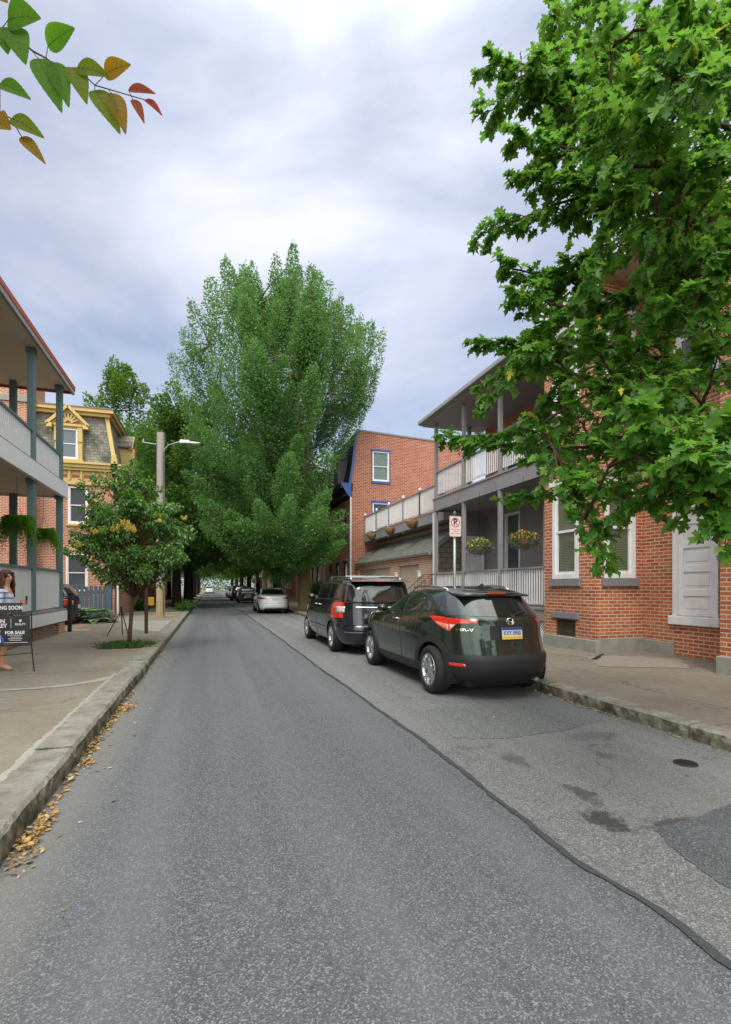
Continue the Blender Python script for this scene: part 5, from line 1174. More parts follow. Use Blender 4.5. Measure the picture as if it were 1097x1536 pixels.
for k, (cv, fd) in enumerate(((.0, .0), (.28, .25), (.12, -.3), (-.12, .1))):
    q = LP[k::4]; A = [np.array([l[i] for l in q]) for i in range(3)]; mg.append(scatter(curled(oak_leaf(), cv, fd), A[0], A[1], A[2], np.array([l[3] for l in q]), rnd.uniform(.78, 1.0)))
from_arrays('crown', *merge(mg), M['oakleaf'], ok); leafset(LY, 'yellow_leaves', M['yellowleaf'], ok, oak_leaf(), .5)
print('oak leaves', len(LP))

# -- purple-leaf twig hanging in at the upper left
TW=[(-0.700,1.890,3.330),(-0.640,1.880,3.290),(-0.590,1.860,3.260),(-0.540,1.840,3.210),(-0.500,1.830,3.190),(-0.460,1.820,3.160),(-0.420,1.810,3.140),(-0.380,1.790,3.130),(-0.350,1.780,3.100),(-0.310,1.770,3.090),(-0.240,1.750,3.070),(-0.200,1.740,3.060)]
TW2=[(-0.703,1.895,3.036),(-0.641,1.876,3.019),(-0.607,1.865,2.998),(-0.590,1.860,2.968),(-0.574,1.855,2.938)]
LV=[((-0.617,1.868,3.313),(-0.505,1.802,3.284),0,1.25),((-0.495,1.830,3.228),(-0.404,1.770,3.254),0,1.10),((-0.607,1.865,3.288),(-0.551,1.816,3.137),0,0.90),((-0.637,1.874,3.281),(-0.605,1.833,3.170),0,1.00),((-0.523,1.839,3.190),(-0.443,1.783,2.986),0,0.62),((-0.478,1.825,3.179),(-0.422,1.776,3.003),0,0.62),((-0.419,1.806,3.162),(-0.368,1.759,3.013),1,0.70),((-0.407,1.803,3.160),(-0.300,1.738,3.099),1,0.75),((-0.322,1.776,3.138),(-0.236,1.718,3.139),2,1.00),((-0.352,1.786,3.089),(-0.268,1.728,2.919),1,0.62),((-0.299,1.769,3.079),(-0.252,1.723,2.919),2,0.60),((-0.248,1.753,3.091),(-0.162,1.695,3.047),3,0.50),((-0.234,1.749,3.059),(-0.196,1.705,2.953),3,0.45),((-0.197,1.737,3.059),(-0.142,1.689,2.978),4,0.40),((-0.641,1.876,3.111),(-0.535,1.811,3.028),0,0.60),((-0.607,1.865,2.998),(-0.495,1.799,2.907),1,0.60),((-0.576,1.855,2.938),(-0.491,1.797,2.825),2,0.45),((-0.658,1.881,2.989),(-0.595,1.830,2.934),2,1.40),((-0.662,1.882,3.394),(-0.605,1.833,3.332),2,1.00)]
ot = thing('plum_tree', 'tree whose thin twigs carry green to reddish oval leaves at the upper left', 'tree', (-2.3, 1.6, .15))
pm = MB(); pm.tube([(-2.3, 1.6, .05), (-2.3, 1.6, 1.0), (-2.25, 1.6, 2.4), (-2.1, 1.7, 3.6), (-2.0, 1.7, 5.0)], [.13, .09, .075, .05, .02], 10)
pm.tube([(-2.2, 1.65, 2.6), (-1.6, 1.8, 3.3), (-1.1, 1.88, 3.45), (-.70, 1.89, 3.33)] + TW[1:], [.03, .02, .01, .0032] + [.003 - .00017 * k for k in range(11)], 7)
pm.tube([(-1.6, 1.8, 3.3), (-1.1, 1.88, 3.12)] + TW2, [.012, .007, .0025, .0022, .002, .0017, .0014], 6)
for i, (b, tip, c, w) in enumerate(LV):
    src = TW2 if i in (14, 15, 16, 17) else TW
    nb = min(src, key=lambda p: (Vector(p) - Vector(b)).length + (0.2 if p[0] > b[0] + .01 else 0)); pm.tube([nb, Vector(nb).lerp(Vector(b), .6) + Vector((0, 0, -.002)), b], .0012, 5)
pm.build('trunk', M['twig'], ot, smooth=True)
def fineleaf(b, tip, w):
    """oval pointed leaf with serrated edge, curled about its rib; faces the -Y side"""
    b, tip = Vector(b), Vector(tip); ax = tip - b; L_ = ax.length; ax.normalize()
    nrm = (Vector((.15, -1, -.25)) - ax * Vector((.15, -1, -.25)).dot(ax)).normalized(); sx_ = ax.cross(nrm)
    V = []; F = []; n = 22
    for i in range(n + 1):
        t = i / n; hw = L_ * .30 * w * (math.sin(PI * t ** .8) ** .8 if 0 < t < 1 else 0) * (1 - .35 * t) * 1.05 + (.0012 if i % 2 else 0)
        c = b + ax * (t * L_) + nrm * (.06 * L_ * math.sin(PI * t))
        V += [c - sx_ * hw + nrm * hw * .28, c, c + sx_ * hw + nrm * hw * .28]
    for i in range(n):
        a = 3 * i; F += [(a, a + 1, a + 4, a + 3), (a + 1, a + 2, a + 5, a + 4)]
    return V, F
def twigleaf(name, c, tc):
    t = NT(name); p = t.pos(); n = t.noise(p, 40, 4, .6)
    col = t.mix(n, sc_(c, .7), sc_(c, 1.2)); t.set(Base_Color=col, Roughness=.6, Specular_IOR_Level=.15)
    tr = t.n('ShaderNodeBsdfTranslucent', {'Color': tc}); mx = t.n('ShaderNodeMixShader', {0: .7, 1: t.b.outputs[0], 2: tr.outputs[0]}); t.link(mx.outputs[0], t.o.inputs['Surface']); return t.m
tl = [twigleaf('twig_leaf_green', (.07, .17, .012, 1), (.14, .38, .015, 1)), twigleaf('twig_leaf_olive', (.12, .17, .012, 1), (.26, .36, .015, 1)), twigleaf('twig_leaf_bronze', (.24, .15, .012, 1), (.45, .26, .015, 1)), twigleaf('twig_leaf_rust', (.3, .07, .03, 1), (.5, .1, .04, 1)), twigleaf('twig_leaf_red', (.35, .04, .035, 1), (.6, .06, .05, 1))]
rib = MB()
for b, tip, c, w in LV:
    V, F = fineleaf(b, tip, w); MB().add(V, F).build('leaf', tl[c], ot, smooth=True, recalc=False)
    rib.tube([V[3 * i + 1] - Vector((0, .0004, 0)) for i in range(0, 23, 2)], [.0008 - .00005 * i for i in range(12)], 4, cap=False)
    for i in range(2, 17, 3):
        for k in (0, 2): rib.tube([V[3 * i + 1] - Vector((0, .0003, 0)), V[3 * (i + 2) + 1].lerp(V[3 * (i + 3) + k], .85) - Vector((0, .0003, 0))], [.0003, .00015], 3, cap=False)
rib.build('leaf_rib', M['twig'], ot)

# -- fallen leaves along the kerbs
pos = []
def pile(x, y, sx_, sy_, n):
    for k in range(n): pos.append((max(x + rnd.gauss(0, sx_), -1.085), y + rnd.gauss(0, sy_), .006 + abs(rnd.gauss(0, .012))))
for (x, y, sx_, sy_, n) in ((-1.02, 3.42, .03, .09, 150), (-1.0, 3.62, .025, .08, 90), (-.98, 3.15, .04, .1, 40), (-1.03, 4.25, .012, .25, 60), (-1.0, 4.75, .03, .07, 60), (-1.05, 5.2, .02, .12, 170), (-1.05, 6.1, .022, .3, 170), (-1.0, 6.75, .05, .12, 240), (-1.05, 7.6, .02, .2, 50), (-1.06, 10.0, .02, .5, 60), (-1.05, 11.7, .04, .25, 110)): pile(x, y, sx_, sy_, n)
for k in range(60): pos.append((rnd.uniform(-1.05, -.6), rnd.uniform(2.5, 14), .006))
for k in range(260): pos.append((4.47 - abs(rnd.gauss(0, .03)), rnd.uniform(4.6, 6.0) if k < 140 else rnd.uniform(3, 14), .010))
for x, y in ((2.9, 3.65), (3.5, 4.2), (3.6, 3.0), (1.6, 7), (3.35, 2.2), (-.85, 4.5), (-.83, 4.55), (-.9, 4.48), (3.1, 5), (2.6, 8)): pos.append((x, y, .012))
n = len(pos); pos = np.array(pos); axs = rv(n); axs[:, 2] *= .25; nor = rv(n) * .5 + np.array([0, 0, 1])
tag(from_arrays('leaf_litter', *scatter(oval_leaf(), pos, axs, nor, nrs.uniform(.018, .05, n), .9), leafmat('fallen_leaves', [(.42, .25, .09, 1), (.5, .33, .13, 1), (.3, .15, .06, 1), (.55, .43, .2, 1), (.2, .1, .05, 1)], trans=.1, tcol=(.5, .3, .1, 1))), 'drifts of dry tan leaves lying in the gutters', 'fallen leaves', kind='stuff')

# ------------------------------------------------------------------ cars
# a car body is a stack of rounded outlines: (z, y_rear, y_front, half_width); +y is forward, y = 0 at the rear axle
class Shell:
    def __init__(s, levels, nr=3.2, nf=3.0, m=3.0):
        A = np.array(levels, float); s.A = A; s.nr, s.nf, s.m = nr, nf, m
        s.z0, s.z1 = A[0, 0], A[-1, 0]
    def at(s, z):
        z = min(max(z, s.z0), s.z1); A = s.A
        return [float(np.interp(z, A[:, 0], A[:, k])) for k in (1, 2, 3)]
    def side(s, y, z, sg=-1):
        yr, yf, w = s.at(z); yc = (yr + yf) / 2
        L_ = (yf - yr) / 2; t = min(abs((y - yc) / L_), .9999); n = (s.nr if y < yc else s.nf) * 2.2
        return Vector((sg * w * (1 - t ** n) ** (1 / s.m), y, z))
    def rear(s, x, z):
        yr, yf, w = s.at(z); yc = (yr + yf) / 2; L_ = yc - yr
        t = min(abs(x / w), .9999); return Vector((x, yc - L_ * (1 - t ** s.m) ** (1 / (s.nr * 2.2)), z))
    def front(s, x, z):
        yr, yf, w = s.at(z); yc = (yr + yf) / 2; L_ = yf - yc
        t = min(abs(x / w), .9999); return Vector((x, yc + L_ * (1 - t ** s.m) ** (1 / (s.nf * 2.2)), z))
    def ring(s, z, N):
        yr, yf, w = s.at(z); yc = (yr + yf) / 2; out = []
        for k in range(N):
            a = 2 * PI * k / N; ca, sa = math.cos(a), math.sin(a); n = (s.nr if sa < 0 else s.nf) * 2.2
            # superellipse by direction, then spread along the long sides
            x = w * math.copysign(abs(ca) ** (2 / s.m), ca); y = math.copysign(abs(sa) ** (2 / n), sa)
            L_ = (yf - yr) / 2; out.append(Vector((x, yc + L_ * y, z)))
        return out
    def body(s, wheels, wr, zs, N=220):
        V = []; F = []
        # outline sampled evenly along its length
        for z in zs:
            yr, yf, w = s.at(z); raw = s.ring(z, 1440); raw.append(raw[0]); d = [0]
            for a, b in zip(raw, raw[1:]): d.append(d[-1] + (b - a).length)
            q = np.linspace(0, d[-1], N, endpoint=False); xs = np.interp(q, d, [p.x for p in raw]); ysx = np.interp(q, d, [p.y for p in raw])
            V += [(xs[k], ysx[k], z) for k in range(N)]
        for i in range(len(zs) - 1):
            for k in range(N):
                k2 = (k + 1) % N; a, b, c, d = i * N + k, i * N + k2, (i + 1) * N + k2, (i + 1) * N + k
                cy = sum(V[j][1] for j in (a, b, c, d)) / 4; cz = sum(V[j][2] for j in (a, b, c, d)) / 4; cxx = abs(V[a][0])
                if cxx > .45 and any((cy - wy) ** 2 + (cz - wz) ** 2 < wr ** 2 for wy, wz in wheels): continue
                F.append((a, b, c, d))
        n = len(V); F.append(tuple((len(zs) - 1) * N + k for k in range(N))); F.append(tuple(k for k in range(N - 1, -1, -1)))
        return V, F
_arc = {}
def arcwrap(S, sg):
    """fn(s, z): s metres along the outline from the rear centre, round the corner, to the side (sg picks which)"""
    def tab(z):
        key = (id(S), round(z, 3))
        if key not in _arc:
            yr, yf, w = S.at(z); xs = [w * (1 - (1 - k / 160) ** 2.2) * .9999 for k in range(161)]
            P = [(x, S.rear(x, z).y) for x in xs]; yl = P[-1][1]
            P = [p for p in P]; ysd = np.linspace(yl + .01, yl + 1.6, 80); P += [(abs(S.side(y, z, 1).x), y) for y in ysd]
            d = [0]
            for a, b in zip(P, P[1:]): d.append(d[-1] + math.hypot(b[0] - a[0], b[1] - a[1]))
            _arc[key] = (d, [p[0] for p in P], [p[1] for p in P])
        return _arc[key]
    def f(u, v):
        v = round(v, 3); d, X, Y = tab(v); q = abs(u); k = 1 if u >= 0 else -1
        return Vector((sg * k * float(np.interp(q, d, X)), float(np.interp(q, d, Y)), v))
    return f
def resamp(pts, n):
    P = [Vector((p[0], p[1], 0)) for p in pts]; d = [0]
    for a, b in zip(P, P[1:]): d.append(d[-1] + (b - a).length)
    q = np.linspace(0, d[-1], n); return list(zip(np.interp(q, d, [p[0] for p in pts]), np.interp(q, d, [p[1] for p in pts])))
def patch(fn, bottom, top, off, n=18, rows=8, inset=.012):
    """panel that follows the shell: bottom and top are curves in the panel's 2d coordinates"""
    b, t = resamp(bottom, n), resamp(top, n); V = []; F = []; G = []
    for r in range(rows + 1):
        f = r / rows
        for k in range(n):
            u, v = b[k][0] * (1 - f) + t[k][0] * f, b[k][1] * (1 - f) + t[k][1] * f; G.append((u, v))
    P = []
    for (u, v) in G:
        p = fn(u, v); e = .006; du = fn(u + e, v) - fn(u - e, v); dv = fn(u, v + e) - fn(u, v - e); nn = du.cross(dv)
        nn = nn.normalized() if nn.length > 1e-12 else Vector((0, 0, 1))
        if nn.dot(Vector((p.x, p.y - 1.3, p.z - .6))) < 0: nn = -nn
        P.append((p, nn))
    V = [p + nn * off for p, nn in P]; F = [(r * n + k, r * n + k + 1, (r + 1) * n + k + 1, (r + 1) * n + k) for r in range(rows) for k in range(n - 1)]
    # rim going back into the body
    edge = [k for k in range(n)] + [r * n + n - 1 for r in range(1, rows + 1)] + [rows * n + k for k in range(n - 2, -1, -1)] + [r * n for r in range(rows - 1, 0, -1)]
    base = len(V); V += [P[i][0] - P[i][1] * inset for i in edge]
    for i in range(len(edge)):
        j = (i + 1) % len(edge); F.append((edge[i], base + i, base + j, edge[j]))
    return MB().add(V, F)
def line(fn, pts, w, off, n=24):
    b = resamp(pts, n); m = MB(); m.tube([fn(u, v) + (Vector((fn(u, v).x, 0, 0)).normalized() * off if abs(fn(u, v).x) > .5 else Vector((0, -off, 0))) for u, v in b], w, 5, cap=False); return m
M['tyre'] = simple('tyre_rubber', (.018, .018, .019, 1), .8, spec=.3); M['alloy'] = simple('alloy', (.52, .53, .55, 1), .28, .9); M['alloy_dark'] = simple('wheel_barrel', (.03, .03, .032, 1), .6, .2)
M['car_black'] = simple('black_plastic', (.02, .021, .023, 1), .55, spec=.4); M['car_glass'] = glassy('car_glass', (.012, .015, .016, 1), .02, 1.0, coat=.6)
M['chrome'] = simple('chrome', (.75, .77, .8, 1), .12, 1.0); M['well'] = simple('wheel_well', (.006, .006, .006, 1), .9)
def lamp_mat(name, c, ec):
    t = NT(name); n = t.n('ShaderNodeTexVoronoi', {'Vector': t.objc(), 'Scale': 70.0}).outputs['Distance']
    t.set(Base_Color=t.mix(t.math('MULTIPLY', n, .9), c, ec), Roughness=.12, Specular_IOR_Level=.9, Coat_Weight=1.0); return t.m
M['lamp_red'] = lamp_mat('tail_lamp_red', (.50, .012, .008, 1), (.75, .04, .02, 1)); M['lamp_orange'] = lamp_mat('tail_lamp_amber', (.62, .12, .06, 1), (.8, .35, .2, 1)); M['lamp_clear'] = lamp_mat('lamp_clear', (.45, .42, .38, 1), (.7, .7, .68, 1))
M['plate_white'] = simple('plate_white', (.62, .63, .65, 1), .4); M['plate_blue'] = simple('plate_blue', (.03, .06, .2, 1), .4); M['plate_yellow'] = simple('plate_yellow', (.75, .48, .03, 1), .4)
def make_wheel(par, x, y, r, w, sg, spokes=5, style='split'):
    rr = r * .66
    T = Matrix.Translation((x, y, r)) @ Matrix.Scale(sg, 4, (1, 0, 0))
    prof = [(rr, -.0), (rr + .012, .012), (r - .05, .022), (r - .018, .004), (r, -.025), (r, -w + .025), (r - .018, -w), (rr, -w + .01)]
    t = MB().lathe(prof, 48, T).build('wheel', M['tyre'], par, smooth=True)
    MB().lathe([(rr + .004, .004), (rr + .004, .012), (rr - .012, .012), (rr - .022, -.02), (rr - .03, -.06)], 48, T).build('rim', M['alloy'], t, smooth=True)
    MB().lathe([(rr - .005, -.03), (rr - .02, -w + .03), (.02, -w + .03)], 32, T).build('wheel_barrel', M['alloy_dark'], t)
    s = MB()
    for k in range(spokes):
        a = 2 * PI * k / spokes + .3
        for q in ((-1, 1) if style == 'split' else (0,)):
            a0, a1 = a + q * .10, a + q * .20; ww = .022 if style == 'split' else .034
            def P(rad, ang, ax, sd): return T @ Vector((ax, rad * math.cos(ang) - sd * math.sin(ang), rad * math.sin(ang) + sd * math.cos(ang)))
            s.hexa([P(.04, a0, -.045, -ww), P(.04, a0, -.045, ww), P(rr - .008, a1, -.035, ww * 1.1), P(rr - .008, a1, -.035, -ww * 1.1),
                    P(.04, a0, -.012, -ww * .75), P(.04, a0, -.012, ww * .75), P(rr - .008, a1, .004, ww * .85), P(rr - .008, a1, .004, -ww * .85)])
    s.lathe([(.001, -.006), (.035, -.006), (.065, -.014), (.075, -.04)], 24, T)
    s.build('spokes', M['alloy'], t)
    return t
def plate(par, fn, size, s, colors=True):
    """number plate; fn(u,v,n) -> local coordinates"""
    w, h = size; m = MB(); m.hexa([fn(-w / 2, -h / 2, 0), fn(w / 2, -h / 2, 0), fn(w / 2, -h / 2, .006), fn(-w / 2, -h / 2, .006), fn(-w / 2, h / 2, 0), fn(w / 2, h / 2, 0), fn(w / 2, h / 2, .006), fn(-w / 2, h / 2, .006)])
    o = m.build('number_plate', M['plate_white'], par)
    for nm, a, b, mt in (('plate_band', .27, .5, 'plate_blue'), ('plate_band', -.5, -.27, 'plate_yellow')):
        MB().hexa([fn(-w / 2, a * h, .0062), fn(w / 2, a * h, .0062), fn(w / 2, a * h, .0075), fn(-w / 2, a * h, .0075), fn(-w / 2, b * h, .0062), fn(w / 2, b * h, .0062), fn(w / 2, b * h, .0075), fn(-w / 2, b * h, .0075)]).build(nm, M[mt], o)
    text_mesh('plate_lettering', s, h * .50, lambda u, v, n: fn(u, v, n + .008), M['plate_blue'], o, sx=.78, bold=.001)
    return o
def shell_car(name, label, cat, S, zs, paint_, wheels, wr, wheel_r, tyre_w, track, group=None, spokes=5, style='split', lip=.03, lipmat=None, lipoff=.012):
    c = thing(name, label, cat, (0, 0, 0), group, local=True)
    V, F = S.body([(y, wheel_r) for y in wheels], wr, zs)
    b = MB().add(V, F).build('body', paint_, c, smooth=True, recalc=True, auto=R(50))
    w_ = MB(); A = S.A[0]
    w_.box(-S.at(.5)[2] + .34, S.at(.5)[0] + .30, .17, S.at(.5)[2] - .34, S.at(.5)[1] - .45, .60)
    w_.build('underbody', M['well'], c)
    for y in wheels:
        for sg in (-1, 1):
            m = MB(); N = 20; b0 = len(m.v); xo = S.side(y, .6, sg).x - sg * .02; xi = sg * .40
            for k in range(N + 1):
                a = PI * (-.12 + 1.24 * k / N); yy, zz = y + (wr + .004) * math.cos(a), wheel_r + (wr + .004) * math.sin(a)
                m.v += [(xo * .97, yy, zz), (xi, yy, zz)]
            for k in range(N): m.f.append((b0 + 2 * k, b0 + 2 * k + 1, b0 + 2 * k + 3, b0 + 2 * k + 2))
            m.f.append(tuple(b0 + 2 * k + 1 for k in range(N + 1)))
            m.build('wheel_well', M['well'], c)
        for sg in (-1, 1):
            make_wheel(c, sg * track / 2, y, wheel_r, tyre_w, sg, spokes, style)
            fn = lambda u, v, sg=sg: S.side(u, v, sg)
            N = 26; a0, a1 = -.10, 1.10; r0, r1 = wr - .012, wr + lip
            inner = [(y - r0 * math.cos(PI * (a0 + (a1 - a0) * k / N)), max(wheel_r + r0 * math.sin(PI * (a0 + (a1 - a0) * k / N)), S.z0)) for k in range(N + 1)]
            outer = [(y - r1 * math.cos(PI * (a0 + (a1 - a0) * k / N)), max(wheel_r + r1 * math.sin(PI * (a0 + (a1 - a0) * k / N)), S.z0)) for k in range(N + 1)]
            patch(fn, inner, outer, lipoff, n=N + 1, rows=2, inset=.03).build('wheel_arch', lipmat or paint_, c, smooth=True, auto=R(40))
    return c

# dark green compact crossover, nearest on the right
HL = [(.24, -.66, 3.42, .76), (.30, -.76, 3.5, .83), (.42, -.83, 3.56, .865), (.56, -.84, 3.58, .88), (.60, -.81, 3.58, .882), (.70, -.77, 3.58, .885), (.80, -.735, 3.57, .885), (.90, -.72, 3.53, .88), (.99, -.715, 3.42, .868),
      (1.04, -.70, 3.15, .855), (1.07, -.68, 2.75, .835), (1.10, -.65, 2.42, .812), (1.16, -.575, 2.22, .785), (1.26, -.455, 1.98, .735), (1.36, -.345, 1.72, .675), (1.42, -.24, 1.5, .62), (1.47, -.02, 1.18, .54), (1.50, .3, .85, .38), (1.508, .5, .68, .18)]
HZ = sorted(set([.24, .27, .30, .34, .38] + [round(.42 + .02 * i, 3) for i in range(50)] + [1.42, 1.435, 1.45, 1.462, 1.474, 1.484, 1.492, 1.5, 1.505, 1.508]))
H = Shell(HL, nr=1.55, nf=1.6, m=3.4)
HG = carpaint('dark_green_paint', (.020, .032, .023, 1), .6, .2)
hv = shell_car('crossover', 'dark green crossover with alloy wheels and a yellow-and-blue rear plate, nearest parked car', 'car', H, HZ, HG, (0.0, 2.68), .40, .335, .215, 1.70, lip=.075, lipmat=M['car_black'], lipoff=.016)
def sides(fn_list, name, mat, bottom, top, off, S=H, c=None, **k):
    for sg in (-1, 1): patch(lambda u, v, sg=sg: S.side(u, v, sg), bottom, top, off, **k).build(name, mat, c, smooth=True, auto=R(40))
sides(None, 'window_surround', M['car_black'], [(1.98, 1.085), (1.0, 1.10), (.2, 1.125), (-.03, 1.17)], [(1.96, 1.10), (1.62, 1.32), (1.2, 1.425), (.7, 1.43), (.3, 1.37), (0, 1.23), (-.04, 1.18)], .004, c=hv)
sides(None, 'front_window', M['car_glass'], [(1.86, 1.11), (1.08, 1.115)], [(1.56, 1.315), (1.2, 1.39), (1.10, 1.40)], .008, c=hv)
sides(None, 'rear_window', M['car_glass'], [(1.00, 1.12), (.42, 1.135)], [(1.00, 1.405), (.7, 1.40), (.45, 1.365), (.38, 1.33)], .008, c=hv)
sides(None, 'quarter_window', M['car_glass'], [(.34, 1.145), (.04, 1.175)], [(.28, 1.30), (.05, 1.185)], .008, c=hv)
sides(None, 'sill_cladding', M['car_black'], [(2.28, .24), (.40, .24)], [(2.22, .385), (.44, .385)], .012, c=hv)
rr_ = lambda u, v: H.rear(u, v)
patch(rr_, [(-.70, 1.115), (0, 1.09), (.70, 1.115)], [(-.60, 1.365), (0, 1.375), (.60, 1.365)], .004, n=30).build('rear_glass', M['car_glass'], hv, smooth=True, auto=R(40))
sp = MB()
for r_, (z, o, hw) in enumerate(((1.362, .0, .56), (1.385, .085, .55), (1.41, .10, .545), (1.44, .03, .53), (1.47, -.12, .48))):
    for k in range(21):
        x = -hw + 2 * hw * k / 20; p = H.rear(x * .999, z); sp.v.append((x, p.y - o * (1 - .25 * (x / hw) ** 2), z))
sp.f = [(r * 21 + k, r * 21 + k + 1, (r + 1) * 21 + k + 1, (r + 1) * 21 + k) for r in range(4) for k in range(20)]
b0 = len(sp.v)
so_ = sp.build('spoiler', HG, hv, smooth=True)
MB().hexa([(-.53, H.rear(.3, 1.37).y - .07, 1.358), (.53, H.rear(.3, 1.37).y - .07, 1.358), (.56, .05, 1.38), (-.56, .05, 1.38), (-.53, H.rear(.3, 1.37).y - .075, 1.38), (.53, H.rear(.3, 1.37).y - .075, 1.38), (.56, .05, 1.43), (-.56, .05, 1.43)]).build('spoiler_lip', M['car_black'], so_, bevel=.01)
MB().box(-.14, H.rear(0, 1.40).y - .125, 1.392, .14, H.rear(0, 1.40).y - .09, 1.412).build('brake_light', M['lamp_red'], so_, bevel=.004)
# tail lamps: wedge wrapping the corner
def lampset(sg):
    f = arcwrap(H, sg)
    o = patch(f, [(1.22, 1.06), (1.12, .99), (.98, .93), (.865, .895)], [(1.27, 1.075), (1.1, 1.088), (.865, 1.075)], .010, n=18).build('tail_lamp', M['lamp_red'], hv, smooth=True, auto=R(40))
    patch(f, [(1.10, .995), (.98, .945), (.875, .91)], [(1.13, 1.018), (1.0, 1.0), (.875, .985)], .014, n=12, rows=4).build('indicator_lens', M['lamp_orange'], o, smooth=True)
    patch(f, [(.855, .895), (.80, .95), (.73, 1.005), (.46, 1.018)], [(.855, 1.075), (.70, 1.07), (.44, 1.048)], .010, n=20).build('tailgate_lamp', M['lamp_red'], o, smooth=True, auto=R(40))
    patch(f, [(.85, .915), (.80, .955), (.765, .985)], [(.85, .985), (.80, .987), (.76, .99)], .014, n=8, rows=3).build('reversing_lens', M['lamp_clear'], o, smooth=True)
    patch(f, [(.93, .445), (.80, .447), (.66, .455)], [(.95, .485), (.80, .49), (.68, .488)], .020, n=12, rows=3).build('rear_reflector', M['lamp_red'], hv, smooth=True)
for sg in (-1, 1): lampset(sg)
def bump_band(z0, z1, off, name, mat, S, c, xw=.985, ylen=1.30, drop=.16):
    top = [(-ylen, z1 - drop), (-ylen + .14, z1 - drop * .85), (-1.0, z1 - .01), (-.8, z1)] + [(q, z1) for q in (-.4, 0, .4)] + [(.8, z1), (1.0, z1 - .01), (ylen - .14, z1 - drop * .85), (ylen, z1 - drop)]
    patch(arcwrap(S, 1), [(-ylen, z0), (ylen, z0)], top, off, n=90, rows=8, inset=.03).build(name, mat, c, smooth=True, auto=R(40))
bump_band(.245, .60, .014, 'bumper', M['car_black'], H, hv)
patch(rr_, [(-.5, .30), (.5, .30)], [(-.45, .36), (.45, .36)], .02, n=16, rows=2).build('diffuser', M['well'], hv)
# seams
ln = MB()
def addline(fn, pts, w, off, tgt):
    l = line(fn, pts, w, off); tgt.add(l.v, l.f)
for sg in (-1, 1):
    f_ = lambda u, v, sg=sg: H.side(u, v, sg)
    addline(f_, [(1.05, 1.10), (1.04, .8), (1.0, .5), (1.02, .385)], .0035, .0005, ln); addline(f_, [(2.02, 1.07), (2.12, .85), (2.16, .6), (2.14, .39)], .0035, .0005, ln)
    addline(f_, [(.36, 1.125), (.40, .95), (.46, .78)], .0035, .0005, ln); addline(f_, [(2.14, .39), (1.2, .387), (.5, .39)], .003, .0005, ln)
    addline(f_, [(-.36, .62), (-.56, .605), (-.64, .60)], .003, .0005, ln)
addline(rr_, [(-.80, .90), (-.79, .75), (-.74, .63), (-.5, .605), (0, .603), (.5, .605), (.74, .63), (.79, .75), (.80, .90)], .0035, .001, ln)
addline(rr_, [(-.80, 1.075), (-.76, 1.12), (-.68, 1.25), (-.63, 1.36)], .003, .001, ln); addline(rr_, [(.80, 1.075), (.76, 1.12), (.68, 1.25), (.63, 1.36)], .003, .001, ln)
ln.build('panel_gap', M['well'], hv)
# mirrors, handles, rails, badge, wiper, exhaust, plate
for sg in (-1, 1):
    x0 = H.side(1.85, 1.1, sg).x; m = MB(); m.tube([(x0 - sg * .02, 1.86, 1.10), (x0 + sg * .07, 1.84, 1.11)], [.03, .022], 8); mo = m.build('door_mirror', M['car_black'], hv)
    q = MB(); q.hexa([(x0 + sg * .05, 1.76, 1.07), (x0 + sg * .23, 1.80, 1.08), (x0 + sg * .21, 1.92, 1.085), (x0 + sg * .05, 1.93, 1.07), (x0 + sg * .05, 1.77, 1.19), (x0 + sg * .24, 1.80, 1.20), (x0 + sg * .20, 1.90, 1.19), (x0 + sg * .05, 1.91, 1.19)]); q.build('mirror_housing', HG, mo, bevel=.03, seg=3, smooth=True)
    p = H.side(1.22, .985, sg); MB().hexa([(p.x - sg * .01, 1.14, .975), (p.x + sg * .035, 1.15, .975), (p.x + sg * .035, 1.31, .98), (p.x - sg * .01, 1.32, .98), (p.x - sg * .01, 1.14, .998), (p.x + sg * .035, 1.15, .998), (p.x + sg * .035, 1.31, 1.003), (p.x - sg * .01, 1.32, 1.003)]).build('door_handle', M['chrome'], hv, bevel=.006)
    rl = MB(); rl.tube([(sg * .50, 0.10, 1.455), (sg * .525, .22, 1.488), (sg * .55, .6, 1.512), (sg * .55, 1.1, 1.50), (sg * .53, 1.32, 1.468)], [.008, .014, .015, .014, .008], 8); rl.build('roof_rail', M['chrome'], hv, smooth=True)
MB().add([(-.02, -.02, 1.475), (.02, -.02, 1.475), (.014, .14, 1.478), (-.014, .14, 1.478), (0, -.01, 1.545), (0, .04, 1.535)], [(0, 1, 4), (1, 2, 5, 4), (3, 0, 4, 5), (2, 3, 5), (0, 3, 2, 1)]).build('antenna_fin', M['car_black'], hv)
ry = lambda x, z, o: H.rear(x, z).y - o
wp = MB(); wp.bar((0.05, ry(0, 1.10, .03), 1.112), (.30, ry(.3, 1.16, .02), 1.155), .02, .018); wp.tube([(.05, ry(0, 1.09, .0), 1.09), (.05, ry(0, 1.10, .045), 1.105)], .03, 10); wp.build('rear_wiper', M['car_black'], hv)
bd = MB(); y_ = ry(0, 1.03, .012)
def ringtube(cx_, cz_, rx_, rz_, y_, w, n=24, sq=2.6):
    pts = []
    for k in range(n + 1):
        a = 2 * PI * k / n; ca, sa = math.cos(a), math.sin(a); pts.append((cx_ + rx_ * math.copysign(abs(ca) ** (2 / sq), ca), y_, cz_ + rz_ * math.copysign(abs(sa) ** (2 / sq), sa)))
    return pts
bd.tube(ringtube(0, 1.035, .052, .043, y_, .006), .006, 6); bd.tube([(-.033, y_, 1.066), (-.024, y_, 1.005)], .0075, 6); bd.tube([(.033, y_, 1.066), (.024, y_, 1.005)], .0075, 6); bd.tube([(-.026, y_, 1.03), (.026, y_, 1.03)], .007, 6)
bd.build('badge', M['chrome'], hv)
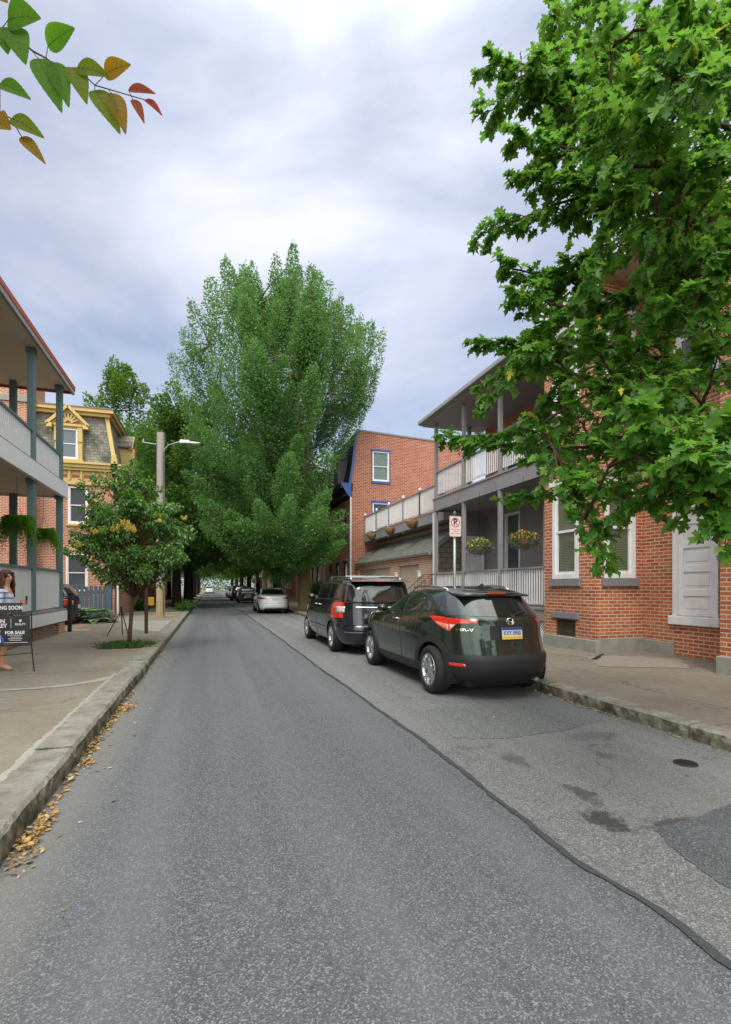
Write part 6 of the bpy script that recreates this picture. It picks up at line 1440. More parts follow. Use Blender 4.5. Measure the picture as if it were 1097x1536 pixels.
text_mesh('model_lettering', 'HR-V', .052, lambda u, v, n: (-.58 + u, H.rear(-.58 + u, .925 + v).y - .004 - n, .925 + v), M['chrome'], hv, sx=1.4, bold=.001)
text_mesh('trim_lettering', 'AWD', .034, lambda u, v, n: (.62 + u, H.rear(.62 + u, .925 + v).y - .004 - n, .925 + v), M['chrome'], hv, sx=1.3, bold=.0005)
patch(rr_, [(-.30, .80), (.30, .80)], [(-.30, .985), (.30, .985)], .002, n=10, rows=3).build('plate_recess', M['car_black'], hv)
plate(hv, lambda u, v, n: (u, -.752 - n + .10 * v, .885 + v), (.305, .155), 'KXY 0900')
ex = MB(); ex.tube([(.46, -.4, .25), (.46, -.66, .235)], [.03, .032], 16); ex.tube([(.15, -.36, .27), (.5, -.36, .27)], .08, 14); ex.build('exhaust', M['galv'], hv, smooth=True)
MB().box(-.62, -.06, .20, .62, .06, .30).build('rear_axle', M['well'], hv)
hv.location = (3.79, 6.45, 0.004)

# black minivan
VL = [(.22, -.85, 3.75, .84), (.28, -.97, 3.82, .90), (.42, -1.04, 3.9, .94), (.60, -1.05, 3.93, .955), (.66, -1.01, 3.92, .958), (.85, -.985, 3.88, .96), (1.0, -.97, 3.75, .952), (1.06, -.96, 3.5, .94), (1.12, -.95, 3.15, .925), (1.16, -.94, 2.92, .912),
      (1.25, -.92, 2.72, .885), (1.45, -.86, 2.35, .83), (1.58, -.80, 2.05, .785), (1.64, -.73, 1.85, .74), (1.68, -.60, 1.55, .65), (1.70, -.30, 1.2, .45), (1.705, 0, 1.0, .25)]
VZ = [.22, .25, .28, .33, .38] + [round(.42 + .025 * i, 3) for i in range(49)] + [1.635, 1.65, 1.665, 1.68, 1.69, 1.70, 1.705]
Vn = Shell(VL, nr=2.2, nf=1.7, m=4.2)
VP_ = carpaint('black_paint', (.012, .012, .018, 1), .3, .22)
vn = shell_car('minivan', 'black minivan with roof rack, parked ahead of the green crossover', 'car', Vn, VZ, VP_, (0.0, 3.02), .385, .345, .225, 1.84, lip=.03, lipoff=.006)
sides(None, 'window_surround', M['car_black'], [(2.5, 1.17), (1.0, 1.19), (-.60, 1.20)], [(2.42, 1.20), (1.92, 1.52), (1.6, 1.585), (0, 1.595), (-.52, 1.56)], .003, S=Vn, c=vn)
sides(None, 'front_window', M['car_glass'], [(2.42, 1.20), (1.58, 1.205)], [(1.9, 1.49), (1.65, 1.55), (1.58, 1.56)], .007, S=Vn, c=vn)
sides(None, 'sliding_door_window', M['car_glass'], [(1.50, 1.21), (.42, 1.215)], [(1.50, 1.565), (.42, 1.575)], .007, S=Vn, c=vn)
sides(None, 'rear_side_window', M['car_glass'], [(.34, 1.22), (-.52, 1.235)], [(.34, 1.575), (-.46, 1.54)], .007, S=Vn, c=vn)
rv_ = lambda u, v: Vn.rear(u, v)
patch(rv_, [(-.79, 1.14), (0, 1.115), (.79, 1.14)], [(-.70, 1.57), (0, 1.585), (.70, 1.57)], .004, n=30).build('rear_glass', M['car_glass'], vn, smooth=True)
spv = MB(); spv.hexa([(-.70, -.93, 1.60), (.70, -.93, 1.60), (.64, -.55, 1.62), (-.64, -.55, 1.62), (-.68, -.90, 1.625), (.68, -.90, 1.625), (.62, -.5, 1.675), (-.62, -.5, 1.675)]); so2 = spv.build('spoiler', VP_, vn, bevel=.012, seg=2)
MB().box(-.12, -.938, 1.604, .12, -.915, 1.618).build('brake_light', M['lamp_red'], so2)
def vwrap(sg):
    def f(u, v):
        yr, yf, w = Vn.at(v); xc = w * .95
        if u <= 0: return Vn.rear(sg * (xc + u), v)
        return Vn.side(Vn.rear(sg * xc, v).y + u, v, sg)
    return f
for sg in (-1, 1):
    f = vwrap(sg); o = patch(f, [(.19, .80), (.0, .80), (-.10, .82)], [(.16, 1.14), (.0, 1.155), (-.10, 1.15)], .012, n=14).build('tail_lamp', M['lamp_red'], vn, smooth=True, auto=R(40))
    patch(f, [(-.01, .93), (-.12, .93)], [(-.01, 1.06), (-.12, 1.06)], .017, n=6, rows=4).build('reversing_lens', M['lamp_clear'], o, smooth=True)
    x0 = Vn.side(2.35, 1.2, sg).x; m = MB(); m.hexa([(x0 - sg * .02, 2.28, 1.16), (x0 + sg * .2, 2.30, 1.17), (x0 + sg * .18, 2.42, 1.17), (x0 - sg * .02, 2.45, 1.16), (x0 - sg * .02, 2.28, 1.3), (x0 + sg * .21, 2.30, 1.31), (x0 + sg * .17, 2.40, 1.3), (x0 - sg * .02, 2.42, 1.3)]); m.build('door_mirror', VP_, vn, bevel=.03, seg=3, smooth=True)
    for yy in (1.62, 1.22):
        p = Vn.side(yy, 1.06, sg); MB().box(p.x - sg * .005, yy - .09, 1.05, p.x + sg * .035, yy + .09, 1.075).build('door_handle', M['chrome'], vn, bevel=.006)
    rl = MB(); rl.tube([(sg * .58, -.55, 1.66), (sg * .60, -.45, 1.715), (sg * .60, .6, 1.735), (sg * .60, 1.45, 1.725), (sg * .58, 1.6, 1.68)], .014, 8); rl.build('roof_rail', M['alloy'], vn, smooth=True)
    sides(None, 'side_moulding', M['car_black'], [(2.5, .545), (.5, .545)], [(2.5, .565), (.5, .565)], .006, S=Vn, c=vn, rows=1) if sg > 0 else None
cb = MB(); cb.tube([(-.60, -.1, 1.735), (.60, -.1, 1.735)], .012, 6); cb.tube([(-.60, 1.0, 1.735), (.60, 1.0, 1.735)], .012, 6); cb.build('roof_crossbar', M['alloy'], vn)
patch(rv_, [(-.62, 1.03), (0, 1.015), (.62, 1.03)], [(-.62, 1.062), (0, 1.05), (.62, 1.062)], .016, n=24, rows=2).build('chrome_strip', M['chrome'], vn, smooth=True)
bump_band(.235, .62, .012, 'bumper', VP_, Vn, vn, ylen=1.35, drop=.1)
patch(rv_, [(-.8, .50), (.8, .50)], [(-.8, .515), (.8, .515)], .018, n=24, rows=1).build('bumper_chrome', M['chrome'], vn)
ln = MB()
for sg in (-1, 1):
    f_ = lambda u, v, sg=sg: Vn.side(u, v, sg)
    addline(f_, [(1.54, 1.58), (1.54, .9), (1.50, .30)], .0035, .0005, ln); addline(f_, [(2.60, 1.15), (2.64, .8), (2.62, .32)], .0035, .0005, ln); addline(f_, [(.40, 1.57), (.40, .8)], .0035, .0005, ln); addline(f_, [(.38, 1.10), (-.70, 1.11)], .004, .0005, ln)
addline(rv_, [(-.86, 1.60), (-.87, 1.16)], .004, .001, ln); addline(rv_, [(-.86, .82), (-.85, .66), (0, .64), (.85, .66), (.86, .82)], .0035, .001, ln); ln.build('panel_gap', M['well'], vn)
plate(vn, lambda u, v, n: (u, -1.004 - n + .06 * v, .885 + v), (.305, .155), 'JKL 4127')
wp = MB(); wp.bar((0, -.99, 1.13), (.42, -.965, 1.20), .018, .015); wp.build('rear_wiper', M['car_black'], vn)
vn.location = (3.60, 11.28, 0.004)

# sedans and other cars down the street
SL = [(.20, -.85, 3.45, .78), (.30, -.98, 3.6, .84), (.45, -1.03, 3.68, .875), (.62, -1.02, 3.68, .885), (.80, -.99, 3.62, .885), (.90, -.97, 3.4, .875), (.97, -.93, 2.9, .86), (1.01, -.82, 2.55, .845), (1.035, -.55, 2.32, .825), (1.06, -.34, 2.18, .80),
      (1.15, -.15, 1.95, .755), (1.28, .08, 1.62, .70), (1.38, .32, 1.35, .64), (1.425, .55, 1.12, .56), (1.44, .72, .95, .4), (1.445, .8, .88, .2)]
SZ = [.20, .25, .30, .37] + [round(.45 + .03 * i, 3) for i in range(18)] + [.99, 1.01, 1.022, 1.035, 1.048, 1.06, 1.09, 1.12, 1.15, 1.18, 1.22, 1.26, 1.30, 1.34, 1.38, 1.405, 1.425, 1.435, 1.44, 1.445]
UL = [(.24, -.80, 3.4, .80), (.34, -.90, 3.5, .87), (.55, -.95, 3.55, .905), (.85, -.92, 3.5, .91), (1.0, -.90, 3.3, .90), (1.06, -.89, 2.7, .88), (1.12, -.87, 2.35, .86), (1.25, -.80, 2.1, .82), (1.45, -.66, 1.75, .75), (1.58, -.52, 1.5, .68), (1.63, -.25, 1.2, .55), (1.645, .1, .9, .3)]
UZ = [.24, .29, .34, .42] + [round(.5 + .04 * i, 3) for i in range(29)] + [1.63, 1.638, 1.645]
def sedan(label, col, x, y, plate_s=None, kind='sedan', rz=0, cat='car', group='cars parked down the street'):
    suv = kind != 'sedan'
    S = Shell(UL if suv else SL, nr=1.9, nf=1.6, m=3.6)
    c = shell_car(kind, label, cat, S, UZ if suv else SZ, col, (0.0, 2.66), .375, .33, .21, 1.72 if not suv else 1.76, group=group, lip=.02, lipoff=.004)
    if suv:
        sides(None, 'side_window', M['car_glass'], [(2.0, 1.12), (-.45, 1.16)], [(1.95, 1.15), (1.45, 1.5), (0, 1.52), (-.4, 1.35)], .004, S=S, c=c)
        patch(lambda u, v: S.rear(u, v), [(-.72, 1.14), (.72, 1.14)], [(-.6, 1.50), (.6, 1.50)], .005, n=20).build('rear_glass', M['car_glass'], c, smooth=True)
    else:
        sides(None, 'side_window', M['car_glass'], [(2.05, 1.05), (.05, 1.07)], [(1.98, 1.08), (1.5, 1.31), (1.1, 1.36), (.6, 1.355), (.2, 1.2), (.07, 1.08)], .004, S=S, c=c)
        patch(lambda u, v: S.rear(u, v), [(-.66, 1.065), (.66, 1.065)], [(-.54, 1.36), (.54, 1.36)], .005, n=20, rows=14).build('rear_glass', M['car_glass'], c, smooth=True)
    za, zb = (.85, 1.06) if suv else (.80, .92)
    for sg in (-1, 1):
        def f(u, v, sg=sg):
            yr, yf, w = S.at(v); xc = w * .93
            return S.rear(sg * (xc + u), v) if u <= 0 else S.side(S.rear(sg * xc, v).y + u, v, sg)
        o = patch(f, [(.18, za + .03), (0, za), (-.20, za + .01)], [(.20, zb - .01), (0, zb), (-.22, zb - .01)], .008, n=14).build('tail_lamp', M['lamp_red'], c, smooth=True)
        patch(f, [(-.20, za + .0), (-.36, za + .02)], [(-.22, zb - .02), (-.36, zb - .05)], .006, n=6, rows=3).build('inner_lamp', M['lamp_orange'], o, smooth=True)
        x0 = S.side(1.95, 1.05, sg).x; MB().hexa([(x0 - sg * .03, 1.86, 1.02), (x0 + sg * .19, 1.88, 1.04), (x0 + sg * .17, 1.98, 1.04), (x0 - sg * .03, 2.0, 1.02), (x0 - sg * .03, 1.86, 1.13), (x0 + sg * .19, 1.88, 1.15), (x0 + sg * .16, 1.97, 1.14), (x0 - sg * .03, 1.98, 1.13)]).build('door_mirror', col, c, bevel=.025, seg=2, smooth=True)
    patch(lambda u, v: S.rear(u, v), [(-.6, .21), (.6, .21)], [(-.55, .34), (.55, .34)], .01, n=20, rows=2).build('bumper_insert', M['car_black'], c)
    l = MB(); addline(lambda u, v: S.rear(u, v), [(-.80, .80), (-.74, .60), (0, .585), (.74, .60), (.80, .80)], .005, .001, l)
    for sg in (-1, 1): addline(lambda u, v, sg=sg: S.side(u, v, sg), [(1.1, 1.05), (1.08, .35)], .005, .0005, l)
    l.build('panel_gap', M['well'], c)
    pz = .80 if not suv else .78
    m = MB(); yy = S.rear(0, pz).y; m.box(-.155, yy - .012, pz - .07, .155, yy + .02, pz + .07); m.build('number_plate', M['plate_white'], c)
    c.location = (x, y, .004); c.rotation_euler = (0, 0, rz); return c
whitep = carpaint('white_paint_car', (.62, .63, .64, 1), 0.0, .25); silver = carpaint('silver_paint', (.30, .31, .33, 1), .6, .3); greyp = carpaint('grey_paint', (.14, .145, .15, 1), .5, .3); darkp = carpaint('charcoal_paint', (.025, .025, .03, 1), .4, .25)
sedan('white sedan parked behind the first row of trees on the right', whitep, 3.42, 28.6)
sedan('silver sedan parked farther on, next beyond the white one', silver, 3.35, 48.0)
sedan('dark car almost hidden ahead of the silver sedan', darkp, 3.0, 54.0, kind='suv_car')
sedan('grey sedan in the middle of the far parked row', greyp, 3.1, 67.0)
sedan('dark car far down the right kerb, last of the parked row', darkp, 3.2, 76.0, kind='suv_car')
sedan('small white car facing away at the far left kerb', whitep, -.1, 112, kind='suv_car', rz=0, group='cars parked down the street')
sedan('black car with a red tail lamp parked in the driveway by the fence', darkp, -5.45, 20.4, kind='suv_car', rz=R(90), group=None)

# ------------------------------------------------------------------ street furniture
wood_t = NT('weathered_pole'); _p = wood_t.pos(); _z = wood_t.n('ShaderNodeSeparateXYZ', {0: _p}).outputs['Z']
_mp = wood_t.n('ShaderNodeMapping', {'Vector': _p, 'Scale': (14, 14, .8)}).outputs[0]; _n = wood_t.noise(_mp, 2, 6, .7)
_low = wood_t.ramp(wood_t.math('ADD', wood_t.math('DIVIDE', _z, 3.0), wood_t.math('MULTIPLY', wood_t.noise(_p, 5, 4), .3)), [(.62, (1, 1, 1)), (.72, (0, 0, 0))])
wood_t.set(Base_Color=wood_t.mix(_n, wood_t.mix(_low, (.17, .14, .13, 1), (.20, .11, .05, 1)), wood_t.mix(_low, (.42, .37, .36, 1), (.52, .42, .28, 1))), Roughness=.9); wood_t.bump(_n, .8, .02)
up = thing('utility_pole', 'weathered wooden utility pole with a street lamp arm on the left kerb', 'pole', (-2.03, 23.3, .15))
MB().tube([(-2.03, 23.3, .05), (-2.03, 23.3, 3), (-2.03, 23.3, 8.15)], [.185, .175, .155], 20).build('pole', wood_t.m, up, smooth=True, auto=R(60))
MB().tube([(-1.88, 23.2, 7.25), (-1.86, 23.2, 7.45), (-1.7, 23.15, 7.62), (-1.3, 23.0, 7.74), (-1.1, 22.95, 7.74)], .022, 8).build('lamp_arm', M['galv'], up, smooth=True)
lh = MB(); lh.hexa([(-1.25, 22.85, 7.68), (-.80, 22.75, 7.68), (-.80, 23.0, 7.68), (-1.25, 23.05, 7.68), (-1.22, 22.88, 7.83), (-.84, 22.8, 7.81), (-.84, 22.98, 7.81), (-1.22, 23.02, 7.83)]); lh.hexa([(-.80, 22.76, 7.68), (-.38, 22.72, 7.70), (-.38, 22.88, 7.70), (-.80, 22.98, 7.68), (-.80, 22.78, 7.76), (-.42, 22.74, 7.735), (-.42, 22.86, 7.735), (-.80, 22.96, 7.76)])
lo = lh.build('lamp_head', paint('lamp_grey', (.5, .52, .55, 1), .45, .08), up, bevel=.012); MB().box(-.76, 22.77, 7.664, -.44, 22.92, 7.679).build('lens', M['lamp_clear'], lo)
b_ = MB(); b_.tube([(-2.2, 23.2, 7.62), (-2.75, 23.2, 7.66)], .02, 8); b_.tube([(-2.7, 23.2, 7.66), (-2.7, 23.2, 7.8)], .03, 8); b_.build('bracket', M['galv'], up)
b_ = MB(); b_.tube([(-1.9, 23.13, .3), (-1.9, 23.13, 7.3)], .02, 6); b_.build('conduit', M['greenpaint'], up)
rp = thing('steel_post', 'rusty brown square steel post on the left pavement, just behind the small tree', 'post', (-1.75, 15.7, .15))
MB().box(-1.80, 15.66, .14, -1.71, 15.75, 2.4).build('post', M['rust_post'], rp, bevel=.01); pl_ = MB(); pl_.box(-1.9, 15.64, 2.0, -1.61, 15.657, 2.4); pl_.build('sign_plate', M['galv'], rp)
tp_ = thing('metal_stand', 'small dark folding metal stand behind the young tree trunk', 'stand', (-2.35, 15.2, .15))
for p in ((-2.66, 15.0), (-2.12, 14.95), (-2.35, 15.5)): MB().tube([(-2.33, 15.2, .88), (p[0], p[1], .155)], .014, 6).build('leg', M['black_metal'], tp_)
MB().tube([(-2.33, 15.2, .84), (-2.33, 15.2, .94)], .03, 8).build('hinge', M['black_metal'], tp_)
ys_ = thing('yard_sign', 'small bright yellow sign low behind the utility pole', 'sign', (-3.0, 28.9, .15))
MB().box(-3.13, 28.9, .5, -2.85, 28.92, .95).build('panel', M['plate_yellow'], ys_); MB().box(-3.1, 28.925, .14, -3.08, 28.94, .9).box(-2.9, 28.925, .14, -2.88, 28.94, .9).build('stake', M['black_metal'], ys_)
mc = thing('valve_cover', 'small round iron valve cover set in the parking lane', 'manhole cover', (3.84, 3.23, .005))
MB().tube([(3.84, 3.23, .001), (3.84, 3.23, .014)], [.095, .09], 32).build('cover', paint('cast_iron', (.03, .026, .024, 1), .7, .3), mc)
r_ = MB()
for k in range(-4, 5): r_.bar((3.84 - math.sqrt(.08 ** 2 - (k * .017) ** 2), 3.23 + k * .017, .0155), (3.84 + math.sqrt(.08 ** 2 - (k * .017) ** 2), 3.23 + k * .017, .0155), .007, .004)
r_.build('ribs', M['black_metal'], mc)

# no-parking sign
sg_t = simple('sign_white', (.66, .60, .60, 1), .4); sg_r = simple('sign_red', (.5, .03, .04, 1), .45); sg_k = simple('sign_black', (.02, .02, .022, 1), .5); sg_b = simple('sign_blue', (.02, .10, .42, 1), .45); sg_g = simple('sign_grey', (.3, .16, .16, 1), .5)
def rrect(w, h, r, n=5):
    out = []
    for cx_, cy_, a0 in ((w / 2 - r, h / 2 - r, 0), (-w / 2 + r, h / 2 - r, 90), (-w / 2 + r, -h / 2 + r, 180), (w / 2 - r, -h / 2 + r, 270)):
        for k in range(n + 1): a = R(a0 + 90 * k / n); out.append((cx_ + r * math.cos(a), cy_ + r * math.sin(a)))
    return out
ns = thing('no_parking_sign', 'white sign with a crossed-out P in a red ring on a steel post', 'sign', (4.92, 9.45, .15))
SX, SY, SZ_ = 4.90, 9.42, 2.76; fs_ = lambda u, v, n: (SX + u * .985, SY - n + u * .17 * 1.0 * 0, SZ_ + v)
MB().tube([(4.91, 9.47, .1), (4.91, 9.47, 3.0)], .03, 10).build('post', M['galv'], ns, smooth=True)
MB().tube([(4.91, 9.47, 2.98), (4.91, 9.47, 3.05), (4.91, 9.47, 3.09)], [.042, .04, .015], 12).build('cap', M['greenpaint'], ns, smooth=True)
pn_ = MB().prism(rrect(.275, .43, .03), 0, .003, fs_).build('panel', sg_t, ns)
bo = MB(); o_ = rrect(.262, .417, .026); i_ = rrect(.252, .407, .022)
for a in range(len(o_)):
    c = (a + 1) % len(o_); bo.add([fs_(*o_[a], .0042), fs_(*o_[c], .0042), fs_(*i_[c], .0042), fs_(*i_[a], .0042)], [(0, 1, 2, 3)])
bo.build('border', sg_r, pn_)
rg = MB()
for k in range(40):
    a, b = 2 * PI * k / 40, 2 * PI * (k + 1) / 40; rg.add([fs_(.103 * math.cos(a), .08 + .103 * math.sin(a), .0052), fs_(.103 * math.cos(b), .08 + .103 * math.sin(b), .0052), fs_(.086 * math.cos(b), .08 + .086 * math.sin(b), .0052), fs_(.086 * math.cos(a), .08 + .086 * math.sin(a), .0052)], [(0, 1, 2, 3)])
c45 = .7071; rg.add([fs_(-.09 * c45 - .006, .08 + .09 * c45 - .006, .0062), fs_(-.09 * c45 + .006, .08 + .09 * c45 + .006, .0062), fs_(.09 * c45 + .006, .08 - .09 * c45 + .006, .0062), fs_(.09 * c45 - .006, .08 - .09 * c45 - .006, .0062)], [(0, 1, 2, 3)])
rg.build('red_ring', sg_r, pn_)
text_mesh('letter', 'P', .185, lambda u, v, n: fs_(u, v + .085, .0045 + n * .2), sg_k, pn_, bold=.006)
tx = MB()
for v, segs_ in ((-.065, ((-.09, -.04), (-.02, .01), (.03, .09))), (-.105, ((-.04, .05),)), (-.15, ((-.10, -.03), (.0, .03), (.05, .1)))):
    for a, b in segs_:
        u = a
        while u < b: tx.add([fs_(u, v - .011, .0045), fs_(u + .008, v - .011, .0045), fs_(u + .008, v + .011, .0045), fs_(u, v + .011, .0045)], [(0, 1, 2, 3)]); u += .014
tx.build('small_print', sg_r, pn_)
def blue_sign(x, y, z0, z1, label, blue=True):
    t = thing('parking_sign', label, 'sign', (x, y, .15)); MB().tube([(x, y + .03, .1), (x, y + .03, z1 + .1)], .03, 8).build('post', M['galv'], t)
    p = MB().box(x - .15, y - .01, z0, x + .15, y, z1).build('panel', sg_t, t)
    if blue: MB().box(x - .10, y - .014, z1 - .32, x + .10, y - .0105, z1 - .10).build('blue_symbol', sg_b, p); MB().box(x - .15, y - .014, z0 + .30, x + .15, y - .0105, z0 + .32).build('divider', sg_g, p)
    return t
blue_sign(5.0, 34.8, 2.3, 3.2, 'white sign with a blue square on a post behind the white sedan'); blue_sign(5.0, 52.5, 2.45, 3.0, 'plain pale sign plate farther down the right kerb', False)

# stairs with black handrails between garage and grey porch
sr = thing('entry_steps', 'concrete steps with black iron handrails between the garage and the grey porch', 'steps', (7.3, 16.9, .15))
for k in range(5): MB().box(6.75 + k * .2, 16.5, .14, 7.75, 17.24, .31 + k * .17 - .003 * k).build('step', M['concrete'], sr, bevel=.01) if k == 0 else MB().box(6.75 + k * .2, 16.505, .31 + (k - 1) * .17, 7.74, 17.235, .31 + k * .17).build('step', M['concrete'], sr, bevel=.008)
for y in (16.53, 17.2):
    h = MB(); h.tube([(6.8, y, .3), (6.8, y, 1.25), (7.65, y, 1.95), (7.65, y, 1.0)], .018, 6); h.tube([(7.65, y, 1.95), (8.3, y, 1.95)], .018, 6); h.tube([(6.8, y, .75), (7.65, y, 1.45)], .012, 6)
    for k in range(5): h.tube([(6.95 + k * .15, y, .5 + k * .11), (6.95 + k * .15, y, 1.36 + k * .125)], .008, 5)
    h.build('handrail', M['black_metal'], sr)

# ------------------------------------------------------------------ for-sale sign
fsn = thing('for_sale_sign', 'black FOR SALE sign with a COMING SOON rider on the left pavement', 'sign', (-3.03, 9.2, .15))
Y_ = 9.18; fp_ = lambda u, v, n: (-3.335 + u, Y_ - n, v)
m = MB()
for x in (-3.35, -2.715): m.bar((x, Y_ + .02, 1.09), (x, Y_ + .02, .55), .016, .016); m.bar((x, Y_ + .02, .55), (x + (.05 if x > -3 else -.05), Y_ - .02, .15), .016, .016)
m.bar((-3.35, Y_ + .02, 1.06), (-2.715, Y_ + .02, 1.06), .016, .016); m.bar((-3.35, Y_ + .02, .575), (-2.715, Y_ + .02, .575), .016, .016); m.bar((-3.37, Y_ + .0, .40), (-2.69, Y_ + .0, .45), .012, .012)
for x in (-3.27, -2.86): m.bar((x, Y_ + .02, 1.06), (x, Y_ + .02, 1.28), .012, .012)
m.build('frame', M['black_metal'], fsn)
blk = simple('sign_panel_black', (.012, .012, .015, 1), .35); wht = simple('sign_lettering_white', (.75, .75, .77, 1), .5)
p1 = MB(); p1.hexa([fp_(.0, .60, 0), fp_(.605, .60, 0), fp_(.605, .60, .008), fp_(0, .60, .008), fp_(0, 1.045, 0), fp_(.605, 1.045, 0), fp_(.605, 1.045, .008), fp_(0, 1.045, .008)]); p1 = p1.build('panel', blk, fsn, bevel=.002)
p2 = MB(); p2.hexa([fp_(.03, 1.085, 0), fp_(.50, 1.085, 0), fp_(.50, 1.085, .008), fp_(.03, 1.085, .008), fp_(.03, 1.245, 0), fp_(.50, 1.245, 0), fp_(.50, 1.245, .008), fp_(.03, 1.245, .008)]); p2 = p2.build('rider', blk, fsn, bevel=.002)
def lab(s, size, cu, cv, par, mat=wht, bold=.0015, sx=1.0, nm='lettering'): return text_mesh(nm, s, size, lambda u, v, n: fp_(cu + u, cv + v, .0095 + n * .5), mat, par, bold=bold, sx=sx)
lab('COMING SOON', .085, .265, 1.165, p2, sx=.78, bold=.003)
lab('IRON', .085, .165, .955, p1, bold=.003); lab('VALLEY', .085, .165, .885, p1, bold=.003, sx=.9); lab('REALTY', .045, .475, .905, p1, bold=.001, sx=.95)
lab('FOR SALE', .062, .40, .775, p1, bold=.003)
d_ = MB(); d_.add([fp_(.345, .85, .0095), fp_(.350, .85, .0095), fp_(.350, 1.0, .0095), fp_(.345, 1.0, .0095)], [(0, 1, 2, 3)])
d_.add([fp_(.458, .955, .0095), fp_(.475, .935, .0095), fp_(.492, .955, .0095), fp_(.492, .98, .0095), (fp_(.458, .98, .0095))], [(0, 1, 2, 3, 4)])
for v, a, b in ((.735, .30, .50), (.705, .34, .48), (.68, .31, .5), (.655, .33, .49)):
    u = a
    while u < b: d_.add([fp_(u, v - .006, .0095), fp_(u + .007, v - .006, .0095), fp_(u + .007, v + .006, .0095), fp_(u, v + .006, .0095)], [(0, 1, 2, 3)]); u += .0115
d_.add([fp_(.2, .615, .0095), fp_(.58, .615, .0095), fp_(.58, .622, .0095), fp_(.2, .622, .0095)], [(0, 1, 2, 3)]); d_.build('small_print', wht, p1)
# flat portrait printed on the panel: blue jacket, face
pj_ = MB(); pj_.prism([(.08, .61), (.26, .61), (.245, .70), (.215, .745), (.185, .755), (.14, .755), (.10, .72)], .0085, .0095, fp_); pj_.build('printed_jacket', simple('printed_blue', (.04, .08, .35, 1), .5), p1)
pf_ = MB(); pf_.prism([(.175 + .033 * math.cos(k * PI / 8), .80 + .043 * math.sin(k * PI / 8)) for k in range(16)], .0085, .0098, fp_); pf_.build('printed_face', simple('printed_skin', (.55, .28, .18, 1), .5), p1)
ps_ = MB(); ps_.prism([(.165, .70), (.20, .62), (.215, .62), (.20, .745), (.17, .755)], .0097, .0103, fp_); ps_.build('printed_shirt', wht, p1)

# ------------------------------------------------------------------ the woman behind the sign
def skin_mesh(name, verts, edges, radii, mat, par, sub=2, root=0):
    me = bpy.data.meshes.new(name); me.from_pydata(verts, edges, []); o = bpy.data.objects.new(name, me); C.objects.link(o)
    md = o.modifiers.new('s', 'SKIN'); md.use_smooth_shade = True
    if not me.skin_vertices: 
        bpy.context.view_layer.objects.active = o; bpy.ops.mesh.customdata_skin_add() if hasattr(bpy.ops.mesh, 'customdata_skin_add') else None
    for i, r in enumerate(radii):
        r = r if hasattr(r, '__len__') else (r, r); me.skin_vertices[0].data[i].radius = r; me.skin_vertices[0].data[i].use_root = (i == root)
    s2 = o.modifiers.new('d', 'SUBSURF'); s2.levels = sub; s2.render_levels = sub
    dg = bpy.context.evaluated_depsgraph_get(); m2 = bpy.data.meshes.new_from_object(o.evaluated_get(dg))
    off = OFF.get(root_of(par).name, Vector((0, 0, 0)))
    m2.transform(Matrix.Translation(-off)); m2.materials.clear(); m2.materials.append(mat)
    for p in m2.polygons: p.use_smooth = True
    bpy.data.objects.remove(o); bpy.data.meshes.remove(me)
    q = bpy.data.objects.new(name, m2); C.objects.link(q); q.parent = par; return q
wp_ = thing('person', 'barefoot woman in a striped top looking down at the phone in her hands', 'person', (-3.17, 9.5, .15))
skin = NT('skin'); skin.set(Base_Color=skin.mix(skin.noise(skin.pos(), 25, 3), (.46, .22, .14, 1), (.56, .30, .20, 1)), Roughness=.5, Subsurface_Weight=.1)
g = .15; V = []; E_ = []; Rr = []
def jv(x, y, z, r, p=None):
    V.append((x, y, z)); Rr.append(r)
    if p is not None: E_.append((p, len(V) - 1))
    return len(V) - 1
X0, YY = -3.19, 9.50
pel = jv(X0, YY, g + .86, (.13, .105)); bel = jv(X0 + .0, YY, g + 1.0, (.115, .09), pel); ch = jv(X0 + .01, YY, g + 1.17, (.135, .10), bel); up_ = jv(X0 + .0, YY, g + 1.28, (.11, .07), ch)
nk = jv(X0 + .02, YY, g + 1.37, .045, up_); hb_ = jv(X0 + .045, YY - .005, g + 1.44, .06, nk); hd = jv(X0 + .05, YY - .01, g + 1.52, (.078, .085), hb_); ht = jv(X0 + .035, YY - .005, g + 1.585, .06, hd)
nose = jv(X0 + .125, YY - .055, g + 1.488, .012, hd)
for s, dx in ((-1, .0), (1, -.07)):   # legs; near leg steps forward
    hp = jv(X0 + .01, YY + s * .085, g + .78, .085, pel); kn = jv(X0 + .04 + dx * .5, YY + s * .09, g + .45, .058, hp); cf = jv(X0 + .01 + dx, YY + s * .09, g + .30, .052, kn)
    an = jv(X0 - .01 + dx, YY + s * .09, g + .085, .034, cf); hl = jv(X0 - .03 + dx, YY + s * .09, g + .035, .032, an); bl = jv(X0 + .09 + dx, YY + s * .095, g + .035, (.036, .028), an)
    for k in range(5): jv(X0 + .155 + dx - .012 * k, YY + s * (.072 + .013 * k), g + .016, .009 if k else .012, bl)
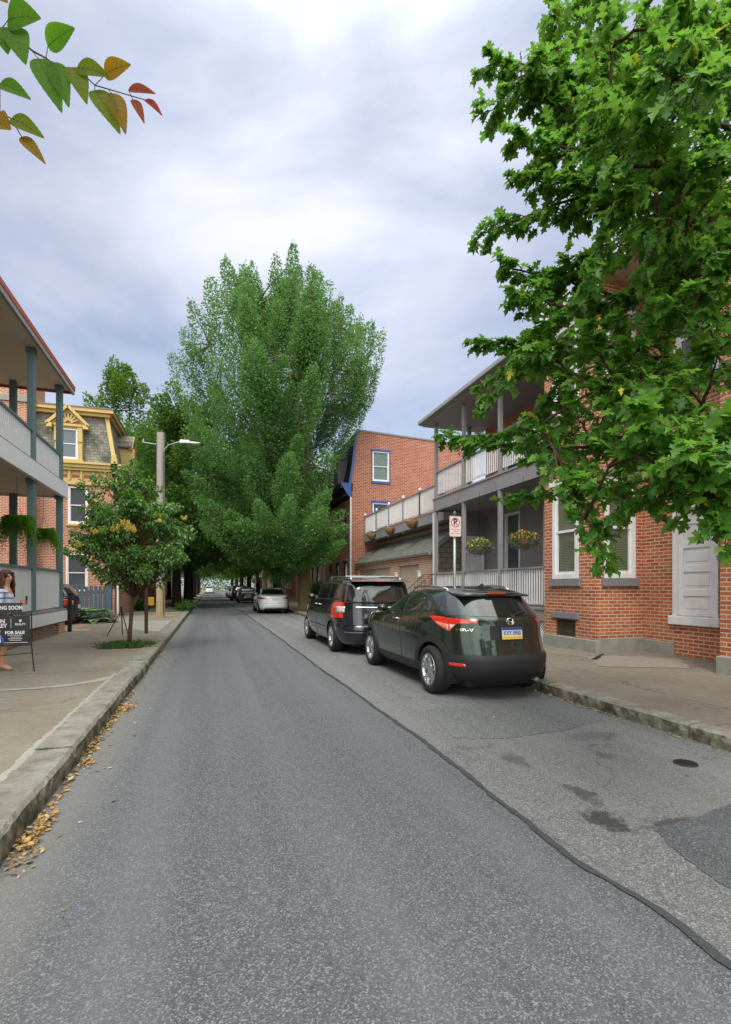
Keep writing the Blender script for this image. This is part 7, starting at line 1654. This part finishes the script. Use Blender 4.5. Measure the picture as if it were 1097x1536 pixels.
for s in (-1, 1):
    sh = jv(X0 - .01, YY + s * .155, g + 1.27, .052, up_); el = jv(X0 - .0, YY + s * .20, g + 1.00, .042, sh); wr_ = jv(X0 + .20, YY + s * .09 - .03, g + 1.065, .026, el)
    pm_ = jv(X0 + .265, YY + s * .05 - .045, g + 1.085, (.032, .018), wr_)
    kx = X0 + .30
    for k in range(4):
        f1 = jv(kx + .012, YY + s * (.035 - .0) - .045 + (k - 1.5) * .006, g + 1.115 - .017 * k, .0095, pm_); f2 = jv(kx + .040 - .003 * abs(k - 1), YY + s * .012 - .05, g + 1.118 - .017 * k, .0085, f1); jv(kx + .044, YY - s * .012 - .05, g + 1.115 - .017 * k, .0075, f2)
    t1 = jv(X0 + .27, YY + s * .025 - .06, g + 1.125, .011, pm_); jv(X0 + .305, YY + s * .008 - .06, g + 1.14, .009, t1)
skin_mesh('body', V, E_, Rr, skin.m, wp_, sub=2, root=pel)
shirt = NT('striped_knit'); _z = shirt.n('ShaderNodeSeparateXYZ', {0: shirt.pos()}).outputs['Z']; _f = shirt.math('FRACT', shirt.math('MULTIPLY', _z, 11.5))
shirt.set(Base_Color=shirt.mix(shirt.math('LESS_THAN', _f, .24), (.50, .57, .72, 1), (.06, .08, .18, 1)), Roughness=.9)
V, E_, Rr = [], [], []
a = jv(X0, YY, g + .90, (.14, .115)); b = jv(X0 + .0, YY, g + 1.02, (.13, .105), a); c = jv(X0 + .01, YY, g + 1.18, (.15, .115), b); d = jv(X0, YY, g + 1.29, (.12, .085), c)
for s in (-1, 1):
    e1 = jv(X0 - .01, YY + s * .16, g + 1.275, .066, d); e2 = jv(X0 - .0, YY + s * .205, g + 1.0, .057, e1); jv(X0 + .10, YY + s * .155, g + 1.03, .046, e2)
skin_mesh('striped_top', V, E_, Rr, shirt.m, wp_)
V, E_, Rr = [], [], []
a = jv(X0, YY, g + .93, (.137, .112)); b = jv(X0 + .0, YY, g + .82, (.155, .125), a); jv(X0 + .01, YY, g + .62, (.165, .13), b)
skin_mesh('black_skirt', V, E_, Rr, simple('black_cloth', (.015, .015, .018, 1), .9), wp_)
MB().box(X0 + .325, YY - .085, g + 1.07, X0 + .337, YY - .012, g + 1.20).build('phone', M['car_black'], wp_, bevel=.004)
hr = MB()
for k in range(150):
    an = rnd.uniform(-2.15, 2.15) + PI - .5; el_ = rnd.uniform(-.1, 1.3); cx_, cy_, cz_ = X0 + .03, YY, g + 1.53
    x, y, z = cx_ + .088 * math.cos(an) * math.cos(el_), cy_ + .095 * math.sin(an) * math.cos(el_), cz_ + .095 * math.sin(el_)
    pts = [(x, y, z)]; ln = rnd.uniform(.24, .36) + .1 * el_; ph_ = rnd.uniform(0, 6)
    for j in range(1, 9):
        q = j / 8; ra = .09 + .035 * q; pts.append((cx_ - .015 * q + ra * math.cos(an) * 1.0 + .013 * math.sin(ph_ + q * 11), cy_ + (ra + .015) * math.sin(an) + .013 * math.cos(ph_ + q * 11), z - ln * q))
    hr.tube(pts, [.012, .015, .015, .014, .014, .013, .012, .009, .004], 5)
hr.tube([(X0 + .02, YY, g + 1.50), (X0 + .02, YY, g + 1.58), (X0 + .02, YY, g + 1.62)], [.085, .082, .04], 14)
hr.build('hair', leafmat('brown_hair', [(.05, .018, .012, 1), (.11, .035, .025, 1), (.07, .025, .016, 1)], trans=.02), wp_, smooth=True)
for s in (-1, 1):
    MB().tube([(X0 + .103 + s * .015, YY - .055 + s * .032, g + 1.512), (X0 + .116 + s * .014, YY - .062 + s * .030, g + 1.510)], [.013, .007], 8).build('eye', simple('eye_dark%d' % (s + 1), (.04, .02, .015, 1), .3), wp_, smooth=True)
    MB().tube([(X0 + .098 + s * .022, YY - .05 + s * .05, g + 1.532), (X0 + .115 + s * .014, YY - .058 + s * .03, g + 1.538), (X0 + .118 + s * .006, YY - .06 + s * .014, g + 1.534)], .004, 5).build('eyebrow', M['bark_dark'], wp_)
MB().tube([(X0 + .092, YY - .068, g + 1.452), (X0 + .112, YY - .055, g + 1.455), (X0 + .116, YY - .03, g + 1.452)], [.004, .007, .004], 6).build('lips', simple('lips', (.35, .08, .07, 1), .5), wp_, smooth=True)
